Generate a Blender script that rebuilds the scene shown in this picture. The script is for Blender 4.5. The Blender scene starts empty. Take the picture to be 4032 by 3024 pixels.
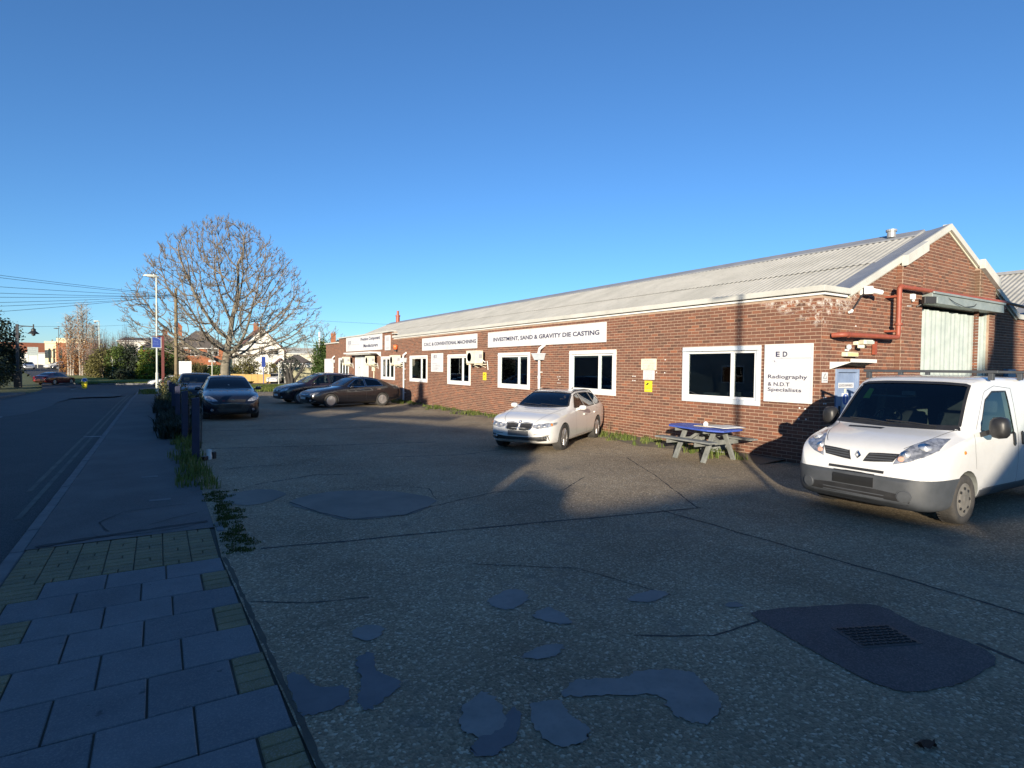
import bpy, bmesh, math, random
from mathutils import Vector, Matrix, kdtree
from mathutils.bvhtree import BVHTree
rad = math.radians
R = random.Random(11)
SC = bpy.context.scene
COL = SC.collection

# ------------------------------------------------------------------ camera
cd = bpy.data.cameras.new('camera'); cam = bpy.data.objects.new('camera', cd); COL.objects.link(cam)
cd.sensor_width = 36; cd.sensor_fit = 'HORIZONTAL'; cd.lens = 20.18; cd.clip_start = .05; cd.clip_end = 3000
YAW, PIT, ROL = rad(31.641), rad(-1.668), rad(-.63)
fw = Vector((math.sin(YAW)*math.cos(PIT), math.cos(YAW)*math.cos(PIT), math.sin(PIT)))
r0 = Vector((math.cos(YAW), -math.sin(YAW), 0)); d0 = fw.cross(r0)
rr = r0*math.cos(ROL) + d0*math.sin(ROL); dd = d0*math.cos(ROL) - r0*math.sin(ROL)
cam.matrix_world = Matrix(((rr.x, -dd.x, -fw.x, 0), (rr.y, -dd.y, -fw.y, 0), (rr.z, -dd.z, -fw.z, 1.92), (0, 0, 0, 1)))
SC.camera = cam

# ------------------------------------------------------------------ sky, sun, exposure
SUN_EL, SUN_AZ = rad(9.9), rad(225.0)          # azimuth clockwise from +Y: the sun stands behind and left
wd = bpy.data.worlds.new('World'); SC.world = wd; wd.use_nodes = True
wn = wd.node_tree.nodes; wl = wd.node_tree.links
sky = wn.new('ShaderNodeTexSky'); sky.sky_type = 'NISHITA'; sky.sun_disc = False
sky.sun_elevation = SUN_EL; sky.sun_rotation = SUN_AZ; sky.altitude = 50; sky.air_density = .9; sky.dust_density = 0; sky.ozone_density = 5.2
bg = wn['Background']; wl.new(sky.outputs[0], bg.inputs[0]); bg.inputs[1].default_value = .1
sd = bpy.data.lights.new('sun', 'SUN'); sd.energy = 4.6; sd.angle = rad(.53); sd.color = (1, .88, .7)
so = bpy.data.objects.new('sun', sd); COL.objects.link(so)
sdir = Vector((math.sin(SUN_AZ)*math.cos(SUN_EL), math.cos(SUN_AZ)*math.cos(SUN_EL), math.sin(SUN_EL)))
so.rotation_euler = sdir.to_track_quat('Z', 'Y').to_euler(); so.location = (-20, -20, 30)
vs = SC.view_settings; vs.view_transform = 'Standard'; vs.look = 'None'; vs.gamma = 1; vs.exposure = 1.05; vs.use_curve_mapping = False
SC.render.engine = 'CYCLES'
SC.cycles.max_bounces = 6; SC.cycles.diffuse_bounces = 3; SC.cycles.glossy_bounces = 3; SC.cycles.transparent_max_bounces = 12; SC.cycles.transmission_bounces = 4
SC.cycles.sample_clamp_indirect = 4

# ------------------------------------------------------------------ materials
def N(nt, t, **kw):
    n = nt.nodes.new('ShaderNode'+t)
    for k, v in kw.items():
        if k.startswith('i_'):
            n.inputs[int(k[2:])].default_value = v
        else: setattr(n, k, v)
    return n
def new_mat(name):
    m = bpy.data.materials.new(name); m.use_nodes = True
    return m, m.node_tree, m.node_tree.nodes['Principled BSDF']
def c4(c): return (c[0], c[1], c[2], 1)
def mixc(nt, fac, a, b, mode='MIX'):
    n = nt.nodes.new('ShaderNodeMix'); n.data_type = 'RGBA'; n.blend_type = mode
    for s, v in ((0, fac), (6, a), (7, b)):
        if hasattr(v, 'links') or hasattr(v, 'is_output'): nt.links.new(v, n.inputs[s])
        elif s == 0: n.inputs[0].default_value = v
        else: n.inputs[s].default_value = c4(v)
    return n.outputs[2]
def ramp(nt, fac, stops):
    n = nt.nodes.new('ShaderNodeValToRGB'); e = n.color_ramp.elements
    while len(e) < len(stops): e.new(.5)
    for k, (p, c) in enumerate(stops):
        e[k].position = p; e[k].color = c4(c) if hasattr(c, '__len__') else (c, c, c, 1)
    nt.links.new(fac, n.inputs[0]); return n.outputs[0]
def pos(nt, world=False):
    if world: return nt.nodes.new('ShaderNodeNewGeometry').outputs['Position']
    return nt.nodes.new('ShaderNodeTexCoord').outputs['Object']
def noise(nt, vec, scale, detail=3, rough=.55):
    n = nt.nodes.new('ShaderNodeTexNoise'); n.inputs['Scale'].default_value = scale; n.inputs['Detail'].default_value = detail; n.inputs['Roughness'].default_value = rough
    nt.links.new(vec, n.inputs['Vector']); return n.outputs[0]
def voro(nt, vec, scale, feat='F1', out='Distance', rnd=1):
    n = nt.nodes.new('ShaderNodeTexVoronoi'); n.feature = feat; n.inputs['Scale'].default_value = scale; n.inputs['Randomness'].default_value = rnd
    nt.links.new(vec, n.inputs['Vector']); return n.outputs[out]
def math_(nt, op, a, b=0.0, c=None):
    n = nt.nodes.new('ShaderNodeMath'); n.operation = op
    for k, v in enumerate((a, b, c)):
        if v is None: continue
        if hasattr(v, 'is_output'): nt.links.new(v, n.inputs[k])
        else: n.inputs[k].default_value = v
    return n.outputs[0]
def bump(nt, bsdf, h, strength=.3, dist=.01):
    b = nt.nodes.new('ShaderNodeBump'); b.inputs['Strength'].default_value = strength; b.inputs['Distance'].default_value = dist
    nt.links.new(h, b.inputs['Height']); nt.links.new(b.outputs[0], bsdf.inputs['Normal'])
def pm(name, c1, c2=None, scale=4, rough=.6, metal=0, bmp=0, bscale=40, coat=0, spec=.5, grime=0, rv=0.0, world=False, tl=0):
    """procedural paint / metal / plastic: two tones by noise, fine bump, optional speckled grime"""
    m, nt, b = new_mat(name)
    c2 = c2 or tuple(x*.82 for x in c1)
    p = pos(nt, world)
    col = mixc(nt, ramp(nt, noise(nt, p, scale, 5), ((.35, 0.0), (.68, 1.0))), c1, c2)
    if grime: col = mixc(nt, ramp(nt, noise(nt, p, scale*5, 6, .7), ((.5, 0.0), (.75, grime))), col, tuple(x*.3+.02 for x in c1))
    nt.links.new(col, b.inputs['Base Color'])
    b.inputs['Roughness'].default_value = rough; b.inputs['Metallic'].default_value = metal; b.inputs['Specular IOR Level'].default_value = spec
    b.inputs['Coat Weight'].default_value = coat; b.inputs['Coat Roughness'].default_value = .04
    if rv: nt.links.new(math_(nt, 'ADD', rough-rv*.5, math_(nt, 'MULTIPLY', noise(nt, p, scale*3, 4), rv)), b.inputs['Roughness'])
    if bmp: bump(nt, b, noise(nt, p, bscale, 4), bmp)
    return m
def glass_mat(name, tint=(.55, .62, .6), refl=1.0, rough=.01, f0=.05):
    m, nt, b = new_mat(name); nt.nodes.remove(b)
    tr = N(nt, 'BsdfTransparent'); gl = N(nt, 'BsdfGlossy'); mx = N(nt, 'MixShader'); lw = N(nt, 'LayerWeight')
    wob = noise(nt, pos(nt), 1.5, 2)
    tr.inputs[0].default_value = c4(tint); gl.inputs[1].default_value = rough; gl.inputs[0].default_value = (.95, .97, 1, 1); lw.inputs[0].default_value = .25
    bp = N(nt, 'Bump'); bp.inputs['Strength'].default_value = .02; nt.links.new(wob, bp.inputs['Height']); nt.links.new(bp.outputs[0], gl.inputs['Normal'])
    f = math_(nt, 'ADD', f0, math_(nt, 'MULTIPLY', lw.outputs['Fresnel'], refl))
    nt.links.new(f, mx.inputs[0]); nt.links.new(tr.outputs[0], mx.inputs[1]); nt.links.new(gl.outputs[0], mx.inputs[2])
    nt.links.new(mx.outputs[0], nt.nodes['Material Output'].inputs[0])
    return m

# ------------------------------------------------------------------ mesh collector
class MB:
    def __init__(s): s.v = []; s.f = []; s.a = []; s.mi = []
    def add(s, vs, fs, a=0.0, mi=0):
        o = len(s.v); s.v += [tuple(p) for p in vs]
        for f in fs: s.f.append(tuple(i+o for i in f)); s.a.append(a); s.mi.append(mi)
        return s
    def box(s, x0, y0, z0, x1, y1, z1, a=0.0, mi=0):
        return s.add([(x0,y0,z0),(x1,y0,z0),(x1,y1,z0),(x0,y1,z0),(x0,y0,z1),(x1,y0,z1),(x1,y1,z1),(x0,y1,z1)],
              [(0,3,2,1),(4,5,6,7),(0,1,5,4),(1,2,6,5),(2,3,7,6),(3,0,4,7)], a, mi)
    def cbox(s, c, sz, rz=0.0, a=0.0):
        co, si = math.cos(rz), math.sin(rz); P = []
        for dz in (-1, 1):
            for dx, dy in ((-1,-1),(1,-1),(1,1),(-1,1)):
                x, y = dx*sz[0]/2, dy*sz[1]/2; P.append((c[0]+x*co-y*si, c[1]+x*si+y*co, c[2]+dz*sz[2]/2))
        return s.add(P, [(0,3,2,1),(4,5,6,7),(0,1,5,4),(1,2,6,5),(2,3,7,6),(3,0,4,7)], a)
    def bar(s, p, q, w, h=None, up=(0,0,1), a=0.0):
        p, q = Vector(p), Vector(q); h = h or w; d = (q-p).normalized(); u = Vector(up)
        if abs(d.dot(u)) > .98: u = Vector((1, 0, 0))
        x = d.cross(u).normalized(); y = x.cross(d).normalized(); P = []
        for e in (p, q):
            for i, j in ((-1,-1),(1,-1),(1,1),(-1,1)): P.append(e+x*(i*w/2)+y*(j*h/2))
        return s.add(P, [(0,1,2,3),(7,6,5,4),(0,4,5,1),(1,5,6,2),(2,6,7,3),(3,7,4,0)], a)
    def tube(s, pts, r, n=8, cap=True, a=0.0):
        pts = [Vector(p) for p in pts]; k = len(pts); rs = r if hasattr(r, '__len__') else [r]*k
        o = len(s.v); ref = None
        for i, p in enumerate(pts):
            d = (pts[min(i+1, k-1)]-pts[max(i-1, 0)])
            if d.length < 1e-9: d = Vector((0,0,1))
            d.normalize()
            if ref is None: ref = Vector((0,0,1)) if abs(d.z) < .9 else Vector((1,0,0))
            x = (ref-d*ref.dot(d)); x.normalize(); y = d.cross(x); ref = x
            for j in range(n):
                t = 2*math.pi*j/n; s.v.append(tuple(p+x*(rs[i]*math.cos(t))+y*(rs[i]*math.sin(t))))
        for i in range(k-1):
            for j in range(n):
                b = o+i*n; s.f.append((b+j, b+(j+1)%n, b+n+(j+1)%n, b+n+j)); s.a.append(a); s.mi.append(0)
        if cap:
            s.f.append(tuple(o+j for j in range(n-1,-1,-1))); s.f.append(tuple(o+(k-1)*n+j for j in range(n))); s.a += [a, a]; s.mi += [0, 0]
        return s
    def lathe(s, prof, c=(0,0,0), axis='z', n=24, a=0.0, mi=0):
        o = len(s.v); k = len(prof)
        for (r, h) in prof:
            for j in range(n):
                t = 2*math.pi*j/n; x, y = r*math.cos(t), r*math.sin(t)
                p = {'z':(x,y,h),'y':(x,h,y),'x':(h,x,y)}[axis]; s.v.append((c[0]+p[0], c[1]+p[1], c[2]+p[2]))
        for i in range(k-1):
            for j in range(n):
                b = o+i*n; s.f.append((b+j, b+(j+1)%n, b+n+(j+1)%n, b+n+j)); s.a.append(a); s.mi.append(mi)
        if prof[0][0] > 1e-6: s.f.append(tuple(o+j for j in range(n-1,-1,-1))); s.a.append(a); s.mi.append(mi)
        if prof[-1][0] > 1e-6: s.f.append(tuple(o+(k-1)*n+j for j in range(n))); s.a.append(a); s.mi.append(mi)
        return s
    def prism(s, poly, f0, f1, a=0.0):
        """poly: 2D points; f0, f1 map a 2D point to the two end faces"""
        n = len(poly); P = [f0(*p) for p in poly]+[f1(*p) for p in poly]
        return s.add(P, [tuple(range(n-1,-1,-1)), tuple(range(n, 2*n))]+[(i, (i+1)%n, n+(i+1)%n, n+i) for i in range(n)], a)
    def quad(s, *p, a=0.0): return s.add(p, [tuple(range(len(p)))], a)
    def mesh(s, name, smooth=False, attr=False):
        me = bpy.data.meshes.new(name); me.from_pydata(s.v, [], s.f)
        if attr:
            at = me.attributes.new('rnd', 'FLOAT', 'FACE'); at.data.foreach_set('value', s.a)
        me.validate(); me.update()
        if smooth: me.polygons.foreach_set('use_smooth', [True]*len(me.polygons))
        return me
    def build(s, name, mat, parent=None, smooth=False, attr=False, fix=True, bev=0, auto=None):
        me = s.mesh(name, smooth, attr)
        if fix:
            bm = bmesh.new(); bm.from_mesh(me); bmesh.ops.recalc_face_normals(bm, faces=bm.faces)
            if auto is not None:
                for f in bm.faces: f.smooth = True
                for e in bm.edges:
                    if len(e.link_faces) == 2 and e.calc_face_angle(0) > auto: e.smooth = False
            bm.to_mesh(me); bm.free()
        for m in (mat if isinstance(mat, (list, tuple)) else [mat]): me.materials.append(m)
        if isinstance(mat, (list, tuple)): me.polygons.foreach_set('material_index', s.mi)
        o = bpy.data.objects.new(name, me); COL.objects.link(o)
        if parent: o.parent = parent
        if bev:
            b = o.modifiers.new('bevel', 'BEVEL'); b.width = bev; b.segments = 2; b.limit_method = 'ANGLE'; b.angle_limit = rad(40); b.harden_normals = False
        return o
def tag(o, label=None, cat=None, group=None, kind=None):
    for k, v in (('label', label), ('category', cat), ('group', group), ('kind', kind)):
        if v: o[k] = v
    return o
def empty(name, loc=(0,0,0), rz=0.0, label=None, cat=None, group=None, kind=None):
    o = bpy.data.objects.new(name, None); o.location = loc; o.rotation_euler = (0, 0, rz); o.empty_display_size = .3; COL.objects.link(o)
    return tag(o, label, cat, group, kind)
def copy_tree(o, parent=None):
    c = o.copy(); COL.objects.link(c)
    if parent: c.parent = parent
    for ch in list(o.children): copy_tree(ch, c)
    return c
DG = None
def evaluated(o):
    dg = bpy.context.evaluated_depsgraph_get(); dg.update()
    return bpy.data.meshes.new_from_object(o.evaluated_get(dg), depsgraph=dg)
_tc = {}
def text(body, x0, y0, w, h, M4, mat, parent=None, name='lettering', stretch=True, ext=.003, bold=0.0, align='L'):
    """flat lettering fitted to a w x h box whose lower left corner is (x0, y0) in the plane M4"""
    cu = bpy.data.curves.new('t', 'FONT'); cu.body = body; cu.extrude = 0; cu.offset = bold; cu.resolution_u = 3
    cu.space_line = 1.25
    if align == 'C': cu.align_x = 'CENTER'
    t = bpy.data.objects.new('t', cu); COL.objects.link(t); me = evaluated(t)
    bpy.data.objects.remove(t); bpy.data.curves.remove(cu)
    xs = [v.co.x for v in me.vertices]; ys = [v.co.y for v in me.vertices]
    sx = w/(max(xs)-min(xs)); sy = h/(max(ys)-min(ys))
    if not stretch: sx = sy = min(sx, sy)
    mx, my = min(xs), min(ys)
    for v in me.vertices: v.co = M4 @ Vector((x0+(v.co.x-mx)*sx, y0+(v.co.y-my)*sy, ext))
    me.materials.clear(); me.materials.append(mat); me.name = name
    o = bpy.data.objects.new(name, me); COL.objects.link(o)
    if parent: o.parent = parent
    return o
def frontM(Y, z, X=11.2):      # plane on the long wall: x runs to the viewer's right (-Y), normal -X
    return Matrix(((0,0,-1,X),(-1,0,0,Y),(0,1,0,z),(0,0,0,1)))
def gableM(X, z, Y=6.5):       # plane on the gable: x runs to +X, normal -Y
    return Matrix(((1,0,0,X),(0,0,-1,Y),(0,1,0,z),(0,0,0,1)))
def lerp_tab(tab, x):
    if x <= tab[0][0]: return tab[0][1]
    for (a, b), (c, d) in zip(tab, tab[1:]):
        if x <= c: return b+(d-b)*(x-a)/(c-a) if c > a else d
    return tab[-1][1]
PROF = [(-400,0),(36,0),(50,-.15),(62,-.4),(75,-.62),(95,-.6),(120,.1),(145,.6),(170,1.0),(300,3.5),(420,6),(900,8)]
def gz(y): return lerp_tab(PROF, y)
# ------------------------------------------------------------------ shared materials
def rnd_in(nt):
    a = nt.nodes.new('ShaderNodeAttribute'); a.attribute_name = 'rnd'
    o = nt.nodes.new('ShaderNodeObjectInfo')
    return math_(nt, 'FRACT', math_(nt, 'ADD', a.outputs['Fac'], o.outputs['Random']))
def box_mask(nt, p, lo, hi, soft=.1):
    s = N(nt, 'SeparateXYZ'); nt.links.new(p, s.inputs[0]); out = None
    for k in range(3):
        if lo[k] is not None:
            v = math_(nt, 'MULTIPLY', math_(nt, 'SUBTRACT', s.outputs[k], lo[k]), 1/soft); v = N_clamp(nt, v); out = v if out is None else math_(nt, 'MULTIPLY', out, v)
        if hi[k] is not None:
            v = math_(nt, 'MULTIPLY', math_(nt, 'SUBTRACT', hi[k], s.outputs[k]), 1/soft); v = N_clamp(nt, v); out = v if out is None else math_(nt, 'MULTIPLY', out, v)
    return out
def N_clamp(nt, v):
    n = N(nt, 'Clamp'); nt.links.new(v, n.inputs[0]); return n.outputs[0]

def aggregate_mat():
    m, nt, b = new_mat('aggregate_concrete'); p = pos(nt, True)
    cell = voro(nt, p, 62, out='Color'); edge = voro(nt, p, 62)
    sep = N(nt, 'SeparateColor'); nt.links.new(cell, sep.inputs[0])
    stone = ramp(nt, sep.outputs[0], ((0, (.13,.11,.083)), (.3, (.22,.187,.138)), (.62, (.3,.255,.185)), (.86, (.42,.365,.275)), (.97, (.68,.63,.54))))
    big = ramp(nt, noise(nt, p, .55, 5, .6), ((.3, (1.0,.9,.78)), (.7, (1.7,1.58,1.38))))
    fines = mixc(nt, ramp(nt, noise(nt, p, 3.2, 6, .65), ((.42, 0.0), (.6, 1.0))), (.215,.182,.135), (.29,.25,.19))
    col = mixc(nt, ramp(nt, noise(nt, p, 2.3, 4), ((.36, .95), (.7, .55))), fines, stone)
    col = mixc(nt, ramp(nt, math_(nt, 'MULTIPLY', edge, 62.0), ((.5, 0.0), (.85, .45))), col, (.11,.098,.08))
    col = mixc(nt, 1.0, col, big, 'MULTIPLY')
    c2 = voro(nt, p, 38, out='Color'); d2 = math_(nt, 'MULTIPLY', voro(nt, p, 38), 38.0); s3 = N(nt, 'SeparateColor'); nt.links.new(c2, s3.inputs[0])
    col = mixc(nt, math_(nt, 'MULTIPLY', ramp(nt, s3.outputs[1], ((.83, 0.0), (.9, .8))), ramp(nt, d2, ((.25, 1.0), (.42, 0.0)))), col, (.62,.55,.44))
    dk = ramp(nt, noise(nt, p, 1.1, 7, .7), ((.56, 0.0), (.68, .6)))
    col = mixc(nt, dk, col, (.12,.112,.095))
    nt.links.new(col, b.inputs['Base Color']); b.inputs['Roughness'].default_value = .85; b.inputs['Specular IOR Level'].default_value = .3
    h = math_(nt, 'ADD', math_(nt, 'MULTIPLY', edge, -.9), math_(nt, 'MULTIPLY', noise(nt, p, 9, 5), .012))
    bump(nt, b, h, .9, .012); return m
def asphalt_mat(name, c1, c2, sc=.7, rough=.8):
    m, nt, b = new_mat(name); p = pos(nt, True)
    col = mixc(nt, ramp(nt, noise(nt, p, sc, 6, .6), ((.38, 0.0), (.66, 1.0))), c1, c2)
    sp = voro(nt, p, 110, out='Color'); s2 = N(nt, 'SeparateColor'); nt.links.new(sp, s2.inputs[0])
    col = mixc(nt, ramp(nt, s2.outputs[0], ((.0, .45), (.5, 0.0), (.93, 0.0), (.97, .5))), col, (.17,.165,.155))
    nt.links.new(col, b.inputs['Base Color']); b.inputs['Roughness'].default_value = rough; b.inputs['Specular IOR Level'].default_value = .4
    bump(nt, b, noise(nt, p, 160, 3), .35, .004); return m
def leaf_mat(name, stops, rough=.6, trans=.25):
    m, nt, b = new_mat(name); p = pos(nt, True)
    a = nt.nodes.new('ShaderNodeAttribute'); a.attribute_name = 'rnd'
    f = math_(nt, 'ADD', math_(nt, 'MULTIPLY', a.outputs['Fac'], .7), math_(nt, 'MULTIPLY', noise(nt, p, 1.3, 3), .3))
    col = ramp(nt, f, stops); nt.links.new(col, b.inputs['Base Color']); b.inputs['Roughness'].default_value = rough; b.inputs['Specular IOR Level'].default_value = .25
    if trans:
        t = N(nt, 'BsdfTranslucent'); nt.links.new(col, t.inputs[0]); mx = N(nt, 'MixShader'); mx.inputs[0].default_value = trans
        nt.links.new(b.outputs[0], mx.inputs[1]); nt.links.new(t.outputs[0], mx.inputs[2]); nt.links.new(mx.outputs[0], nt.nodes['Material Output'].inputs[0])
    return m
MT = {}
MT['yard'] = aggregate_mat()
MT['asphalt'] = asphalt_mat('road_asphalt', (.028,.029,.032), (.042,.043,.046))
MT['tarmac'] = asphalt_mat('pavement_tarmac', (.075,.074,.074), (.115,.112,.11), .9, .85)
MT['newtar'] = asphalt_mat('patch_tarmac', (.032,.034,.04), (.05,.052,.058), 2.2, .75)
MT['cement'] = pm('smooth_cement', (.22,.21,.195), (.165,.16,.15), 3.5, .75, bmp=.08, bscale=70, grime=.35, world=True)
MT['cement_dark'] = pm('dark_cement', (.12,.125,.135), (.085,.09,.1), 3.5, .7, bmp=.1, bscale=60, grime=.3, world=True)
def paver_mat(name, c1, c2, spot):
    m, nt, b = new_mat(name); p = pos(nt, True); r = nt.nodes.new('ShaderNodeObjectInfo').outputs['Random']
    col = mixc(nt, ramp(nt, noise(nt, p, 3.5, 6, .65), ((.3, 0.0), (.72, 1.0))), c1, c2)
    col = mixc(nt, 1.0, col, ramp(nt, r, ((0, .88), (.5, 1.0), (1, 1.1))), 'MULTIPLY')
    gr = voro(nt, p, 140, out='Color'); s2 = N(nt, 'SeparateColor'); nt.links.new(gr, s2.inputs[0])
    col = mixc(nt, ramp(nt, s2.outputs[0], ((.0, .3), (.35, 0.0), (.85, 0.0), (.95, .35))), col, (.3,.29,.27))
    col = mixc(nt, ramp(nt, noise(nt, p, 8, 3), ((.68, 0.0), (.74, spot))), col, (.03,.03,.032))
    col = mixc(nt, ramp(nt, noise(nt, p, 1.2, 5), ((.5, 0.0), (.8, .5))), col, tuple(x*.55 for x in c1))
    nt.links.new(col, b.inputs['Base Color']); b.inputs['Roughness'].default_value = .85; b.inputs['Specular IOR Level'].default_value = .3
    bump(nt, b, math_(nt, 'ADD', noise(nt, p, 120, 4), math_(nt, 'MULTIPLY', noise(nt, p, 14, 4), 1.5)), .3, .006); return m
MT['slab'] = paver_mat('paving_slab_concrete', (.155,.165,.175), (.12,.127,.138), .6)
MT['block'] = paver_mat('buff_block', (.225,.185,.095), (.15,.125,.07), .8)
MT['kerb'] = pm('kerb_concrete', (.16,.16,.16), (.105,.105,.108), 4, .8, bmp=.15, bscale=60, grime=.4, world=True)
MT['soil'] = pm('soil', (.06,.052,.04), (.09,.08,.06), 3, .95, bmp=.5, bscale=25, world=True)
MT['crack'] = pm('crack_tar', (.018,.018,.02), (.03,.03,.03), 5, .8)
MT['whiteline'] = pm('worn_white_line', (.42,.42,.4), (.18,.18,.18), 3, .7, grime=.6, world=True)
MT['yellowline'] = pm('worn_yellow_line', (.12,.115,.09), (.05,.05,.048), 3, .75, grime=.6, world=True)
MT['grassland'] = pm('field_grass', (.07,.095,.025), (.1,.11,.035), .6, .95, bmp=.5, bscale=14, world=True)
MT['lawn'] = pm('lawn', (.12,.17,.03), (.17,.19,.045), .5, .95, bmp=.6, bscale=30, grime=.3, world=True)
MT['blade'] = leaf_mat('grass_blade', ((.1, (.05,.085,.015)), (.55, (.11,.15,.03)), (.9, (.22,.22,.075))))
MT['moss'] = leaf_mat('moss', ((.1, (.03,.045,.008)), (.6, (.06,.075,.014)), (.95, (.1,.1,.03))), .9, 0)
MT['mortar'] = pm('mortar', (.4,.29,.21), (.31,.225,.165), 7, .95, bmp=.3, bscale=120, grime=.25, world=True)

# ------------------------------------------------------------------ ground, road, yard
def ribbon(name, pts, w, dz, mat, step=3.0):
    P = [Vector((x, y, 0)) for x, y in pts]; Q = []
    for a, b in zip(P, P[1:]):
        k = max(1, int((b-a).length/step)); Q += [a.lerp(b, i/k) for i in range(k)]
    Q.append(P[-1])
    for _ in range(6): Q = [Q[0]]+[(Q[i-1]+Q[i]*2+Q[i+1])/4 for i in range(1, len(Q)-1)]+[Q[-1]]
    m = MB(); V = []
    for i, q in enumerate(Q):
        d = (Q[min(i+1, len(Q)-1)]-Q[max(i-1, 0)]).normalized(); n = Vector((-d.y, d.x, 0))
        for s in (1, -1):
            e = q+n*(s*w/2); V.append((e.x, e.y, gz(e.y)+dz))
    m.add(V, [(2*i, 2*i+1, 2*i+3, 2*i+2) for i in range(len(Q)-1)])
    return m.build(name, mat)
def blob(pts, z, mat, name, parent=None, th=.004, jit=.012, sub=9):
    """an irregular flat patch lying z above the sheet below it, with a thin edge"""
    n = len(pts); P = []
    for i in range(n):
        a, b, c, d = (Vector(pts[(i+k) % n]) for k in (-1, 0, 1, 2))
        for k in range(sub):
            t = k/sub; q = .5*((2*b)+(c-a)*t+(2*a-5*b+4*c-d)*t*t+(3*b-a-3*c+d)*t**3)
            P.append((q.x+R.gauss(0, jit*.6), q.y+R.gauss(0, jit*.6)))
    m = MB(); m.add([(x, y, z) for x, y in P], [tuple(range(len(P)))])
    return m.build(name, mat, parent)
def strip(pts, w, z, mat, name, parent=None, jit=.01, wj=.5):
    m = MB(); V = []; Q = []
    for a, b in zip(pts, pts[1:]):
        a, b = Vector(a), Vector(b); k = max(1, int((b-a).length/.09)); Q += [a.lerp(b, i/k) for i in range(k)]
    Q.append(Vector(pts[-1])); wander = 0
    for i, q in enumerate(Q):
        d = (Q[min(i+1, len(Q)-1)]-Q[max(i-1, 0)]).normalized(); n = Vector((-d.y, d.x)); wander = wander*.8+R.uniform(-jit, jit)
        ww = w*(1+R.uniform(-wj, wj))
        for s in (.5, -.5):
            e = q+n*(s*ww+wander); V.append((e.x, e.y, z))
    m.add(V, [(2*i, 2*i+1, 2*i+3, 2*i+2) for i in range(len(Q)-1)]); return m.build(name, mat, parent)
def tufts(spots, mat, name, h=(.08,.2), n=26, spread=.12, parent=None, w=.006, lean=.6, gzz=None):
    m = MB()
    for (x, y, s) in spots:
        z0 = gzz(x, y) if gzz else 0
        for k in range(int(n*s)):
            a = R.uniform(0, 6.283); d = spread*s*math.sqrt(R.random()); bx, by = x+d*math.cos(a), y+d*math.sin(a)
            H = R.uniform(*h)*(.6+.5*s); t = R.uniform(0, 6.283); L = H*R.uniform(.1, lean); ww = w*R.uniform(.7, 1.5)*(1+H)
            tx, ty = bx+L*math.cos(t), by+L*math.sin(t); px, py = -math.sin(t)*ww, math.cos(t)*ww
            mx, my = bx+.35*L*math.cos(t), by+.35*L*math.sin(t)
            m.add([(bx-px,by-py,z0-.01),(bx+px,by+py,z0-.01),(mx+px*.8,my+py*.8,z0+H*.62),(mx-px*.8,my-py*.8,z0+H*.62),(tx,ty,z0+H*.92)],
                  [(0,1,2,3),(3,2,4)], R.random())
    return m.build(name, mat, parent, attr=True, fix=False)

ys = [-120,-40,0,36,50,62,75,95,120,145,170,230,300,420,700]
m = MB(); V = [(x, y, gz(y)-.25) for y in ys for x in (-420, -40, 60, 420)]
m.add(V, [(4*i+j, 4*i+j+1, 4*i+j+5, 4*i+j+4) for i in range(len(ys)-1) for j in range(3)])
tag(m.build('ground', MT['grassland']), kind='structure')
m = MB(); hv = []
for i in range(81):
    x = -420+i*10.5; hz = 12.2+2.2*math.sin(x*.021)+1.2*math.sin(x*.09+1)+.6*math.sin(x*.23)
    hv += [(x, 500, 4), (x, 512+6*math.sin(x*.05), hz*.72), (x, 530, hz), (x, 640, 4)]
m.add(hv, [(4*i+j, 4*i+j+1, 4*i+j+5, 4*i+j+4) for i in range(80) for j in range(3)])
MT['hill'] = pm('wooded_hill', (.1,.062,.045), (.062,.05,.03), .05, 1, bmp=1, bscale=.4, grime=.5, world=True)
tag(m.build('hill', MT['hill'], smooth=True), kind='structure')
m = MB()
for k in range(5200):                                   # winter crowns on the hill, read as one mass
    x = R.uniform(-230, 60); y = R.uniform(494, 530); hz = 12.2+2.2*math.sin(x*.021)+1.2*math.sin(x*.09+1); z = 4+(hz-4)*min(1, (y-494)/34)
    s = R.uniform(1.2, 2.6); a = R.uniform(0, 3); m.add([(x-s,y,z-1.5),(x+s,y+a,z-1.2),(x+R.uniform(-s,s),y,z+s*1.1)], [(0,1,2)], R.random())
MT['farwood'] = leaf_mat('far_wood', ((.1, (.06,.04,.03)), (.6, (.13,.075,.05)), (.95, (.09,.08,.04))), .9, .1)
tag(m.build('wood', MT['farwood'], attr=True, fix=False), kind='stuff')

tag(ribbon('road', [(-4.45,-60),(-4.45,46),(-5.2,62),(-8.4,86),(-14,116),(-20.5,148),(-29,190),(-40,240)], 6.32, -.1, MT['asphalt']), kind='structure')
nearL = [(-2.4,46),(-1.2,50),(-.3,55),(1.5,62),(4,69),(9,75.5),(20,85),(42,101)]; farL = [(-9.6,86),(-7.4,85.3),(-5.6,84.2),(-4,83.6),(-1,83.4),(3,83.8),(16,92),(40,109)]
m = MB(); V = []
for (a, b), (c, d) in zip(nearL, farL): V += [(a, b, gz(b)-.104), ((a+c)/2, (b+d)/2, gz((b+d)/2)-.1), (c, d, gz(d)-.104)]
m.add(V, [(3*i+j, 3*i+j+1, 3*i+j+4, 3*i+j+3) for i in range(7) for j in range(2)]); tag(m.build('side_road', MT['asphalt']), kind='structure')
m = MB(); ye = [(-25,.65),(2.7,.632),(6.3,.522),(7.54,.552),(36,.552),(46.2,.552)]
for (ya, xa), (yb, xb) in zip(ye, ye[1:]): m.quad((xa,ya,gz(ya)),(11.2,ya,gz(ya)),(11.2,yb,gz(yb)),(xb,yb,gz(yb)))
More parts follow.
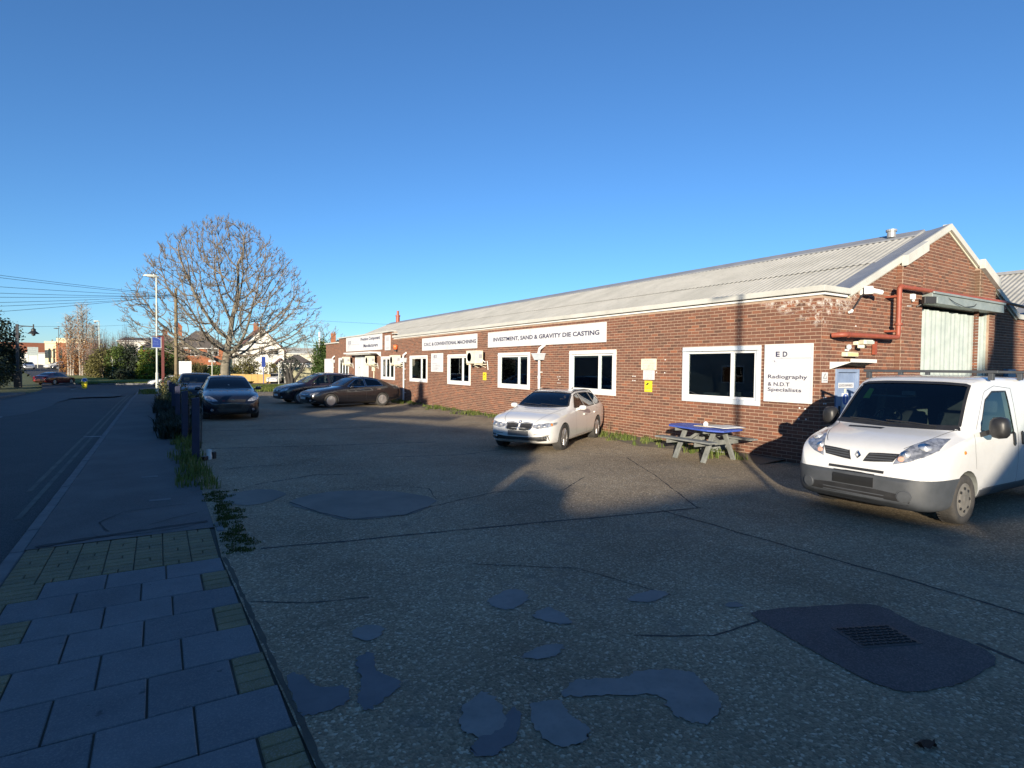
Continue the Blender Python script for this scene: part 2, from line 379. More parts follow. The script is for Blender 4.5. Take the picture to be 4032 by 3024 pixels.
m.quad((11.2,-25,0),(45,-25,0),(45,6.5,0),(11.2,6.5,0))
yard = tag(m.build('yard', MT['yard']), kind='structure')
# far verge with its kerb, lawn under the bare tree
lz = lambda y, d=.0: gz(y)+d
def sheet(name, rows, mat):
    m = MB(); k = len(rows[0][1]); V = [(x, y, gz(y)+dz) for y, xs, dz in rows for x in xs]
    m.add(V, [(k*i+j, k*i+j+1, k*i+k+j+1, k*i+k+j) for i in range(len(rows)-1) for j in range(k-1)])
    return tag(m.build(name, mat), kind='structure')
sheet('lawn', [(46.0,(.9,6,13.0),-.04),(50,(.9,6,13.3),.02),(55,(1.2,6.5,14),.04),(62,(2.6,8,17),.04),(69,(4.6,10,22),.04),(75,(9.2,15,28),.02),(84,(19.2,24,34),.02)], MT['lawn'])
sheet('grass_verge', [(83.7,(-4,-1.5,1,3.0),.0),(84.5,(-5.9,-2,1,5),.04),(86,(-8.6,-4,2,9),.1),(92,(-10.2,-4,4,17),.3),(104,(-12.0,-4,8,34),.4)], MT['lawn'])
kb_ = tag(empty('kerb'), kind='structure')
for (x, y), (x2, y2) in zip([(-9.4,86),(-7.3,85.3),(-5.6,84.2),(-4,83.6),(-1,83.4),(3,83.8)], [(-7.3,85.3),(-5.6,84.2),(-4,83.6),(-1,83.4),(3,83.8),(9.5,87.6)]):
    MB().bar((x,y,gz(y)-.02),(x2,y2,gz(y2)-.02),.18,.24).build('kerb_stone', MT['kerb'], kb_)

# pavement: a tarmac sheet, paving slabs and buff blocks laid one by one
m = MB(); m.quad((-1.17,7.54,0),(.55,7.54,0),(.55,36,0),(-1.17,36,0)); m.quad((-1.17,36,0),(.55,36,0),(.5,50,gz(50)),(-1.15,50,gz(50)))
pav = tag(m.build('pavement', MT['tarmac']), kind='structure')
m = MB(); m.quad((-1.17,-25,-.014),(.63,-25,-.014),(.63,2.7,-.014),(.55,7.54,-.014),(-1.17,7.54,-.014)); m.build('bed', MT['soil'], pav)
def slab_mesh(name, w, l, h=.05, ch=.006):
    m = MB(); x, y = w/2, l/2
    m.add([(-x,-y,-h),(x,-y,-h),(x,y,-h),(-x,y,-h),(-x,-y,-ch),(x,-y,-ch),(x,y,-ch),(-x,y,-ch),(-x+ch,-y+ch,0),(x-ch,-y+ch,0),(x-ch,y-ch,0),(-x+ch,y-ch,0)],
          [(0,1,5,4),(1,2,6,5),(2,3,7,6),(3,0,4,7),(4,5,9,8),(5,6,10,9),(6,7,11,10),(7,4,8,11),(8,9,10,11)]); return m.mesh(name)
_sm = {}
def lay(name, x0, x1, y0, y1, mat, parent, gap=.011):
    w, l = round(x1-x0-gap, 3), round(y1-y0-gap, 3)
    if w < .03 or l < .03: return
    key = (name, w, l)
    if key not in _sm: _sm[key] = slab_mesh(name, w, l); _sm[key].materials.append(mat)
    o = bpy.data.objects.new(name, _sm[key]); COL.objects.link(o); o.parent = parent
    o.location = ((x0+x1)/2, (y0+y1)/2, R.uniform(-.004, .001)); o.rotation_euler = (R.uniform(-.005,.005), R.uniform(-.006,.006), R.uniform(-.006,.006))
rowsY = [6.33,5.92,5.47,5.04,4.58,4.10,3.63,3.16,2.70,2.24,1.78,1.32,.86,.4,-.06,-.52]
for k, (y1, y0) in enumerate(zip(rowsY, rowsY[1:])):
    edge = lerp_tab([(2.7,.625),(6.3,.515)], (y0+y1)/2); off = .05+.018*k if k % 2 == 0 else .30+.017*k
    if k % 2: 
        for q in range(4): lay('paving_block', off+.005, edge, y0+q*(y1-y0)/4, y0+(q+1)*(y1-y0)/4, MT['block'], pav, .008)
        x = off
    else: lay('paving_slab', off, edge, y0, y1, MT['slab'], pav); x = off
    while x > -1.15:
        x2 = max(x-.452, -1.165)
        if x-x2 < .42:
            for q in range(4): lay('paving_block', x2, x, y0+q*(y1-y0)/4, y0+(q+1)*(y1-y0)/4, MT['block'], pav, .008)
        else: lay('paving_slab', x2, x, y0, y1, MT['slab'], pav)
        x = x2
for c in range(7):
    xa = -1.165+c*.2385; xb = xa+.2385
    for q in range(11):
        ya = 6.335+q*.109; yb = ya+.109
        if (q+c*2) % 4 == 2:
            xm = xa+(xb-xa)*R.choice((.45,.5,.55)); lay('paving_block', xa, xm, ya, yb, MT['block'], pav, .008); lay('paving_block', xm, xb, ya, yb, MT['block'], pav, .008)
        else: lay('paving_block', xa, xb, ya, yb, MT['block'], pav, .008)
kerb = tag(empty('kerb'), kind='structure')
km = slab_mesh('kerb_stone', .125, .903, .3, .012); km.materials.append(MT['kerb'])
for k in range(-14, 46):
    o = bpy.data.objects.new('kerb_stone', km); COL.objects.link(o); o.parent = kerb; y = 7.52+k*.914+.457
    o.location = (-1.235, y, gz(y)+R.uniform(-.008,.002)); o.rotation_euler = (0, 0, R.uniform(-.004,.004))
edging = slab_mesh('edging_stone', .08, .2, .2, .01); edging.materials.append(MT['kerb'])
for k in range(2):
    o = bpy.data.objects.new('edging_stone', edging); COL.objects.link(o); o.parent = kerb; o.location = (.6, 7.42+k*.21, .01)
# reinstated trench and cover on the tarmac pavement
blob([(-.55,7.75),(.3,7.72),(.44,8.3),(.35,8.9),(-.3,8.8),(-.6,8.4)], .004, MT['tarmac'], 'tarmac_patch', pav)
strip([(-1.1,7.6),(-.5,7.72),(.1,7.8),(.5,7.84)], .07, .007, MT['crack'], 'crack', pav); strip([(-.5,7.9),(-.62,8.4),(-.4,8.85),(.3,8.95)], .016, .009, MT['crack'], 'crack', pav)
strip([(-.1,8.0),(.15,8.2),(.42,8.35)], .014, .009, MT['crack'], 'crack', pav)
m = MB(); m.box(-.12,9.35,-.02,.14,9.48,.005); m.build('cover_plate', MT['kerb'], pav)
m = MB(); m.box(-.25,11.35,-.02,-.02,11.5,.005); m.build('cover_plate', MT['kerb'], pav)

# yard: slab joints, cracks, cement repairs
for pts, w in (([(.9,6.42),(1.6,6.27),(2.6,6.1),(3.55,5.92),(4.96,5.62),(6.4,5.35)], .035), ([(1.0,14.6),(2.35,14.28),(3.7,13.9),(6.0,13.4)], .05),
               ([(5.8,5.5),(5.84,3.23),(5.88,2.48),(5.83,1.2)], .028), ([(4.92,1.68),(4.85,1.38),(5.1,.9)], .03), ([(6.35,5.35),(7.6,7.4),(8.6,9.2)], .02),
               ([(.62,5.0),(1.0,4.75),(1.5,4.6)], .015), ([(3.1,7.2),(4.4,7.6),(5.4,7.2),(6.4,7.9)], .02), ([(1.3,9.9),(2.3,10.3),(3.1,10.0)], .03), ([(4.2,11.6),(5.6,11.2),(7.2,11.5)], .03),
               ([(1.0,18.6),(3.2,18.0),(6.1,17.2)], .05), ([(.8,22),(3,21.5)], .06), ([(3.0,9.0),(3.6,8.3),(3.4,7.6)], .016), ([(2.6,4.9),(3.4,4.3),(3.7,3.4)], .012), ([(2.9,3.0),(3.4,2.7),(3.9,2.7)], .014), ([(1.0,11.6),(1.5,11.7),(2.0,11.6)], .025)):
    strip(pts, w, .003, MT['crack'], 'crack', yard)
strip([(.655,2.2),(.645,3.1),(.615,4.1),(.585,5.0),(.56,6.0),(.545,6.3)], .03, .002, MT['soil'], 'joint_gap', yard, .003, .6)
cem = [[(1.17,4.07),(1.3,4.12),(1.39,4.03),(1.33,3.9),(1.21,3.9)], [(2.28,4.04),(2.54,4.17),(2.65,4.1),(2.59,3.91),(2.33,3.83)], [(2.45,3.64),(2.65,3.69),(2.65,3.38),(2.51,3.46)],
       [(2.03,3.15),(2.25,3.2),(2.38,3.14),(2.21,3.04)], [(2.0,2.65),(2.17,2.74),(2.43,2.62),(2.59,2.62),(2.84,2.47),(2.84,2.32),(2.73,2.11),(2.55,2.04),(2.46,2.07),(2.43,2.19),(2.48,2.36),(2.16,2.55)],
       [(1.79,2.66),(1.95,2.62),(1.93,2.48),(1.94,2.33),(1.85,2.26),(1.72,2.29),(1.69,2.46)], [(1.36,2.72),(1.53,2.89),(1.65,2.88),(1.6,2.62),(1.42,2.56)],
       [(3.3,3.5),(3.6,3.55),(3.7,3.42),(3.45,3.36)], [(3.9,3.0),(4.05,3.02),(4.02,2.92)]]
for q in cem: blob(q, .005, MT['cement'], 'cement_patch', yard, jit=.014)
for q in ([(1.32,2.47),(1.42,2.58),(1.6,2.64),(1.7,2.69),(1.63,2.52),(1.45,2.41)], [(1.09,3.67),(1.21,3.7),(1.16,3.49),(1.24,3.26),(1.13,3.16),(.98,3.09),(.96,3.21),(1.04,3.38)], [(.66,3.67),(.75,3.64),(.78,3.48),(.94,3.38),(.87,3.21),(.69,3.21),(.66,3.3)]):
    blob(q, .0046, MT['cement_dark'], 'dark_cement_patch', yard, jit=.014)
MT['patchgrey'] = pm('old_patch', (.2,.185,.155), (.15,.14,.12), 1.6, .85, bmp=.15, bscale=90, grime=.3, world=True)
blob([(1.55,8.41),(2.18,8.81),(2.97,8.45),(3.39,7.66),(3.09,7.2),(2.7,6.97),(2.02,7.09),(1.75,7.66)], .0045, MT['patchgrey'], 'concrete_patch', yard, jit=.02)
strip([(1.55,8.41),(1.75,7.66),(2.02,7.09),(2.7,6.97),(3.1,7.2)], .018, .0075, MT['crack'], 'crack', yard)
blob([(.75,9.2),(1.3,9.5),(1.6,9.0),(1.2,8.5),(.9,8.6)], .0045, MT['patchgrey'], 'concrete_patch', yard)
blob([(4.013,2.81),(4.55,2.62),(4.987,2.397),(4.9,2.05),(4.888,1.686),(4.7,1.5),(4.1,1.52),(3.748,1.709),(3.8,2.2),(3.887,2.603)], .006, MT['newtar'], 'tarmac_patch', yard, jit=.012)
MT['castiron'] = pm('cast_iron', (.085,.07,.062), (.05,.044,.042), 14, .65, .3, bmp=.2, bscale=60, grime=.4)
mh = empty('manhole_cover', (4.41, 2.1, .006), rad(-23), 'ribbed cast iron manhole cover set in the dark tarmac patch', 'manhole cover')
m = MB(); m.box(-.24,-.155,-.03,.24,.155,.004); m.build('frame', MT['castiron'], mh, bev=.004)
m = MB()
for i in range(17):
    for j in range(7):
        x, y = -.2+i*.025, -.12+j*.04; a = .7 if (i+j) % 2 else -.7
        m.cbox((x, y, .008), (.026, .007, .008), a)
m.build('ribbed_plate', MT['castiron'], mh)
m = MB(); m.box(-.022,-.012,.0125,.022,.012,.0135); m.build('lifting_hole', MT['crack'], mh)
lf = MB()                                                   # the crumpled brown leaf in the corner of the yard
for i in range(7):
    for j in range(4):
        pass
V = [(.09*(i/6-.5)*1.3, .05*(j/3-.5)*math.sin(.3+2.5*i/6), .012+.016*math.sin(i*1.7+j)+.01*math.cos(j*2.1+i)) for i in range(7) for j in range(4)]
lf.add(V, [(4*i+j, 4*i+j+1, 4*i+j+5, 4*i+j+4) for i in range(6) for j in range(3)])
MT['deadleaf'] = pm('dead_leaf', (.11,.05,.03), (.06,.03,.02), 30, .8)
o = tag(lf.build('leaf', MT['deadleaf'], smooth=True), 'crumpled brown leaf lying on the yard near the manhole', 'leaf'); o.location = (3.34, 1.34, .0); o.rotation_euler = (0, 0, -.5)

# road markings
def line(name, x0, y0, x1, y1, mat, dz=-.095):
    m = MB(); k = 12; V = []
    for i in range(k+1):
        y = y0+(y1-y0)*i/k; V += [(x0, y, gz(y)+dz), (x1, y, gz(y)+dz)]
    m.add(V, [(2*i, 2*i+1, 2*i+3, 2*i+2) for i in range(k)]); return m.build(name, mat, bpy.data.objects['road'])
line('edge_line', -1.58, 9.5, -1.51, 45, MT['yellowline']); line('edge_line', -1.76, 11.5, -1.69, 45, MT['yellowline'])
line('cross_mark', -1.74, 19.2, -1.32, 19.36, MT['whiteline'], -.0935)
for a, b in ((8,12),(14,18),(20,24),(26,30),(32.2,37.5),(40,44),(46.5,52)): line('centre_dash', -4.98, a, -4.87, b, MT['whiteline'])
line('lane_line', -6.9, 66, -6.75, 84, MT['whiteline'])
blob([(-6.6,28),(-4.4,29),(-4.2,40),(-2.2,42),(-2.6,46),(-6.2,48),(-6.9,40)], -.094, asphalt_mat('worn_asphalt', (.065,.067,.07), (.085,.087,.09), .5), 'worn_patch', bpy.data.objects['road'], jit=.1)
m = MB(); m.quad((-7.62,-40,.0),(-7.62,36,0),(-14,36,0),(-14,-40,.0)); m.quad((-7.62,36,0),(-7.62,50.5,gz(50)),(-14,50.5,gz(50)),(-14,36,0)); far_pav = tag(m.build('footway', MT['tarmac']), kind='structure')
m = MB()
for k in range(40):
    y = -36+k*2.15; m.box(-7.74,y,gz(y)-.25,-7.615,y+2.14,gz(y)+.004)
tag(m.build('kerb', MT['kerb']), kind='structure')

# weeds
sp = [(R.gauss(.72, .09), R.uniform(6.4, 9.6), R.uniform(.4, .9)) for _ in range(120)]
tag(tufts(sp, MT['moss'], 'moss_and_weeds', (.008,.03), 60, .09, w=.004), kind='stuff')
sp = [(R.gauss(.55, .13), y+R.uniform(-.2,.2), R.uniform(.5, 1.2)) for y in [10+i*.12 for i in range(230)]]
tag(tufts(sp, MT['blade'], 'verge_weeds', (.05,.22), 30, .16), kind='stuff')
sp = [(11.2-abs(R.gauss(.1, .28))-.03, R.uniform(8.2, 45), R.uniform(.35, 1.0)) for _ in range(330)]
sp += [(R.gauss(10.7,.25), R.gauss(c, .5), R.uniform(.6,1.2)) for c in (10.6, 12.2, 13.6, 8.9, 20.5, 24, 28.3, 30.4) for _ in range(16)]
tag(tufts(sp, MT['blade'], 'wall_foot_grass', (.06,.2), 22, .13), kind='stuff')
sp = [(11.0-R.random()*.15, R.choice((9.4, 9.9, 10.4, 12.6, 13.5))+R.uniform(-.3,.3), .25) for _ in range(18)]
MT['stalk'] = leaf_mat('dry_stalk', ((.1, (.09,.07,.035)), (.9, (.2,.15,.08))), .8, .1)
tag(tufts(sp, MT['stalk'], 'dry_stalks', (.35,.75), 14, .1, lean=.25, w=.003), kind='stuff')
m = MB(); V = []
for k in range(80):
    y = 7.2+k*.485; d = .75+.25*math.sin(y*1.3)+R.uniform(-.1,.1); V += [(11.2, y, .05), (11.2-d*.5, y, .035), (11.2-d, y, .002)]
m.add(V, [(3*i+j, 3*i+j+1, 3*i+j+4, 3*i+j+3) for i in range(79) for j in range(2)])
tag(m.build('earth_bank', pm('earth_bank', (.16,.135,.095), (.1,.085,.06), 2.2, .95, bmp=.5, bscale=30, grime=.3, world=True), smooth=True), kind='structure')
# lawn and verge blades
sp = []
while len(sp) < 2600:
    y = R.uniform(46, 76); x = R.uniform(.9, 20)
    if x > lerp_tab([(46,.9),(55,1.2),(62,2.6),(69,4.6),(76,10)], y)+.2 and x < 13.5+max(0, y-55)*.4: sp.append((x, y, 1))
sp += [(R.uniform(-8, 8), R.uniform(84.4, 92), 1.4) for _ in range(900)]
tag(tufts(sp, MT['blade'], 'lawn_grass', (.06,.16), 16, .35, w=.03, gzz=lambda x, y: gz(y)+.02), kind='stuff')
# ------------------------------------------------------------------ the brick works
def brick_mat():
    m, nt, b = new_mat('red_brick'); p = pos(nt, True); r = rnd_in(nt)
    col = ramp(nt, r, ((0, (.095,.048,.035)), (.2, (.135,.06,.042)), (.55, (.165,.07,.046)), (.8, (.19,.08,.05)), (.95, (.235,.092,.053)), (1, (.28,.105,.055))))
    col = mixc(nt, ramp(nt, noise(nt, p, 22, 5, .65), ((.35, .0), (.75, .5))), col, (.14,.075,.05))
    col = mixc(nt, ramp(nt, noise(nt, p, .8, 3), ((.4, .0), (.8, .25))), col, (.17,.105,.07))
    st = ramp(nt, noise(nt, p, 9, 6, .75), ((.5, 0.0), (.6, .95)))
    # old white paint left on the corner under the gutter
    sx = N(nt, 'SeparateXYZ'); nt.links.new(p, sx.inputs[0])
    dist = math_(nt, 'ADD', math_(nt, 'SUBTRACT', sx.outputs[1], 6.5), math_(nt, 'SUBTRACT', sx.outputs[0], 11.2))
    h = math_(nt, 'SUBTRACT', sx.outputs[2], math_(nt, 'ADD', 2.72, math_(nt, 'MULTIPLY', dist, .42)))
    msk = N_clamp(nt, math_(nt, 'MULTIPLY', h, 5.0)); near = N_clamp(nt, math_(nt, 'MULTIPLY', math_(nt, 'SUBTRACT', 1.55, dist), 4.0))
    col = mixc(nt, math_(nt, 'MULTIPLY', math_(nt, 'MULTIPLY', st, msk), near), col, (.56,.52,.47))
    # green and dark run-off stain on the right hand pier
    g1 = box_mask(nt, p, (17.6,6.0,3.7), (18.45,6.6,4.8), .25)
    col = mixc(nt, math_(nt, 'MULTIPLY', g1, ramp(nt, noise(nt, p, 4, 4), ((.3, .2), (.6, .9)))), col, (.1,.085,.055))
    nt.links.new(col, b.inputs['Base Color']); b.inputs['Roughness'].default_value = .88; b.inputs['Specular IOR Level'].default_value = .25
    bump(nt, b, noise(nt, p, 70, 4), .35, .006); return m
MT['brick'] = brick_mat()
MT['white'] = pm('white_paint', (.7,.7,.68), (.62,.62,.6), 3, .5, grime=.12)
MT['upvc'] = pm('white_upvc', (.72,.72,.71), (.67,.67,.66), 2, .35, grime=.05)
MT['palegrey'] = pm('pale_blue_grey_paint', (.56,.61,.65), (.49,.54,.58), 2, .45, grime=.15)
MT['cream'] = pm('cream_paint', (.7,.66,.52), (.6,.56,.43), 4, .5, grime=.3)
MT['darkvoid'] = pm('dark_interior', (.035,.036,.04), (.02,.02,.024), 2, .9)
MT['blind'] = pm('pale_blind', (.55,.6,.57), (.45,.5,.48), 1.5, .8)
MT['winglass'] = glass_mat('window_glass', (.52,.58,.58), 1.0, .005, .07)
MT['roofsheet'] = pm('fibre_cement_sheet', (.4,.39,.355), (.32,.315,.285), 1.1, .85, bmp=.15, bscale=60, grime=.3, world=True)
MT['flash'] = pm('grey_flashing', (.33,.335,.34), (.26,.265,.275), 2, .5, .25, grime=.2)
MT['trimwhite'] = pm('stone_white_trim', (.52,.515,.47), (.44,.435,.39), 1.5, .6, grime=.2, world=True)
MT['galv'] = pm('galvanised_sheet', (.47,.52,.48), (.38,.43,.4), 3.5, .5, .25, grime=.15)
MT['galvdark'] = pm('galvanised_box', (.33,.37,.35), (.26,.3,.29), 4, .5, .3, grime=.25)
MT['redpipe'] = pm('red_oxide_pipe', (.3,.075,.04), (.22,.055,.032), 7, .55, bmp=.1, grime=.25)
MT['bluedoor'] = pm('faded_blue_door', (.22,.29,.43), (.17,.23,.36), 4, .55, grime=.2)
MT['ink'] = pm('dark_blue_ink', (.035,.035,.075), (.03,.03,.065), 4, .6)
MT['greyink'] = pm('grey_print', (.3,.31,.34), (.26,.27,.3), 4, .6)
MT['sign'] = pm('sign_white', (.58,.585,.6), (.54,.545,.56), 1.2, .4, grime=.06)
MT['yellow'] = pm('sign_yellow', (.75,.6,.03), (.68,.55,.03), 3, .45)
MT['black'] = pm('black_plastic', (.018,.018,.019), (.026,.026,.027), 6, .5)
MT['dkmetal'] = pm('dark_metal', (.05,.05,.055), (.035,.035,.04), 6, .5, .4)

works = tag(empty('brick_workshop', (11.2, 6.5, 0)), 'long single storey red brick workshop with pale ribbed roof and gable end', 'building')
def P(o): return o
def world_parent(o, par):
    """parent o keeping its world coordinates (parents are unrotated)"""
    off = Vector((0,0,0)); q = par
    while q: off += q.location; q = q.parent
    o.parent = par; o.location = Vector(o.location)-off
    return o
XW, YG = 11.2, 6.5
wins = [(7.82,10.0,1.13,2.46),(12.48,14.65,1.13,2.46),(16.97,19.17,1.13,2.46),(21.51,23.72,1.13,2.46),(26.06,28.32,1.13,2.46),(30.61,32.86,1.13,2.46),(39.69,42.2,1.13,2.46)]
fopen = wins+[(35.3,38.1,0,2.5),(43.9,46.0,0,2.4)]
def ftop(y): return 3.44 if y < 30.8 else (3.86 if y < 42.2 else 3.56)
gopen = [(11.73,12.6,0,1.96),(15.08,18.74,0,3.5)]
def gtop(x):
    if x < 12.06: return 3.44
    if x <= 16.5: return 3.42+.437*(x-12.06)
    if x <= 20.95: return 3.42+.437*(20.94-x)
    return 3.44
def gpl(x, z=4.0): return YG-.12 if (14.1 <= x < 15.05 or (18.15 if z > 3.6 else 18.78) <= x < 19.15) else YG
# mortar backing of both walls, with real openings
def backing(us, vs, openings, top, place, name, th):
    m = MB()
    for a, b in zip(us, us[1:]):
        for c, d in zip(vs, vs[1:]):
            mu, mv = (a+b)/2, (c+d)/2
            if any(o[0] < mu < o[1] and o[2] < mv < o[3] for o in openings): continue
            ta, tb = top(a+1e-4), top(b-1e-4)
            if c >= max(ta, tb)-1e-6: continue
            d1, d2 = min(d, max(ta, c)), min(d, max(tb, c))
            m.quad(place(a,c,0), place(b,c,0), place(b,d2,0), place(a,d1,0))
    for o in openings:
        a, b, c, d = o
        for p, q in (((a,c),(a,d)),((b,c),(b,d)),((a,d),(b,d)),((a,c),(b,c))):
            m.quad(place(*p,0), place(*q,0), place(*q,th), place(*p,th))
    return m.build(name, MT['mortar'], fix=False)
us = sorted(set([YG,30.8,42.2,46.0]+[u for o in fopen for u in o[:2]])); vs = sorted(set([-.12,3.44,3.56,3.86]+[v for o in fopen for v in o[2:]]))
fw_ = world_parent(backing(us, vs, fopen, ftop, lambda u,v,t: (XW+t, u, v), 'front_wall', .14), works)
gu = sorted(set([XW,12.06,14.1,15.05,16.5,18.15,19.15,20.95,23.2]+[12.06+.222*i for i in range(1,40)]+[u for o in gopen for u in o[:2]])); gvs = sorted(set([-.05]+[i*.25 for i in range(1,23)]+[v for o in gopen for v in o[2:]]))
gw_ = world_parent(backing(gu, gvs, gopen, gtop, lambda u,v,t: (u, YG+t, v), 'gable_wall', .14), works)
for a, b, lo in ((14.1,15.05,-.05),(18.15,19.15,3.6),(18.78,19.15,-.05)):   # the flat piers
    z0, z1 = (gtop(a), gtop(b)) if lo > 0 or a < 15 else (3.62, 3.62); m = MB()
    m.add([(a,YG-.12,lo),(b,YG-.12,lo),(b,YG-.12,z1-.02),(a,YG-.12,z0-.02),(a,YG,lo),(b,YG,lo),(b,YG,z1-.02),(a,YG,z0-.02)],[(0,1,2,3),(4,0,3,7),(1,5,6,2),(3,2,6,7)])
    world_parent(m.build('pier', MT['mortar'], fix=False), works)
# bricks
cand = []                                                # (score, wall, kind, u0, u1, v0, depth jitter)
def cut(u0, u1, v0, v1, openings):
    segs = [(u0, u1)]
    for o in openings:
        if v1 > o[2]+.012 and v0 < o[3]-.012:
            ns = []
            for a, b in segs:
                if o[1] <= a or o[0] >= b: ns.append((a, b)); continue
                if a < o[0]: ns.append((a, o[0]-.006))
                if b > o[1]: ns.append((o[1]+.006, b))
            segs = ns
    return [(a, b) for a, b in segs if b-a > .03]
CAM = Vector((0, 0, 1.92))
for j in range(-1, 74):
    v0 = j*.075+.006; v1 = v0+.0635
    u = YG+.004-(.1125 if j % 2 else 0)
    while u < 46:
        a, b = max(u, YG+.002), min(u+.215, 46.0); u += .225
        if v1 > ftop((a+b)/2): continue
        for (a2, b2) in cut(a, b, v0, v1, fopen):
            c = Vector((XW, (a2+b2)/2, v0+.03)); d = c-CAM; L = d.length
            hid = (a2 < 8.5 and v0 < 1.05-.36*max(0, a2-7.6)) and a2 < 7.6
            cand.append(((0 if hid else (b2-a2)*d.x/L**3), 'f', a2, b2, v0))
    u = XW+.004-(.16875 if j % 2 else 0); k = 0
    while u < 23.2:
        st = k % 2 == 0; w = .215 if st else .1025; a, b = max(u, XW+.002), min(u+w, 23.2); u += w+.01; k += 1
        if b-a < .03: continue
        mid = (a+b)/2
        if v1 > min(gtop(a), gtop(b))+(.0 if mid < 12.3 else .1): continue
        segs = []
        for s in cut(a, b, v0, v1, gopen):
            brk = [t for t in (14.1,15.05,18.15 if v0 > 3.6 else 18.78,19.15) if s[0] < t < s[1]]
            pts = [s[0]]+brk+[s[1]]
            segs += [(p, q) for p, q in zip(pts, pts[1:]) if q-p > .025]
        for (a2, b2) in segs:
            c = Vector(((a2+b2)/2, gpl((a2+b2)/2, v0), v0+.03)); d = c-CAM; L = d.length
            hid = v0 < 1.95 and a2 > 12.7-.6*max(0, v0-1.0) or v0 < .9
            cand.append(((0 if hid else (b2-a2)*d.y/L**3), 'g', a2, b2, v0))
full = lambda w: abs(w-.215) < .002 or abs(w-.1025) < .002
ind = sorted([c for c in cand if full(c[3]-c[2])], key=lambda c: -c[0])
nf = [c for c in ind if c[1] == 'f'][:300]; ng = [c for c in ind if c[1] == 'g'][:300]
indset = set(id(c) for c in nf+ng)
def brick_box(m, wall, a, b, v0, dep, inside, av):
    v1 = v0+.0635; e = .0012
    if wall == 'f':
        x0, x1 = XW-dep, XW+.01
        m.add([(x1,a,v0),(x1,b,v0),(x1,b,v1),(x1,a,v1),(x0,a+e,v0+e),(x0,b-e,v0+e),(x0,b-e,v1-e),(x0,a+e,v1-e)], [(4,7,6,5),(0,4,5,1),(1,5,6,2),(2,6,7,3),(3,7,4,0)], av)
    else:
        yp = inside; y0, y1 = yp-dep, yp+.01
        m.add([(a,y1,v0),(b,y1,v0),(b,y1,v1),(a,y1,v1),(a+e,y0,v0+e),(b-e,y0,v0+e),(b-e,y0,v1-e),(a+e,y0,v1-e)], [(4,5,6,7),(0,1,5,4),(1,2,6,5),(2,3,7,6),(3,0,4,7)], av)
mf, mg = MB(), MB()
bmesh_cache = {}
def unit_brick(wall, w):
    key = (wall, round(w, 3))
    if key not in bmesh_cache:
        m = MB(); brick_box(m, 'f' if wall == 'f' else 'g', (XW if wall == 'f' else 0)*0-w/2, w/2, -.0325, .0042, 0, 0)
        if wall == 'f': m.v = [(x-XW, y, z) for x, y, z in m.v]
        me = m.mesh('brick'); me.materials.append(MT['brick']); bmesh_cache[key] = me
    return bmesh_cache[key]
for c in cand:
    s, wall, a, b, v0 = c
    if id(c) in indset:
        o = bpy.data.objects.new('brick', unit_brick(wall, b-a)); COL.objects.link(o)
        mid = (a+b)/2
        o.location = (XW+R.uniform(-.0008,.001), mid, v0+.0325) if wall == 'f' else (mid, gpl(mid, v0)+R.uniform(-.0008,.001), v0+.0325)
        o.rotation_euler = ((R.gauss(0,.003), 0, R.gauss(0,.003)) if wall == 'f' else (0, R.gauss(0,.003), R.gauss(0,.003)))
        world_parent(o, fw_ if wall == 'f' else gw_)
    else:
        brick_box(mf if wall == 'f' else mg, wall, a, b, v0+R.uniform(-.0015,.0015), .0042+R.uniform(-.0012,.001), gpl((a+b)/2, v0), R.random())
for px in (14.1, 18.15):                                   # bricks on the visible cheeks of the piers
    for j in range(0, 62):
        v0 = j*.075+.005
        if v0+.07 > gtop(px)-.02: break
        y0, y1 = (YG-.115, YG-.01)
        mg.add([(px+.01,y0,v0),(px+.01,y1,v0),(px+.01,y1,v0+.065),(px+.01,y0,v0+.065),(px-.006,y0,v0),(px-.006,y1,v0),(px-.006,y1,v0+.065),(px-.006,y0,v0+.065)], [(4,7,6,5),(0,4,5,1),(1,5,6,2),(2,6,7,3),(3,7,4,0)], R.random())
for mm, par in ((mf, fw_), (mg, gw_)):
    o = tag(mm.build('brickwork', MT['brick'], attr=True, fix=False), kind='stuff'); world_parent(o, par)
# far end wall of the works and the plain back
m = MB(); m.quad((11.2,46,-.2),(21,46,-.2),(21,46,3.5),(16.5,46,5.4),(11.9,46,3.5),(11.2,46,3.5)); world_parent(m.build('end_wall', MT['brick'], fix=False), works)

# roof: ribbed sheets in laid courses, ridge, flashings, gutter box
def ribbed(x0, z0, x1, z1, y0, y1, pitch=.155, amp=.022, lift=0, px=.16):
    m = MB(); n = int((y1-y0)/pitch*4); V = []; rows = 2
    nx, nz = -(z1-z0), (x1-x0); L = math.hypot(nx, nz); nx, nz = nx/L, nz/L
    for i in range(n+1):
        y = y0+(y1-y0)*i/n; ph = (i % 4); h = (0, 1, 1, 0)[ph]*amp+lift
        for t in (0, 1): V.append((x0+(x1-x0)*t+nx*h, y, z0+(z1-z0)*t+nz*h))
    m.add(V, [(2*i, 2*i+1, 2*i+3, 2*i+2) for i in range(n)]); return m
sl = .437
for k, (xa, xb) in enumerate(((11.75,14.3),(14.15,16.45))):
    yy = 6.95; q = 0
    while yy < 45.9:
        y2 = min(yy+6.2, 46.1)
        o = ribbed(xa, 3.42+sl*(xa-11.9)+.02*(k), xb, 3.42+sl*(xb-11.9)+.02*(k), yy, y2, lift=.004*(q % 2)).build('roof_sheet', MT['roofsheet'], fix=False); world_parent(o, works)
        yy = y2-.0; q += 1
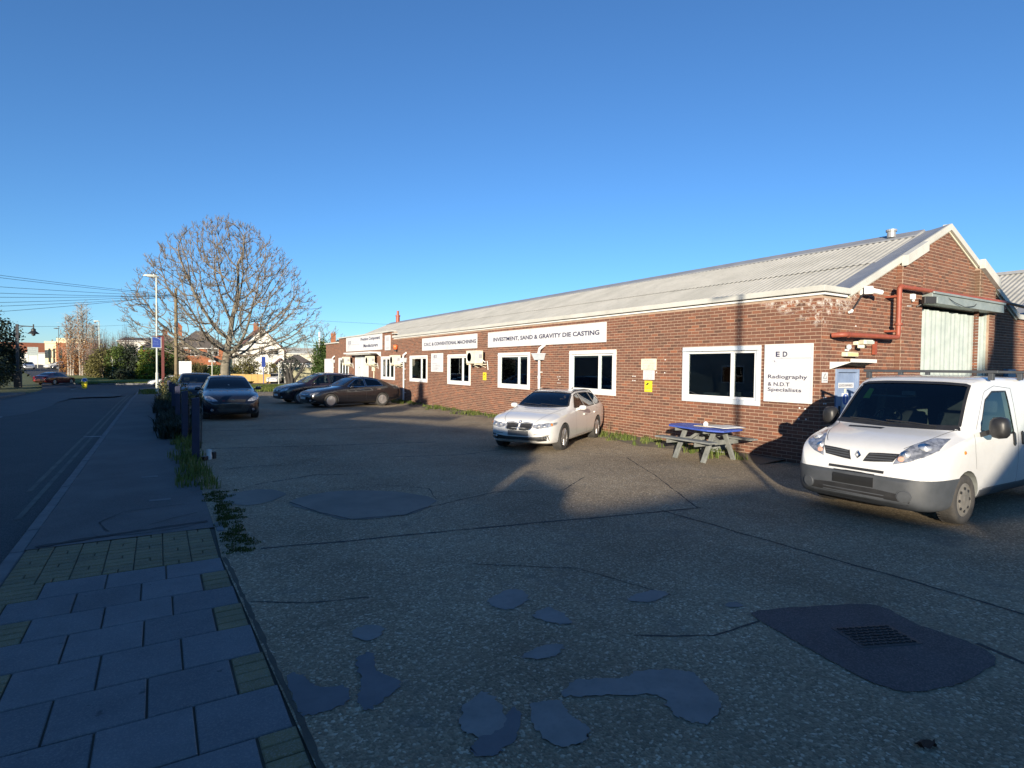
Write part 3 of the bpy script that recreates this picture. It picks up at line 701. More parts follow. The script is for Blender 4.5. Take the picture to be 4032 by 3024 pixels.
m = MB(); m.quad((16.55,6.6,5.43),(21.2,6.6,3.45),(21.2,46,3.45),(16.55,46,5.43)); m.quad((11.6,6.6,3.3),(16.5,6.6,5.38),(16.5,46,5.38),(11.6,46,3.3))
world_parent(m.build('roof', MT['roofsheet'], fix=False), works)
m = MB(); V = []
for i in range(2):
    y = (7.0, 46.1)[i]; V += [(16.1,y,5.3),(16.12,y,5.34),(16.5,y,5.52),(16.88,y,5.34),(16.9,y,5.3)]
m.add(V, [(j, j+1, j+6, j+5) for j in range(4)]+[(0,1,2,3,4)]); world_parent(m.build('ridge_cap', MT['flash'], fix=False), works)
m = MB(); V = []
for x in (12.0, 13.4, 14.8, 16.2, 16.5):
    z = 3.42+sl*(x-11.9); V += [(x,7.05,z+.035),(x,6.86,z+.045),(x,6.66,z+.075),(x,6.455,z+.118)]
m.add(V, [(4*i+j, 4*i+j+1, 4*i+j+5, 4*i+j+4) for i in range(4) for j in range(3)]); world_parent(m.build('verge_flashing', MT['flash'], smooth=True, fix=False), works)
m = MB(); m.box(11.09,6.40,3.487,11.115,30.5,3.605); m.box(11.115,6.40,3.487,12.06,30.5,3.5); m.box(11.115,6.40,3.5,12.08,6.425,3.605)
world_parent(m.build('gutter_box', MT['trimwhite'], bev=.004), works)
m = MB(); m.box(11.165,6.455,3.425,11.195,30.7,3.466); m.box(11.165,6.435,3.425,12.0,6.453,3.466); world_parent(m.build('soffit_strip', MT['white']), works)
# raking copings of the gable
m = MB()
def rake(m, xa, za, xb, zb, y0, y1, h):
    m.add([(xa,y0,za),(xb,y0,zb),(xb,y0,zb+h),(xa,y0,za+h),(xa,y1,za),(xb,y1,zb),(xb,y1,zb+h),(xa,y1,za+h)], [(0,1,2,3),(5,4,7,6),(3,2,6,7),(0,4,5,1),(0,3,7,4),(1,5,6,2)])
rk = lambda x: 3.45+.437*(x-12.06) if x < 16.5 else 3.45+.437*(20.94-x)
rake(m, 12.08, rk(12.08), 16.5, rk(16.5), 6.40, 6.46, .155); rake(m, 16.5, rk(16.5), 20.94, rk(20.94), 6.40, 6.6, .155)
rake(m, 14.08, rk(14.08)-.07, 15.06, rk(15.06)-.07, 6.27, 6.398, .235); rake(m, 18.13, rk(18.13)-.07, 19.17, rk(19.17)-.07, 6.27, 6.398, .235)
world_parent(m.build('verge_coping', MT['trimwhite'], bev=.006), works)
m = MB(); rake(m, 12.1, rk(12.1)-.045, 16.5, rk(16.5)-.045, 6.46, 6.49, .04); rake(m, 16.5, rk(16.5)-.045, 20.9, rk(20.9)-.045, 6.46, 6.49, .04); world_parent(m.build('soffit_strip', MT['cream']), works)
m = MB(); m.lathe([(.1,0),(.1,.15),(.13,.15),(.13,.2),(.0,.22)], (16.25,7.65,5.4), 'z', 14); world_parent(m.build('roof_vent', MT['flash'], smooth=False), works)
m = MB(); m.box(11.08,30.8,3.84,11.35,42.2,3.915); m.box(11.08,30.5,3.70,11.35,30.8,3.76); world_parent(m.build('parapet_coping', MT['trimwhite'], bev=.005), works)
for q in ((11.08,42.25,3.54,11.6,46.1,3.63),(11.09,30.52,3.487,11.115,30.79,3.605)): world_parent(MB().box(*q).build('gutter_box', MT['trimwhite'], bev=.005), works)
m = MB(); m.box(11.205,30.8,3.4,11.42,42.2,3.84); world_parent(m.build('parapet_back', MT['mortar']), works)
m = MB(); m.lathe([(.16,0),(.16,.5),(.2,.5),(.2,.6),(.1,.6),(.1,.95)], (16.4,44.2,5.4), 'z', 10); world_parent(m.build('flue', MT['redpipe']), works)
# valley and the next bay to the right
m = MB(); m.box(20.9,6.42,3.46,22.0,6.6,3.6); world_parent(m.build('gutter_box', MT['trimwhite'], bev=.005), works)
o = ribbed(21.6,3.5,26.2,5.5,6.9,30, lift=0).build('roof_sheet', MT['roofsheet'], fix=False); world_parent(o, works)
m = MB(); m.quad((21.5,6.55,3.47),(26.2,6.55,5.5),(26.2,6.9,5.53),(21.5,6.9,3.5)); m.box(26.0,6.6,5.45,26.4,30,5.56); world_parent(m.build('verge_flashing', MT['flash'], fix=False), works)
m = MB(); m.quad((23.2,6.5,-.1),(32,6.5,-.1),(32,6.5,3.4),(26.2,6.5,5.4),(23.2,6.5,4.1)); world_parent(m.build('end_wall', MT['brick'], fix=False), works)
# dark room behind the windows
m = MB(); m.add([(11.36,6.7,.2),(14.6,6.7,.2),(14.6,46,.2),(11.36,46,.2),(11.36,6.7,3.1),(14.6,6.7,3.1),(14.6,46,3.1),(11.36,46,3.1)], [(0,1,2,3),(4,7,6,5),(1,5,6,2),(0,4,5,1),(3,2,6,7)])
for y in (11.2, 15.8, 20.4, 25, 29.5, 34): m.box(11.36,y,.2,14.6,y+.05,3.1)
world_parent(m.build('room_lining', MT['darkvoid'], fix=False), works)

# windows: board frame, inner sash, panes
def ring(m, X0, X1, a, b, c, d, w, wb=None):
    wb = wb or w
    m.box(X0,a,c,X1,b,c+wb); m.box(X0,a,d-w,X1,b,d); m.box(X0,a,c+wb,X1,a+w,d-w); m.box(X0,b-w,c+wb,X1,b,d-w)
def window(a, b, c, d, split, blind=None, three=False):
    m = MB(); ring(m, XW-.042, XW+.06, a, b, c, d, .1, .11)
    m.box(XW-.075, a+.02, d-.105, XW-.0425, b-.02, d-.075)                       # drip lip under the head
    w = world_parent(m.build('window', MT['palegrey'] if a < 12 else MT['upvc'], bev=.006), works)
    a2, b2, c2, d2 = a+.102, b-.102, c+.112, d-.102
    m = MB(); ring(m, XW-.012, XW+.055, a2, b2, c2, d2, .06)
    cuts = [a2+(b2-a2)*s for s in split]
    for y in cuts: m.box(XW-.012, y-.045, c2+.06, XW+.055, y+.045, d2-.06)
    world_parent(m.build('sash', MT['upvc'], bev=.005), w)
    ed = [a2+.06]+[t for y in cuts for t in (y-.045, y+.045)]+[b2-.06]
    for p, q in zip(ed[::2], ed[1::2]):
        m = MB(); m.box(XW+.018, p-.01, c2+.05, XW+.026, q+.01, d2-.05); world_parent(m.build('pane', MT['winglass']), w)
    if blind:
        m = MB(); y0, y1 = a2+.02, b2-.02; k = int((y1-y0)/.1)
        for i in range(k):
            y = y0+(y1-y0)*i/k; m.quad((XW+.2,y,c2),(XW+.235,y+.085,c2),(XW+.235,y+.085,d2),(XW+.2,y,d2))
        world_parent(m.build('blind', MT['blind'], fix=False), w)
    return w
for k, (a, b, c, d) in enumerate(wins):
    window(a, b, c, d, (.32,) if k < 5 else (.34,.66), blind=k >= 2)
# things on the inner sill of the nearest window
m = MB(); m.box(11.45,8.6,1.28,11.6,8.9,1.4); m.box(11.42,9.2,1.28,11.6,9.55,1.36); m.box(11.5,12.7,1.28,11.7,13.2,1.62); m.box(12.6,8.2,.3,13.4,9.8,1.35); m.box(12.9,12.9,.3,13.5,14.4,1.5)
MT['clutter'] = pm('bench_clutter', (.2,.21,.22), (.12,.12,.13), 5, .7); world_parent(m.build('bench', MT['clutter'], bev=.01), works)
# main entrance door pair, porch hood, far white door
m = MB(); ring(m, XW-.03, XW+.05, 35.3, 38.1, .02, 2.5, .09); m.box(XW-.02, 36.66, .11, XW+.04, 36.74, 2.41); de = world_parent(m.build('entrance_frame', MT['palegrey'], bev=.005), works)
MT['doorgrey'] = pm('pale_grey_door', (.56,.6,.6), (.5,.54,.55), 2, .5, grime=.1)
for a, b in ((35.39,36.655),(36.745,38.01)):
    m = MB(); m.box(XW+.0, a, .1, XW+.04, b, 2.4); dl = world_parent(m.build('door', MT['doorgrey'], bev=.004), works)
    m = MB(); hy = b-.12 if a < 36 else a+.12; m.box(XW-.06, hy-.02, 1.0, XW-.001, hy+.02, 1.25); world_parent(m.build('handle', MT['dkmetal'], bev=.006), dl)
m = MB(); m.box(10.45, 32.9, 2.66, 11.18, 38.3, 2.75); m.add([(10.9,32.9,2.659),(11.18,32.9,2.659),(11.18,32.9,2.45),(10.9,32.94,2.659),(11.18,32.94,2.659),(11.18,32.94,2.45)],[(0,2,1),(3,4,5),(0,1,4,3),(1,2,5,4),(0,3,5,2)]); m.box(10.55, 33.2, 2.6, 11.15, 38.1, 2.655); world_parent(m.build('porch_hood', MT['white'], bev=.006), works)
m = MB(); m.box(11.08,43.9,.0,11.18,46.0,2.42)
for k in range(4): m.box(11.05,43.98+k*.5,.1,11.079,44.4+k*.5,2.32)
world_parent(m.build('door', MT['upvc'], bev=.006), works)
# gable door, hood
m = MB()
for x0, x1, z0, z1 in ((11.73,11.8,0,1.96),(12.53,12.6,0,1.96),(11.8,12.53,1.89,1.96)): m.box(x0,6.47,z0,x1,6.6,z1)
world_parent(m.build('door_frame', MT['bluedoor'], bev=.004), works)
m = MB(); m.box(11.81,6.53,.02,12.52,6.57,1.885); gd = world_parent(m.build('door', MT['bluedoor'], bev=.003), works)
m = MB(); m.bar((11.9,6.49,.9),(11.9,6.49,1.2),.03); m.box(11.885,6.49,1.03,11.915,6.53,1.06); world_parent(m.build('handle', MT['dkmetal']), gd)
m = MB(); m.box(11.5,6.06,2.09,12.45,6.085,2.16); m.add([(11.5,6.086,2.1),(11.54,6.086,2.1),(11.54,6.49,2.1),(11.5,6.49,2.1),(11.5,6.086,2.085),(11.54,6.086,2.085),(11.54,6.49,1.95),(11.5,6.49,1.95)],[(0,1,2,3),(4,7,6,5),(0,4,5,1),(0,3,7,4),(1,5,6,2),(3,2,6,7)])
hood = world_parent(m.build('door_hood', MT['white'], bev=.003), works)
MT['rotboard'] = pm('weathered_board', (.3,.23,.14), (.17,.13,.085), 6, .9, bmp=.4, bscale=30, grime=.4)
m = MB(); m.add([(11.55,6.086,2.12),(12.45,6.086,2.12),(12.62,6.49,2.06),(11.55,6.49,2.09),(11.55,6.086,2.1),(12.45,6.086,2.1),(12.7,6.49,2.0),(11.55,6.49,2.07)],[(0,1,2,3),(4,7,6,5),(0,4,5,1),(0,3,7,4),(1,5,6,2),(3,2,6,7)])
world_parent(m.build('board', MT['rotboard'], fix=False), hood)
# folding shutter: saw-tooth leaves under a galvanised box
sh = world_parent(MB().box(15.09,6.66,0,18.73,6.7,3.46).build('shutter', MT['darkvoid']), works)
nl = 7
for k in range(nl):
    xa = 15.1+k*3.62/nl; xb = 15.1+(k+1)*3.62/nl; V = []; m = MB()
    for i in range(9):
        t = i/8; x = xa+(xb-xa)*t; y = 6.6-.13*t+(.012 if i % 2 else 0); V += [(x,y,.02),(x,y,3.4)]
    V += [(xb+.002,6.62,.02),(xb+.002,6.62,3.4)]
    m.add(V, [(2*i, 2*i+2, 2*i+3, 2*i+1) for i in range(9)])
    o = m.build('shutter_leaf', MT['galv'], fix=False); world_parent(o, sh)
m = MB(); m.box(15.03,6.17,3.5,19.1,6.495,3.73); m.box(15.03,6.13,3.71,19.1,6.168,3.76); world_parent(m.build('shutter_box', MT['galvdark'], bev=.006), works)
for q in ((18.74,6.43,0,18.8,6.5,3.49),(15.03,6.43,0,15.09,6.5,3.49)): world_parent(MB().box(*q).build('shutter_guide', MT['galv']), works)

# ------------------------------------------------------------------ things hung on the works
def wallsign(name, Y0, Y1, z0, z1, label, cat='sign', th=.03, mat='sign', rim=True, group=None):
    s = empty(name, (XW, (Y0+Y1)/2, (z0+z1)/2), 0, label, cat, group)
    w, h = Y1-Y0, z1-z0
    m = MB(); m.box(-th-.012, -w/2, -h/2, -.012, w/2, h/2); m.build('board', MT[mat], s, bev=.004)
    if rim:
        m = MB(); e = .025
        for a, b, c, d in ((-w/2,w/2,-h/2,-h/2+e),(-w/2,w/2,h/2-e,h/2),(-w/2,-w/2+e,-h/2+e,h/2-e),(w/2-e,w/2,-h/2+e,h/2-e)): m.box(-th-.02, a, c, -th-.0125, b, d)
        m.build('rim', MT['white'], s)
    s['w'] = w; s['h'] = h
    M = Matrix(((0,0,-1,-th-.013),(-1,0,0,w/2),(0,1,0,-h/2),(0,0,0,1)))
    return s, M, w, h
def logo(s, M, x, y, r, E, eh):
    """ring of a gear, the two initials and a long rule"""
    m = MB()
    for k in range(28):
        t = 2*math.pi*k/28; t2 = t+.16
        for ra, rb, w in ((r*.9, r, 0), ):
            P_ = [(x+ra*math.cos(t), y+ra*math.sin(t)), (x+rb*math.cos(t), y+rb*math.sin(t)), (x+rb*math.cos(t2), y+rb*math.sin(t2)), (x+ra*math.cos(t2), y+ra*math.sin(t2))]
            m.quad(*[M @ Vector((px, py, .002)) for px, py in P_])
    for k in range(6):
        t = math.pi*k/6; m.quad(*[M @ Vector((x+a*math.cos(t)*r*.86-math.sin(t)*b, y+a*math.sin(t)*r*.86+math.cos(t)*b, .0016)) for a, b in ((-1,-.004),(1,-.004),(1,.004),(-1,.004))])
    m.build('emblem', MT['greypale'], s, fix=False)
    text('E', x+r*.12, y+r*.5, eh*.82, eh, M, MT['ink'], s, bold=.03); text('D', x+r*.12+eh*1.45, y+r*.5, eh*.95, eh, M, MT['ink'], s, bold=.03)
    m = MB(); m.quad(*[M @ Vector(p) for p in ((x+r*.2, y+r*.32, .002), (x+E, y+r*.32, .002), (x+E, y+r*.37, .002), (x+r*.2, y+r*.37, .002))]); m.build('rule', MT['greyink'], s, fix=False)
MT['greypale'] = pm('pale_grey_print', (.55,.56,.62), (.5,.51,.57), 4, .5)
s, M, w, h = wallsign('wall_sign', 12.9, 19.95, 2.69, 3.28, 'long white wall sign lettered INVESTMENT, SAND & GRAVITY DIE CASTING')
text('INVESTMENT, SAND & GRAVITY DIE CASTING', .42, .2, 6.34, .17, M, MT['ink'], s, bold=.028)
m = MB()
for y in (3.02, 5.98): m.quad(*[M @ Vector((y+a, .03+b*(h-.06), .002)) for a, b in ((0,0),(.014,0),(.014,1),(0,1))])
m.build('panel_joint', MT['greyink'], s, fix=False)
s, M, w, h = wallsign('wall_sign', 20.9, 26.63, 2.69, 3.29, 'white wall sign lettered C.N.C. & CONVENTIONAL MACHINING')
text('C.N.C. & CONVENTIONAL MACHINING', .22, .22, 5.45, .155, M, MT['ink'], s, bold=.028)
m = MB(); m.quad(*[M @ Vector((2.93+a, .03+b*(h-.06), .002)) for a, b in ((0,0),(.012,0),(.012,1),(0,1))]); m.build('panel_joint', MT['greyink'], s, fix=False)
s, M, w, h = wallsign('wall_sign', 32.68, 40.18, 2.88, 3.86, 'white sign lettered Precision Component Manufacturers above the entrance')
logo(s, M, .55, .35, .26, 2.6, .22)
text('Precision Component', 3.35, .58, 3.8, .25, M, MT['ink'], s, bold=.028); text('Manufacturers', 3.95, .2, 2.8, .21, M, MT['ink'], s, bold=.028)
s, M, w, h = wallsign('wall_sign', 31.28, 32.16, 2.82, 3.67, 'narrow white notice board beside the entrance sign')
for q in range(3): text('OFFICE HOURS', .22, .68-q*.07, .44, .04, M, MT['greyink'], s)
text('WELCOME', .12, .1, .6, .05, M, MT['greyink'], s)
s, M, w, h = wallsign('wall_sign', 24.22, 25.52, 1.67, 2.54, 'square white sign with logo between two windows')
logo(s, M, .3, .58, .15, .9, .13)
for q, t in enumerate(('ENQUIRIES', 'and deliveries')): text(t, .15, .36-q*.1, .5+.35*q, .05, M, MT['greyink'], s)
for q, t in enumerate(('GOODS INWARDS', 'reception')): text(t, .15, .15-q*.08, .7-.1*q, .045, M, MT['greyink'], s)
s, M, w, h = wallsign('wall_sign', 6.64, 7.71, 1.25, 2.47, 'tall white sign lettered Radiography & N.D.T Specialists near the corner')
logo(s, M, .24, .86, .185, .82, .11)
for q, (t, ww) in enumerate((('Radiography', .88), ('& N.D.T', .5), ('Specialists', .76))): text(t, .09, .47-q*.135, ww, .105 if q == 0 else (.08 if q == 1 else .1), M, MT['ink'], s, bold=.016)
s, M, w, h = wallsign('warning_sign', 10.9, 11.46, 1.89, 2.19, 'weathered cream WARNING sign about clamping on the brick wall', th=.01, mat='cream', rim=False)
for q, (t, x, ww) in enumerate((('WARNING', .13, .3), ('UNAUTHORISED', .05, .46), ('VEHICLES WILL', .05, .46), ('BE CLAMPED', .08, .41))): text(t, x, .225-q*.068, ww, .042, M, MT['greyink'], s)
s, M, w, h = wallsign('notice', 10.96, 11.38, 1.625, 1.883, 'small white notice under the cream WARNING sign', th=.01, rim=False)
for q in range(6): text(('NOTICE TO', 'ALL DRIVERS', 'PARKING IS FOR', 'STAFF AND VISITORS', 'AT OWN RISK', 'THANK YOU')[q], .07, .215-q*.038, .28, .022, M, MT['greyink'], s)
def cctv_sign(Y0, Y1, z0, z1, label):
    s, M, w, h = wallsign('camera_notice', Y0, Y1, z0, z1, label, 'notice', .008, 'yellow', False, 'yellow camera notices on the brick wall')
    m = MB(); c = Vector((w*.42, h*.74, .002)); m.quad(*[M @ (c+Vector(p)) for p in ((-.06,-.02,0),(.02,.035,0),(.045,.0,0),(-.03,-.055,0))]); m.build('camera_symbol', MT['black'], s, fix=False)
    text('CCTV', w*.25, h*.3, w*.5, h*.09, M, MT['black'], s); text('IN OPERATION', w*.12, h*.17, w*.76, h*.06, M, MT['greyink'], s)
cctv_sign(11.04, 11.32, 1.30, 1.6, 'yellow camera notice below two other signs on the wall')
cctv_sign(20.12, 20.4, 1.39, 1.7, 'yellow camera notice right of an air conditioner')
o, M, w, h = wallsign('camera_notice', 36.95, 37.4, 1.55, 1.95, 'yellow camera notice stuck on the grey entrance door', 'notice', .006, 'yellow', False, 'yellow camera notices on the brick wall'); o.location.x = 11.22
m = MB(); m.quad(*[M @ Vector(p) for p in ((.12,.24,.002),(.24,.31,.002),(.27,.26,.002),(.15,.19,.002))]); m.build('camera_symbol', MT['black'], o, fix=False)
# white filler plugs left where other signs were fixed
for Y, z in ((11.7,1.71),(11.78,1.71),(11.7,1.59),(11.78,1.59),(10.6,2.16),(10.61,1.82),(10.9,1.83),(15.29,1.62),(15.18,1.63),(15.24,1.53),(15.28,1.42),(15.17,1.42),(6.91,1.15),(6.79,1.14),(6.92,.93),(6.77,.93)):
    m = MB(); m.lathe([(.0,-.004),(.017,-.003),(.017,.012)], (XW-.012, Y, z), 'x', 8); o = m.build('filler_plug', MT['white']); world_parent(o, fw_)
# air conditioners
def aircon(Yc, zc, label):
    a = empty('air_conditioner', (10.98, Yc, zc), 0, label, 'air conditioner', 'air conditioners along the long wall')
    m = MB(); m.box(-.33,-.42,-.26,.0,.42,.26); m.build('casing', MT['cream'], a, bev=.015)
    m = MB(); m.lathe([(.205,-.334),(.225,-.345),(.215,-.331)], (0,.13,0), 'x', 20)
    for k in range(5): m.lathe([(.035+.035*k,-.338),(.043+.035*k,-.338)], (0,.13,0), 'x', 16)
    m.build('fan_guard', MT['white'], a)
    m = MB(); m.lathe([(0.0,-.3315),(.2,-.3315)], (0,.13,0), 'x', 18); m.build('fan', MT['dkmetal'], a)
    m = MB()
    for y in (-.32, .32): m.box(-.34,y-.018,-.305,.2,y+.018,-.265); m.bar((-.1,y,-.3),(.19,y,-.42),.02)
    m.build('bracket', MT['cream'], a)
    m = MB(); m.tube([(-.05,-.43,-.1),(.05,-.5,-.2),(.15,-.5,-.15),(.2,-.48,-.5)], .018, 6); m.build('pipe', MT['white'], a)
    m = MB(); m.box(-.2,-.425,-.05,-.05,-.4205,.12); m.build('label_plate', MT['greyink'], a)
for Yc, zc, lb in ((20.45, 2.31, 'cream air conditioner overlapping the window nearest the CONVENTIONAL MACHINING sign end'), (29.55, 2.24, 'cream air conditioner beside the second drainpipe and orange siren'), (33.85, 2.24, 'cream air conditioner right of the grey entrance door'), (39.0, 2.24, 'cream air conditioner left of the grey entrance door')):
    aircon(Yc, zc, lb)
# hopper heads and down pipes
def drain(Y, z0, label, foot=0):
    d = empty('drainpipe', (XW, Y, 0), 0, label, 'drainpipe', 'white drainpipes with hopper heads')
    m = MB(); m.add([(-.2,-.17,z0-.1),(-.02,-.17,z0-.1),(-.02,.17,z0-.1),(-.2,.17,z0-.1),(-.26,-.25,z0+.1),(-.02,-.25,z0+.1),(-.02,.25,z0+.1),(-.26,.25,z0+.1)], [(0,3,2,1),(0,1,5,4),(1,2,6,5),(2,3,7,6),(3,0,4,7)]); m.box(-.27,-.26,z0+.1,-.015,.26,z0+.13); m.build('hopper', MT['palegrey'], d, bev=.004)
    m = MB(); m.tube([(-.1,0,z0-.1),(-.1,0,.05)], .045, 10); m.tube([(-.1,0,z0*.72),(-.1,0,z0*.72-.1)], .055, 10); m.build('pipe', MT['white'], d, smooth=True, auto=rad(40))
    m = MB(); m.tube([(-.12,.02,z0+.12),(-.16,-.1,z0+.28),(-.02,-.22,z0+.42)], .05, 8); m.build('swan_neck', MT['white'], d, auto=rad(40))
    m = MB()
    for z in (.5, 1.2, 1.75): m.box(-.09,-.075,z,-.01,.075,z+.03)
    m.build('bracket', MT['white'], d)
drain(16.25, 2.28, 'white drainpipe and hopper between the two windows behind the white estate car')
drain(29.0, 2.22, 'white drainpipe and hopper next to the black saloon car')
drain(43.5, 2.2, 'white drainpipe and hopper at the far end by the white door')
sr_ = empty('alarm_siren', (XW, 30.2, 2.92), 0, 'orange alarm siren with black base high on the wall', 'siren')
m = MB(); m.lathe([(.0,.16),(.11,.15),(.13,.08),(.1,-.08),(.07,-.1)], (-.12,0,0), 'z', 12); m.build('dome', pm('orange_dome', (.75,.16,.05), (.65,.13,.04), 3, .35), sr_, smooth=True)
m = MB(); m.lathe([(.07,-.1),(.06,-.2),(.0,-.2)], (-.12,0,0), 'z', 10); m.box(-.06,-.05,-.2,-.005,.05,-.1); m.build('base', MT['black'], sr_)
g = empty('gas_pipe', (XW, 34.1, 0), 0, 'pale yellow gas pipe with meter box right of the entrance', 'pipe')
m = MB(); m.tube([(-.05,0,0),(-.05,0,2.5)], .03, 8); m.build('riser', MT['cream'], g); m = MB(); m.box(-.16,-.1,1.6,-.012,.1,1.85); m.build('box', MT['cream'], g, bev=.01)
# gable fittings
rp = empty('flue_pipe', (13.67, 6.24, 0), 0, 'rust red pipe stepping along the gable above the shutter', 'pipe')
def pipe_run(name, pts, r, mat, par, n=12):
    Q = []
    for i, p in enumerate(pts):
        p = Vector(p)
        if 0 < i < len(pts)-1:
            a = (Vector(pts[i-1])-p).normalized(); b = (Vector(pts[i+1])-p).normalized(); k = .09
            for t in (0, .25, .5, .75, 1): q = p+a*k*(1-t)**2+b*k*t**2; Q.append(q)
        else: Q.append(p)
    m = MB(); m.tube(Q, r, n); return m.build(name, mat, par, auto=rad(50))
pipe_run('pipe', [(-2.2,.2,-0+2.63),(-2.14,0,2.64),(0,0,2.655),(0,0,3.76),(5.9,0,3.80)], .052, MT['redpipe'], rp)
m = MB(); m.lathe([(.085,0),(.085,.02)], (0,0,2.92), 'z', 14); m.lathe([(.085,.025),(.085,.045)], (0,0,2.92), 'z', 14); m.lathe([(.06,0),(.06,.07)], (-2.0,0,2.64), 'x', 12); m.lathe([(.058,0),(.058,.09)], (0.06,0,3.762), 'x', 12); m.build('flange', MT['redpipe'], rp)
for x, z in ((0,3.55),(0,2.8)): MB().box(x-.07,.03,z-.02,x+.07,.255,z+.02).build('bracket', MT['redpipe'], rp)
for x in (1.5, 3.3, 5.0, 5.75): MB().box(x-.03,0.0,3.62,x+.03,.255,3.7).build('bracket', MT['redpipe'], rp)
MB().bar((-.55,.2,2.6),(-.55,.2,2.28),.07).build('bracket', MT['redpipe'], rp)
m = MB(); m.tube([(5.9,0,3.80),(9.5,.1,3.74)], .045, 8); m.build('shaded_length', MT['dkmetal'], rp)  # run of the pipe in shadow, its shade put in as dark metal
m = MB(); m.tube([(1.9,.05,3.72),(2.4,-.05,3.52),(2.9,-.07,3.44),(3.5,-.05,3.5),(4.0,.05,3.68)], .008, 5); tag(m.build('hanging_cable', MT['black']), 'black cable sagging across the front of the shutter box', 'cable').location = (13.67, 6.18, .05)
cc = empty('security_camera', (12.62, 6.42, 3.58), 0, 'white security camera high on the gable under the eaves', 'camera')
m = MB(); m.cbox((0,-.08,.02),(.2,.16,.16),.4); m.tube([(.05,-.12,.02),(.24,-.22,-.02)], .055, 10); m.build('housing', MT['white'], cc, bev=.012); m = MB(); m.box(-.06,0,-.06,.06,.07,.06); m.build('mount', MT['white'], cc)
m = MB(); m.tube([(-.08,-.0,-.06),(-.42,.03,-.42)], .014, 6); m.build('conduit', MT['dkmetal'], cc); m = MB(); m.tube([(-.42,.03,-.4),(-.44,.03,-.44),(-.52,.03,-.45)], .03, 8); m.build('elbow', MT['white'], cc)
fl = empty('floodlight', (12.4, 6.42, 2.5), 0, 'cream twin floodlight above the blue door', 'floodlight')
m = MB(); m.cbox((.08,-.12,.02),(.24,.14,.09),-.3); m.cbox((-.02,-.08,-.07),(.13,.12,.07),.3); m.box(-.05,-.02,-.04,.05,.075,.04); m.build('lamp_head', MT['cream'], fl, bev=.012); m = MB(); m.cbox((.1,-.2,.015),(.19,.012,.06),-.3); m.build('lens', MT['galv'], fl)
m = MB(); m.lathe([(.0,.05),(.045,.03),(.05,-.03),(.03,-.06)], (12.06,6.42,2.42), 'z', 10); m.box(12.04,6.42,2.33,12.08,6.49,2.37); tag(m.build('motion_sensor', MT['palegrey'], smooth=False), 'small grey motion sensor on the gable beside the floodlight', 'sensor')
bl = empty('bulkhead_light', (12.13, 6.42, 2.26), 0, 'oblong cream bulkhead light over the blue door', 'light')
m = MB(); m.box(-.22,-.05,-.045,.22,.07,.045); m.build('case', MT['cream'], bl, bev=.012); m = MB(); m.box(-.2,-.056,-.03,.2,-.0505,.03); m.build('diffuser', pm('diffuser', (.7,.62,.3), (.6,.52,.25), 4, .4), bl)
wb = empty('alarm_sensor', (14.5, 6.3, 3.6), 0, 'small white box with a lens left of the shutter box', 'sensor')
m = MB(); m.box(-.06,0,-.05,.06,.075,.07); m.tube([(0,.03,-.05),(0,.03,-.1)], .03, 8); m.tube([(-.02,.06,-.2),(-.2,.06,-.21)], .012, 6); m.build('case', MT['white'], wb, bev=.006)
bf = empty('spotlight', (14.75, 6.28, 3.5), 0, 'black spotlight tilted beside the shutter box', 'spotlight')
m = MB(); m.cbox((.1,-.12,.04),(.28,.1,.16),-.5); m.bar((0,.09,-.1),(.08,-.05,0),.03); m.build('lamp_head', MT['black'], bf, bev=.01); m = MB(); m.cbox((.135,-.175,.045),(.24,.01,.12),-.5); m.build('lens', MT['galvdark'], bf)
gs = empty('door_notice', (12.165, 6.524, 1.62), 0, 'white oblong GOODS INWARDS notice on the blue door', 'notice')
m = MB(); m.box(-.31,-.006,-.055,.31,0.004,.055); m.build('plate', MT['sign'], gs, bev=.002); text('GOODS INWARDS', -.26, -.025, .52, .05, Matrix(((1,0,0,0),(0,0,-1,-.007),(0,1,0,0),(0,0,0,1))), MT['ink'], gs)
m = MB(); m.box(-.03,-.004,-.18,.03,.004,-.07); m.build('latch_plate', MT['cream'], gs)
gs = empty('safety_notice', (12.17, 6.524, 1.33), 0, 'white safety notice with a blue disc on the blue door', 'notice')
m = MB(); m.box(-.13,-.006,-.17,.13,.004,.13); m.build('plate', MT['sign'], gs, bev=.002)
MT['signblue'] = pm('sign_blue', (.02,.1,.42), (.02,.09,.38), 3, .5)
m = MB(); m.lathe([(0,-.008),(.115,-.008),(.115,-.0065)], (0,0,0), 'y', 24); m.build('disc', MT['signblue'], gs); m = MB(); m.box(-.018,-.0105,-.07,.018,-.0085,.05); m.lathe([(0,-.0105),(.025,-.0105),(.025,-.0085)], (0,0,.075), 'y', 10); m.build('figure', MT['sign'], gs)
gs = empty('hazard_notice', (11.33, 6.485, 1.785), 0, 'small white notice with a black triangle beside the blue door', 'notice')
m = MB(); m.box(-.1,-.006,-.105,.1,.004,.105); m.build('plate', MT['sign'], gs)
m = MB(); m.quad((-.07,-.0075,-.02),(.07,-.0075,-.02),(0,-.0075,.09)); m.build('triangle', MT['black'], gs, fix=False); m = MB(); m.quad((-.05,-.009,-.01),(.05,-.009,-.01),(0,-.009,.07)); m.build('triangle_face', MT['sign'], gs, fix=False); text('CAUTION', -.07, -.075, .14, .03, Matrix(((1,0,0,0),(0,0,-1,-.0075),(0,1,0,0),(0,0,0,1))), MT['greyink'], gs)
m = MB(); m.box(20.2,6.38,1.7,20.75,6.49,2.02); tag(m.build('meter_box', pm('blue_box', (.1,.2,.3), (.08,.17,.26), 3, .5), bev=.01), 'blue grey box on the shaded wall right of the shutter', 'box')
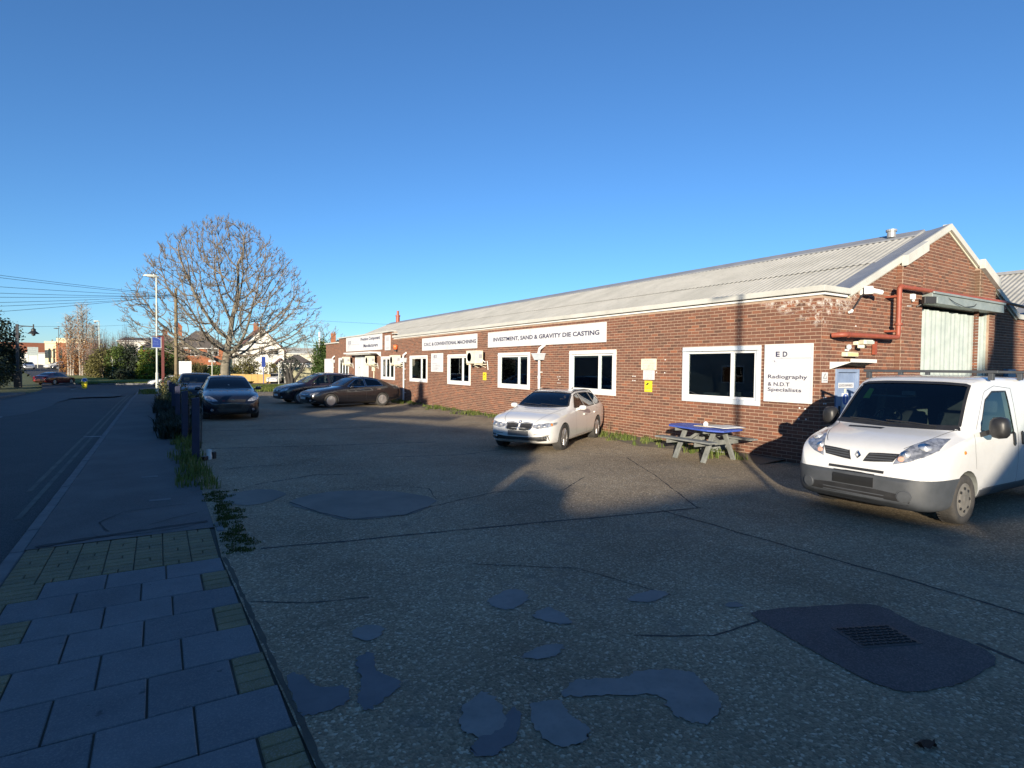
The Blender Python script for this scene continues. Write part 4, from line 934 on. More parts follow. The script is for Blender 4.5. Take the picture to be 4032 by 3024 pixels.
for X, z in ((11.33,1.38),(11.4,1.38),(11.33,1.26),(11.4,1.26),(12.44,2.86),(12.9,2.5)):
    m = MB(); m.lathe([(.0,-.004),(.016,-.003),(.016,.012)], (X, YG-.012, z), 'y', 8); world_parent(m.build('filler_plug', MT['white']), gw_)
# ------------------------------------------------------------------ vehicles
def paint_mat(name, c, rough=.25, metal=0.0, flake=0, dirt=.1):
    m, nt, b = new_mat(name); p = pos(nt)
    s = N(nt, 'SeparateXYZ'); nt.links.new(p, s.inputs[0])
    low = N_clamp(nt, math_(nt, 'MULTIPLY', math_(nt, 'SUBTRACT', .75, s.outputs[2]), 1.4))
    d = math_(nt, 'MULTIPLY', math_(nt, 'ADD', math_(nt, 'MULTIPLY', low, .8), .25), ramp(nt, noise(nt, p, 6, 6, .7), ((.4, 0.0), (.8, dirt*2))))
    col = mixc(nt, d, c, (.16,.14,.115)); nt.links.new(col, b.inputs['Base Color'])
    b.inputs['Roughness'].default_value = rough; b.inputs['Metallic'].default_value = metal; b.inputs['Coat Weight'].default_value = .8; b.inputs['Coat Roughness'].default_value = .05
    nt.links.new(math_(nt, 'ADD', .04, math_(nt, 'MULTIPLY', d, .8)), b.inputs['Coat Roughness'])
    bump(nt, b, noise(nt, p, 2.2, 2), .03, .05)
    return m
MT['carwhite'] = paint_mat('white_car_paint', (.62,.61,.585)); MT['vanwhite'] = paint_mat('white_van_paint', (.62,.62,.61), dirt=.18)
MT['carblack'] = paint_mat('black_car_paint', (.008,.008,.011), dirt=.012); MT['cardark'] = paint_mat('dark_plum_paint', (.014,.009,.015), dirt=.015); MT['carnavy'] = paint_mat('near_black_blue_paint', (.006,.008,.016), dirt=.01)
MT['carred'] = paint_mat('dark_red_paint', (.15,.012,.014)); MT['carsilver'] = paint_mat('silver_paint', (.45,.47,.5), .3, .5)
MT['trim'] = pm('black_trim', (.016,.016,.017), (.024,.024,.025), 9, .45)
MT['trimgrey'] = pm('grey_bumper_plastic', (.055,.06,.068), (.042,.047,.053), 7, .6, bmp=.05, bscale=150, grime=.2)
MT['rubber'] = pm('tyre_rubber', (.03,.029,.028), (.055,.05,.045), 9, .85, bmp=.2, bscale=60, grime=.3)
MT['alloy'] = pm('alloy_wheel', (.55,.55,.55), (.42,.42,.43), 6, .3, .75, grime=.15)
MT['steelwheel'] = pm('dusty_wheel_cover', (.15,.14,.125), (.1,.095,.085), 7, .6, grime=.3)
MT['chrome'] = pm('chrome', (.75,.76,.78), (.7,.71,.73), 4, .08, 1.0)
MT['carglass'] = glass_mat('car_glass', (.42,.5,.48), 1.1, .004, .05)
MT['darkglass'] = glass_mat('dark_car_glass', (.12,.14,.15), 1.1, .004, .05)
MT['seat'] = pm('seat_fabric', (.045,.047,.052), (.03,.032,.036), 12, .9); MT['seatpale'] = pm('pale_seat', (.3,.29,.27), (.24,.23,.21), 8, .8)
MT['cabin'] = pm('cabin_trim', (.05,.052,.055), (.038,.04,.043), 5, .8)
MT['vanin'] = pm('van_lining', (.22,.23,.22), (.17,.18,.17), 4, .8)
def lamp_mat(name, base, dark, sc=26):
    m, nt, b = new_mat(name); p = pos(nt)
    nt.links.new(mixc(nt, ramp(nt, noise(nt, p, sc, 4), ((.42, 0.0), (.56, 1.0))), base, dark), b.inputs['Base Color'])
    b.inputs['Metallic'].default_value = .55; b.inputs['Roughness'].default_value = .28; b.inputs['Coat Weight'].default_value = 1; b.inputs['Coat Roughness'].default_value = .01
    bump(nt, b, voro(nt, p, sc*.6), .16, .02); return m
MT['lamp'] = lamp_mat('headlight_reflector', (.5,.51,.53), (.24,.25,.27), 14); MT['lampdark'] = lamp_mat('smoked_headlight', (.3,.31,.33), (.04,.04,.045))
MT['lampbowl'] = pm('lamp_bowl', (.7,.71,.72), (.5,.51,.53), 20, .3, .5, coat=1)
MT['amber'] = pm('amber_lens', (.6,.2,.02), (.5,.16,.02), 20, .15, coat=1); MT['redlens'] = pm('red_lens', (.3,.012,.012), (.22,.01,.01), 20, .12, coat=1)
MT['platewhite'] = pm('white_plate', (.6,.6,.58), (.55,.55,.53), 5, .4); MT['platedark'] = pm('masked_dark_plate', (.006,.006,.006), (.009,.009,.009), 5, .6); MT['plategrey'] = pm('masked_grey_plate', (.13,.13,.13), (.12,.12,.12), 5, .7)
MT['permit'] = pm('green_permit', (.42,.6,.08), (.38,.55,.07), 5, .5)

def smooth_tab(tab): return tab
def sect(S, x, grow=0.0):
    """half section of the body at x: list of (y, z) from the sump round to the roof centre"""
    zb, w, zt, zl, wf = (lerp_tab(S[k], x) for k in ('zb', 'w', 'top', 'belt', 'wt'))
    zl = min(zl, zt-.035); wt = w*wf; cr = min(.05, (zt-zl)*.45)*S.get('crown', 1); zm = zb+(zl-zb)*S.get('mid', .62)
    g = S.get('tuck', .965)
    p = [(0, zb), (w*.6, zb), (w*.9, zb+.01), (w*.975, zb+.075), (w*.993, (zb+.08+zm)/2), (w, zm), (w*.992, zm+(zl-zm)*.6), (w*g, zl)]
    a, b = p[-1], (wt, zt-cr)
    p += [(a[0]+(b[0]-a[0])*.1, a[1]+(b[1]-a[1])*.1), (a[0]+(b[0]-a[0])*.5+.012*(zt-zl), a[1]+(b[1]-a[1])*.5), (a[0]+(b[0]-a[0])*.9, a[1]+(b[1]-a[1])*.9), b]
    p += [(wt*.9, zt-cr*.38), (wt*.55, zt-cr*.12), (0, zt)]
    return p
def body_mesh(S, xs, lvl=2):
    m = MB(); n = None; V = []
    for x in xs:
        h = sect(S, x); ring_ = [(x, y, z) for y, z in h]+[(x, -y, z) for y, z in reversed(h[1:-1])]
        n = len(ring_); V += ring_
    F = []
    for i in range(len(xs)-1):
        for j in range(n): F.append((n*i+j, n*i+(j+1) % n, n*(i+1)+(j+1) % n, n*(i+1)+j))
    # rounded ends: a shrunk inner ring then a quad strip across
    k = (n+2)//2
    for e, xx, bow in ((0, xs[0], -S.get('bow', .05)), (len(xs)-1, xs[-1], S.get('bowr', .03))):
        h = sect(S, xx); zc = sum(z for y, z in h)/len(h); base = len(V)
        for j in range(n):
            v = V[n*e+j]; V.append((xx+bow*.6, v[1]*.86, zc+(v[2]-zc)*.88))
        for j in range(n):
            q = (n*e+j, n*e+(j+1) % n, base+(j+1) % n, base+j); F.append(q[::-1] if e == 0 else q)
        mid = len(V)
        for j in range(k):                       # centre line points
            a = V[base+j]; V.append((xx+bow, 0, a[2]))
        for j in range(k-1):
            a, b = base+j, base+j+1; c, d = mid+j+1, mid+j
            F.append((a, b, c, d) if e else (d, c, b, a))
            a2, b2 = base+(n-j) % n, base+(n-j-1) % n
            F.append((b2, a2, d, c) if e else (c, d, a2, b2))
    m.v = V; m.f = F; m.a = [0]*len(F); m.mi = [0]*len(F)
    me = m.mesh('body'); bm = bmesh.new(); bm.from_mesh(me); bmesh.ops.remove_doubles(bm, verts=bm.verts, dist=1e-5)
    bmesh.ops.dissolve_degenerate(bm, dist=1e-6, edges=bm.edges)
    bmesh.ops.recalc_face_normals(bm, faces=bm.faces); bm.to_mesh(me); bm.free()
    o = bpy.data.objects.new('tmp', me); COL.objects.link(o)
    s = o.modifiers.new('s', 'SUBSURF'); s.levels = lvl; s.render_levels = lvl
    r = evaluated(o); bpy.data.objects.remove(o)
    r.polygons.foreach_set('use_smooth', [True]*len(r.polygons)); return r
def boolean(me, cutters, mat):
    """cut solids (list of MB) out of a mesh, the cut faces take the second material"""
    o = bpy.data.objects.new('tmp', me); COL.objects.link(o); tmp = []
    for c in cutters:
        cm = c.mesh('cut'); bm = bmesh.new(); bm.from_mesh(cm); bmesh.ops.recalc_face_normals(bm, faces=bm.faces); bm.to_mesh(cm); bm.free()
        cm.materials.append(mat); co = bpy.data.objects.new('cut', cm); COL.objects.link(co); co.hide_render = True; tmp.append(co)
        b = o.modifiers.new('b', 'BOOLEAN'); b.operation = 'DIFFERENCE'; b.object = co; b.solver = 'EXACT'; b.material_mode = 'TRANSFER'
    r = evaluated(o); bpy.data.objects.remove(o)
    for co in tmp: bpy.data.objects.remove(co)
    return r
def flat_by_angle(me, ang=rad(28)):
    bm = bmesh.new(); bm.from_mesh(me)
    for f in bm.faces: f.smooth = True
    for e in bm.edges:
        e.smooth = not (len(e.link_faces) == 2 and e.calc_face_angle(0) > ang)
    bm.to_mesh(me); bm.free()
def bvh_of(me):
    return BVHTree.FromPolygons([v.co.copy() for v in me.vertices], [tuple(p.vertices) for p in me.polygons])
def resample(pts, n):
    P = [Vector(p) for p in pts]; L = [0]
    for a, b in zip(P, P[1:]): L.append(L[-1]+(b-a).length)
    out = []
    for i in range(n+1):
        t = L[-1]*i/n
        for k in range(len(P)-1):
            if t <= L[k+1]+1e-9:
                u = (t-L[k])/max(L[k+1]-L[k], 1e-9); out.append(P[k].lerp(P[k+1], u)); break
    return out
class Skin:
    """patches laid on a body by ray casting along an axis"""
    def __init__(s, me): s.b = bvh_of(me)
    def hit(s, axis, u, v, side=1):
        if axis == 'side': o, d = Vector((u, 4*side, v)), Vector((0, -side, 0))
        elif axis == 'front': o, d = Vector((-3, u, v)), Vector((1, 0, 0))
        elif axis == 'rear': o, d = Vector((9, u, v)), Vector((-1, 0, 0))
        else: o, d = Vector((u, v, 5)), Vector((0, 0, -1))
        h = s.b.ray_cast(o, d)
        if h[0] is None:
            q = Vector((u, side*.8, v)) if axis == 'side' else (Vector((.2, u, v)) if axis == 'front' else (Vector((4.4, u, v)) if axis == 'rear' else Vector((u, v, 1))))
            h = s.b.find_nearest(q)
        n = h[1]
        if n.dot(-d) < 0: n = -n
        return h[0], n
    def patch(s, axis, low, up, off=.003, th=.006, side=1, nu=10, nv=4, name='patch', mat=None, parent=None, smooth=True, flip=False):
        A, B = resample(low, nu), resample(up, nu); m = MB(); V = []; W = []
        for j in range(nv+1):
            for i in range(nu+1):
                q = A[i].lerp(B[i], j/nv); p, n = s.hit(axis, q.x, q.y, side); V.append(p+n*off); W.append(p+n*(off-th))
        k = nu+1; N_ = len(V)
        F = [(k*j+i, k*j+i+1, k*j+k+i+1, k*j+k+i) for j in range(nv) for i in range(nu)]
        rim = [(i) for i in range(k)]+[k*j+nu for j in range(1, nv+1)]+[k*nv+i for i in range(nu-1, -1, -1)]+[k*j for j in range(nv-1, 0, -1)]
        F += [(a, b, N_+b, N_+a) for a, b in zip(rim, rim[1:]+rim[:1])]
        m.add(V+W, F); o = m.build(name, mat, parent, auto=rad(45) if smooth else None); return o
    def line(s, axis, pts, w=.008, off=.0015, side=1, name='seam', mat=None, parent=None, n=14, w2=None):
        A = resample(pts, n); V = []
        for i, q in enumerate(A):
            d = (A[min(i+1, n)]-A[max(i-1, 0)]).normalized(); nn = Vector((-d.y, d.x))
            for k in (.5, -.5):
                e = q+nn*(k*w); p, nr = s.hit(axis, e.x, e.y, side); V.append(p+nr*off)
        m = MB(); m.add(V, [(2*i, 2*i+1, 2*i+3, 2*i+2) for i in range(n)]); return m.build(name, mat, parent)
def shell(me, inflate, planes, name, mat, parent, arches=(), inner=None):
    """the part of a body skin on the far side of every plane (point, normal), puffed out a little"""
    bm = bmesh.new(); bm.from_mesh(me); bm.normal_update()
    for v in bm.verts: v.co += v.normal*inflate
    for p, n in planes:
        bmesh.ops.bisect_plane(bm, geom=bm.verts[:]+bm.edges[:]+bm.faces[:], plane_co=p, plane_no=n, clear_inner=True)
    r = bpy.data.meshes.new(name); bm.to_mesh(r); bm.free(); r.materials.clear(); r.materials.append(mat)
    o = bpy.data.objects.new(name, r); COL.objects.link(o)
    so_ = o.modifiers.new('s', 'SOLIDIFY'); so_.thickness = inflate+.004; so_.offset = -1
    if arches:
        r2 = evaluated(o); bpy.data.objects.remove(o); r2 = boolean(r2, arches, mat); flat_by_angle(r2, rad(35)); o = bpy.data.objects.new(name, r2); COL.objects.link(o); r2.name = name
    o.parent = parent; return o
def wheel(par, x, y, r, w, side, style='alloy', spokes=10, steer=0.0, rimr=None, label=None):
    rimr = rimr or r*.66; hw = w/2
    t = MB(); t.lathe([(rimr*.97,-hw*.8),(rimr*1.03,-hw*.92),(r*.9,-hw),(r*.975,-hw*.86),(r,-hw*.6),(r,hw*.6),(r*.975,hw*.86),(r*.9,hw),(rimr*1.03,hw*.92),(rimr*.97,hw*.8)], (0,0,0), 'y', 32)
    wo = t.build('wheel', MT['rubber'], par, auto=rad(45)); wo.location = (x, y, r); wo.rotation_euler = (0, 0, steer)
    if style != 'far':
        g = MB()
        for k in range(44):
            a = 2*math.pi*k/44; c, s_ = math.cos(a), math.sin(a)
            for o_ in (-.55, 0, .55): g.bar(((r-.004)*c, o_*hw-.02*hw, (r-.004)*s_), ((r-.004)*c, o_*hw+.42*hw, (r-.004)*s_), .012, .014, up=(c,0,s_))
        g.build('tread', MT['rubber'], wo, fix=False)
    f = side; m = MB(); yo = f*hw*.62
    m.lathe([(rimr*1.0,f*hw*.86),(rimr*.93,f*hw*.9),(rimr*.9,f*hw*.6),(rimr*.86,f*hw*.2),(rimr*.8,-f*hw*.7),(0,-f*hw*.7)], (0,0,0), 'y', 28)
    mt = MT['alloy'] if style in ('alloy', 'far', 'cover') else MT['steelwheel']
    ro = m.build('rim', mt if style != 'alloy' else MT['alloy'], wo, auto=rad(40))
    if style == 'steel':
        m = MB(); m.lathe([(rimr*.9,f*hw*.5),(rimr*.72,f*hw*.86),(rimr*.5,f*hw*.98),(rimr*.3,f*hw*.9),(rimr*.16,f*hw*1.0),(0,f*hw*1.0)], (0,0,0), 'y', 26); m.build('wheel_cover', MT['steelwheel'], wo, auto=rad(60))
        m = MB()
        for k in range(8):
            a = 2*math.pi*k/8; m.lathe([(.0,f*hw*.93),(.02,f*hw*.93),(.02,f*hw*.7)], (rimr*.68*math.cos(a), f*.006, rimr*.68*math.sin(a)), 'y', 8)
        m.build('vent_hole', MT['black'], wo)
    else:
        m = MB(); m.lathe([(0,f*hw*.05),(rimr*.9,f*hw*.05)], (0,0,0), 'y', 20); m.build('brake_disc', MT['black'], wo)
        m = MB(); n = spokes; wd_ = .03 if spokes > 7 else .07
        for k in range(n):
            a = 2*math.pi*k/n; c, s_ = math.cos(a), math.sin(a); b = a+(.13 if spokes > 7 else 0)*(1 if k % 2 else -1)
            q0, q1 = Vector((rimr*.16*c, f*hw*.8, rimr*.16*s_)), Vector((rimr*.93*math.cos(b), f*hw*.86, rimr*.93*math.sin(b)))
            m.bar(q0, q1, wd_*(rimr/.22), .022, up=(0,1,0))
        m.lathe([(rimr*.26,f*hw*.6),(rimr*.26,f*hw*.86),(rimr*.2,f*hw*.95),(0,f*hw*.95)], (0,0,0), 'y', 16)
        m.build('spokes', MT['alloy'], wo, bev=.004 if style == 'alloy' else 0)
    return wo
def mirror_pod(par, x, y, z, side, mat, s=(.11,.2,.15), arm=True, glass=True):
    m = MB(); 
    V = []; 
    for i, (dx, k) in enumerate(((-.5,.55),(-.32,.85),(0,1),(.38,1.0),(.5,.93))):
        for t in range(12):
            a = 2*math.pi*t/12; cy = abs(math.cos(a))**.7*math.copysign(1, math.cos(a)); cz = abs(math.sin(a))**.7*math.copysign(1, math.sin(a))
            V.append((dx*s[0], cy*k*s[1]/2, cz*k*s[2]/2))
    m.add(V, [(12*i+t, 12*i+(t+1) % 12, 12*i+12+(t+1) % 12, 12*i+12+t) for i in range(4) for t in range(12)]+[tuple(range(12)), tuple(range(48, 60))])
    if arm: m.bar((.02,-side*s[1]*.4,-s[2]*.2),(.03,-side*s[1]*.95,-s[2]*.4),.05,.06)
    o = m.build('mirror', mat, par, auto=rad(50)); o.location = (x, y, z)
    if glass:
        m = MB(); m.lathe([(0,.505*s[0]),(.42,.505*s[0])], (0,0,0), 'x', 14); m.v = [(x_, y_*s[1], z_*s[2]) for x_, y_, z_ in m.v]; m.build('mirror_glass', MT['chrome'], o)
    return o
def seat(par, x, y, z, mat=None, hr=True, w=.5, hh=.62, fl=.0):
    mat = mat or MT['seat']; m = MB(); m.box(x-.05,y-w/2,z,x+.5,y+w/2,z+.16)
    m.add([(x+.42,y-w/2,z+.12),(x+.54,y-w/2,z+.12),(x+.54,y+w/2,z+.12),(x+.42,y+w/2,z+.12),(x+.6,y-w*.43,z+hh),(x+.69,y-w*.43,z+hh),(x+.69,y+w*.43,z+hh),(x+.6,y+w*.43,z+hh)], [(0,3,2,1),(4,5,6,7),(0,1,5,4),(1,2,6,5),(2,3,7,6),(3,0,4,7)])
    o = m.build('seat', mat, par, bev=.04)
    if hr: m = MB(); m.box(x+.62,y-.13,z+hh+.04,x+.72,y+.13,z+hh+.22); m.build('headrest', mat, o, bev=.035)
    return o
def steering(par, x, y, z, tilt=.45, r=.19):
    m = MB(); P_ = [(r*math.cos(t)*math.sin(tilt)*1, r*math.sin(t), r*math.cos(t)*math.cos(tilt)) for t in [2*math.pi*k/24 for k in range(25)]]
    m.tube(P_, .015, 6, cap=False); m.bar((0,-r,0),(0,r,0),.03,.02); m.lathe([(0,-.02),(.06,-.01),(.06,.03),(0,.05)], (0,0,0), 'x', 12); m.bar((0,0,0),(-.25,0,-.15),.05)
    o = m.build('steering_wheel', MT['black'], par); o.location = (x, y, z); return o

def make_car(name, S, loc, rz, label, paint, cat='car', group=None, lod=0):
    """lod 0: full; 1: mid; 2: far"""
    root = empty(name, loc, rz, label, cat, group)
    xs = S['xs']; L = xs[-1]; me = body_mesh(S, xs, 2 if lod < 2 else 1); me.materials.clear(); me.materials.append(paint)
    sk = Skin(me); raw = me.copy()
    ax0, ax1, r, tw, hw = S['axle0'], S['axle1'], S['r'], S['tw'], S['hw']
    cut = []
    def arch(x, mm=None):
        a = mm or MB(); k = 24; ra = r*S.get('archk', 1.13)
        for s in (1, -1):
            P_ = [(ra*math.cos(2*math.pi*q/k), r*1.0+ra*math.sin(2*math.pi*q/k)) for q in range(k)]
            a.prism(P_, lambda u, v, s=s: (x+u, s*(hw-tw*1.45), v), lambda u, v, s=s: (x+u, s*(hw+.25), v))
        return a
    arches = [arch(ax0), arch(ax1)]
    # cabin void and window openings
    C = S['cab']; prs = []
    if lod < 2:
        cab = MB(); V = []; cx = C['xs']
        for x in cx:
            w, zt, zl, wf = (lerp_tab(S[k], x) for k in ('w', 'top', 'belt', 'wt'))
            zt -= C.get('dz', .045); zf = lerp_tab(C['floor'], x); wt = w*wf-.05; zl2 = min(zl, zt-.02)
            V += [(x,w*.86,zf),(x,w*.9,zl2),(x,wt,zt-.03),(x,wt*.6,zt),(x,-wt*.6,zt),(x,-wt,zt-.03),(x,-w*.9,zl2),(x,-w*.86,zf)]
        n = len(cx); cab.add(V, [(8*i+j, 8*i+(j+1) % 8, 8*i+8+(j+1) % 8, 8*i+8+j) for i in range(n-1) for j in range(8)]+[tuple(range(8)), tuple(range(8*n-8, 8*n))])
        cut.append(cab); big = hw+.3
        for w_ in S['side']:
            poly = list(w_[0])+list(reversed(w_[1])); mm = MB(); mm.prism(poly, lambda x, z: (x, -big, z), lambda x, z: (x, big, z)); cut.append(mm)
        for key, x0, x1 in (('ws', -.6, C['wsx']), ('rw', C['rwx'], L+.6)):
            if key in S:
                lo, hi = S[key]; poly = list(lo)+list(reversed(hi)); mm = MB(); mm.prism(poly, lambda y, z: (x0, y, z), lambda y, z: (x1, y, z)); cut.append(mm)
    body = boolean(me, cut+arches, MT['cabin'] if not S.get('inmat') else S['inmat']); flat_by_angle(body); body.name = 'body'
    bo = bpy.data.objects.new('body', body); COL.objects.link(bo); bo.parent = root
    gm = S.get('glass', MT['carglass'])
    off = -.004 if lod < 2 else .002
    for key, ax in (('ws', 'front'), ('rw', 'rear')):
        if key in S:
            sk.patch(ax, S[key][0], S[key][1], off, .004, 1, 14, 8, 'windscreen' if key == 'ws' else 'rear_window', gm if key == 'ws' else S.get('rglass', gm), root)
            if lod < 2:
                lo, hi = S[key]; ringp = [lo[0]]+list(lo[1:])+list(reversed(hi))
                sk.line(ax, list(ringp)+[ringp[0]], .035, .002, 1, 'window_seal', MT['trim'], root, 60)
    for k, w_ in enumerate(S['side']):
        for s in (1, -1):
            sk.patch('side', w_[0], w_[1], off, .004, s, 8, 4, 'side_window', S.get('rglass', gm) if k else gm, root)
            if lod < 2: ringp = list(w_[0])+list(reversed(w_[1])); sk.line('side', ringp+[ringp[0]], .022, .002, s, 'window_seal', S.get('sealmat', MT['trim']), root, 40)
    st = S.get('wheel', 'alloy') if lod < 2 else 'far'
    for x in (ax0, ax1):
        for s in (1, -1): wheel(root, x, s*(hw-tw/2-.02), r, tw, s, st, S.get('spokes', 10), S.get('steer', 0) if x == ax0 else 0)
    if lod < 2:
        m = MB(); m.box(ax0-.2,-hw*.6,.14,ax1+.2,hw*.6,.24); m.build('underbody', MT['black'], root)
        dx = C['wsx0']
        m = MB(); m.add([(dx+.02,-hw*.78,C['dash']-.28),(dx+.02,hw*.78,C['dash']-.28),(dx+.02,hw*.78,C['dash']-.03),(dx+.02,-hw*.78,C['dash']-.03),(dx+.62,-hw*.8,C['dash']-.3),(dx+.62,hw*.8,C['dash']-.3),(dx+.55,hw*.8,C['dash']+.02),(dx+.55,-hw*.8,C['dash']+.02)],[(0,1,2,3),(4,7,6,5),(3,2,6,7),(0,4,5,1),(0,3,7,4),(1,5,6,2)])
        m.build('dashboard', MT['cabin'], root, bev=.03)
        for (x, y, z, mt) in S.get('seats', []): seat(root, x, y, z, mt)
        if 'steerpos' in S: steering(root, *S['steerpos'])
    return root, sk, raw, arches

# --- the white van -----------------------------------------------------------
VAN = dict(xs=[.0,.05,.13,.28,.5,.75,.93,1.02,1.2,1.4,1.58,1.68,1.85,2.15,2.6,3.4,4.3,4.62,4.72,4.76,4.78],
  top=[(0,.64),(.05,.82),(.13,.96),(.28,1.055),(.5,1.13),(.75,1.19),(.93,1.225),(1.02,1.265),(1.2,1.475),(1.4,1.70),(1.58,1.86),(1.68,1.91),(1.85,1.95),(2.15,1.97),(2.6,1.965),(3.4,1.955),(4.3,1.935),(4.62,1.92),(4.72,1.87),(4.76,1.75),(4.78,1.4)],
  belt=[(0,.60),(.05,.74),(.13,.86),(.28,.95),(.5,1.03),(.75,1.09),(.93,1.12),(1.2,1.14),(2.4,1.2),(4.7,1.2),(4.78,1.0)],
  wt=[(0,.72),(.13,.76),(.28,.79),(.5,.82),(.93,.86),(1.1,.86),(1.58,.815),(2.15,.815),(2.7,.85),(4.6,.86),(4.78,.84)],
  w=[(0,.70),(.05,.79),(.13,.86),(.28,.915),(.5,.94),(.8,.95),(4.3,.95),(4.62,.93),(4.72,.91),(4.78,.86)],
  zb=[(0,.3),(.13,.22),(.5,.2),(.9,.27),(4.2,.27),(4.5,.32),(4.78,.4)], mid=.58, bow=.06, tuck=.968, crown=1.0,
  axle0=.93, axle1=4.03, r=.332, tw=.215, hw=.95, archk=1.17, wheel='steel',
  cab=dict(xs=[1.0,1.3,1.62,1.9,2.6,4.66], floor=[(1.0,.95),(1.3,.6),(1.6,.45),(4.7,.45)], dz=.04, wsx=2.0, wsx0=1.0, rwx=4.3, dash=1.16),
  ws=([(-.79,1.275),(-.5,1.262),(0,1.255),(.5,1.262),(.79,1.275)], [(-.70,1.83),(-.4,1.85),(0,1.855),(.4,1.85),(.70,1.83)]),
  rw=([(-.72,1.22),(-.06,1.22)], [(-.68,1.72),(-.06,1.74)]),
  side=[([(1.42,1.22),(2.0,1.14),(2.5,1.14)], [(1.72,1.62),(2.0,1.74),(2.45,1.74)])],
  inmat=MT['vanin'], seats=[(1.85,.42,.75,None),(1.85,-.2,.75,None),(1.85,-.58,.75,None)], steerpos=(1.72,.42,1.26,.6,.2), glass=glass_mat('van_glass', (.5,.6,.56), 1.0, .004, .05))
van, sk, raw, arches = make_car('white_van', VAN, (7.72, 3.99, 0), 0, 'white panel van with grey bumper and roof bars parked by the gable corner', MT['vanwhite'], 'van')
P_ = 'front'
# grey plastic bumper wraps the nose
shell(raw, .012, [((0,0,.64),(0,.0,-1)),((.72,0,0),(-1,0,0)),((0,0,.2),(0,0,1))], 'bumper', MT['trimgrey'], van, arches)
shell(raw, .008, [((0,0,.42),(0,0,-1)),((1.35,0,0),(1,0,0)),((3.6,0,0),(-1,0,0)),((0,0,.2),(0,0,1))], 'sill_trim', MT['trimgrey'], van)
shell(raw, .012, [((0,0,.64),(0,.0,-1)),((4.5,0,0),(1,0,0)),((0,0,.3),(0,0,1))], 'rear_bumper', MT['trimgrey'], van)
sk.patch(P_, [(-.36,.665),(.36,.665)], [(-.36,.70),(.36,.70)], .004, .01, 1, 12, 2, 'air_slot', MT['black'], van)
sk.patch(P_, [(-.66,.31),(.3,.28),(.66,.31)], [(-.7,.43),(-.3,.46),(.3,.46),(.7,.43)], .014, .01, 1, 16, 3, 'lower_intake', MT['trim'], van)
for q in range(3): sk.line(P_, [(-.4,.315+.04*q),(.4,.315+.04*q)], .012, .02, 1, 'intake_bar', MT['trimgrey'], van)
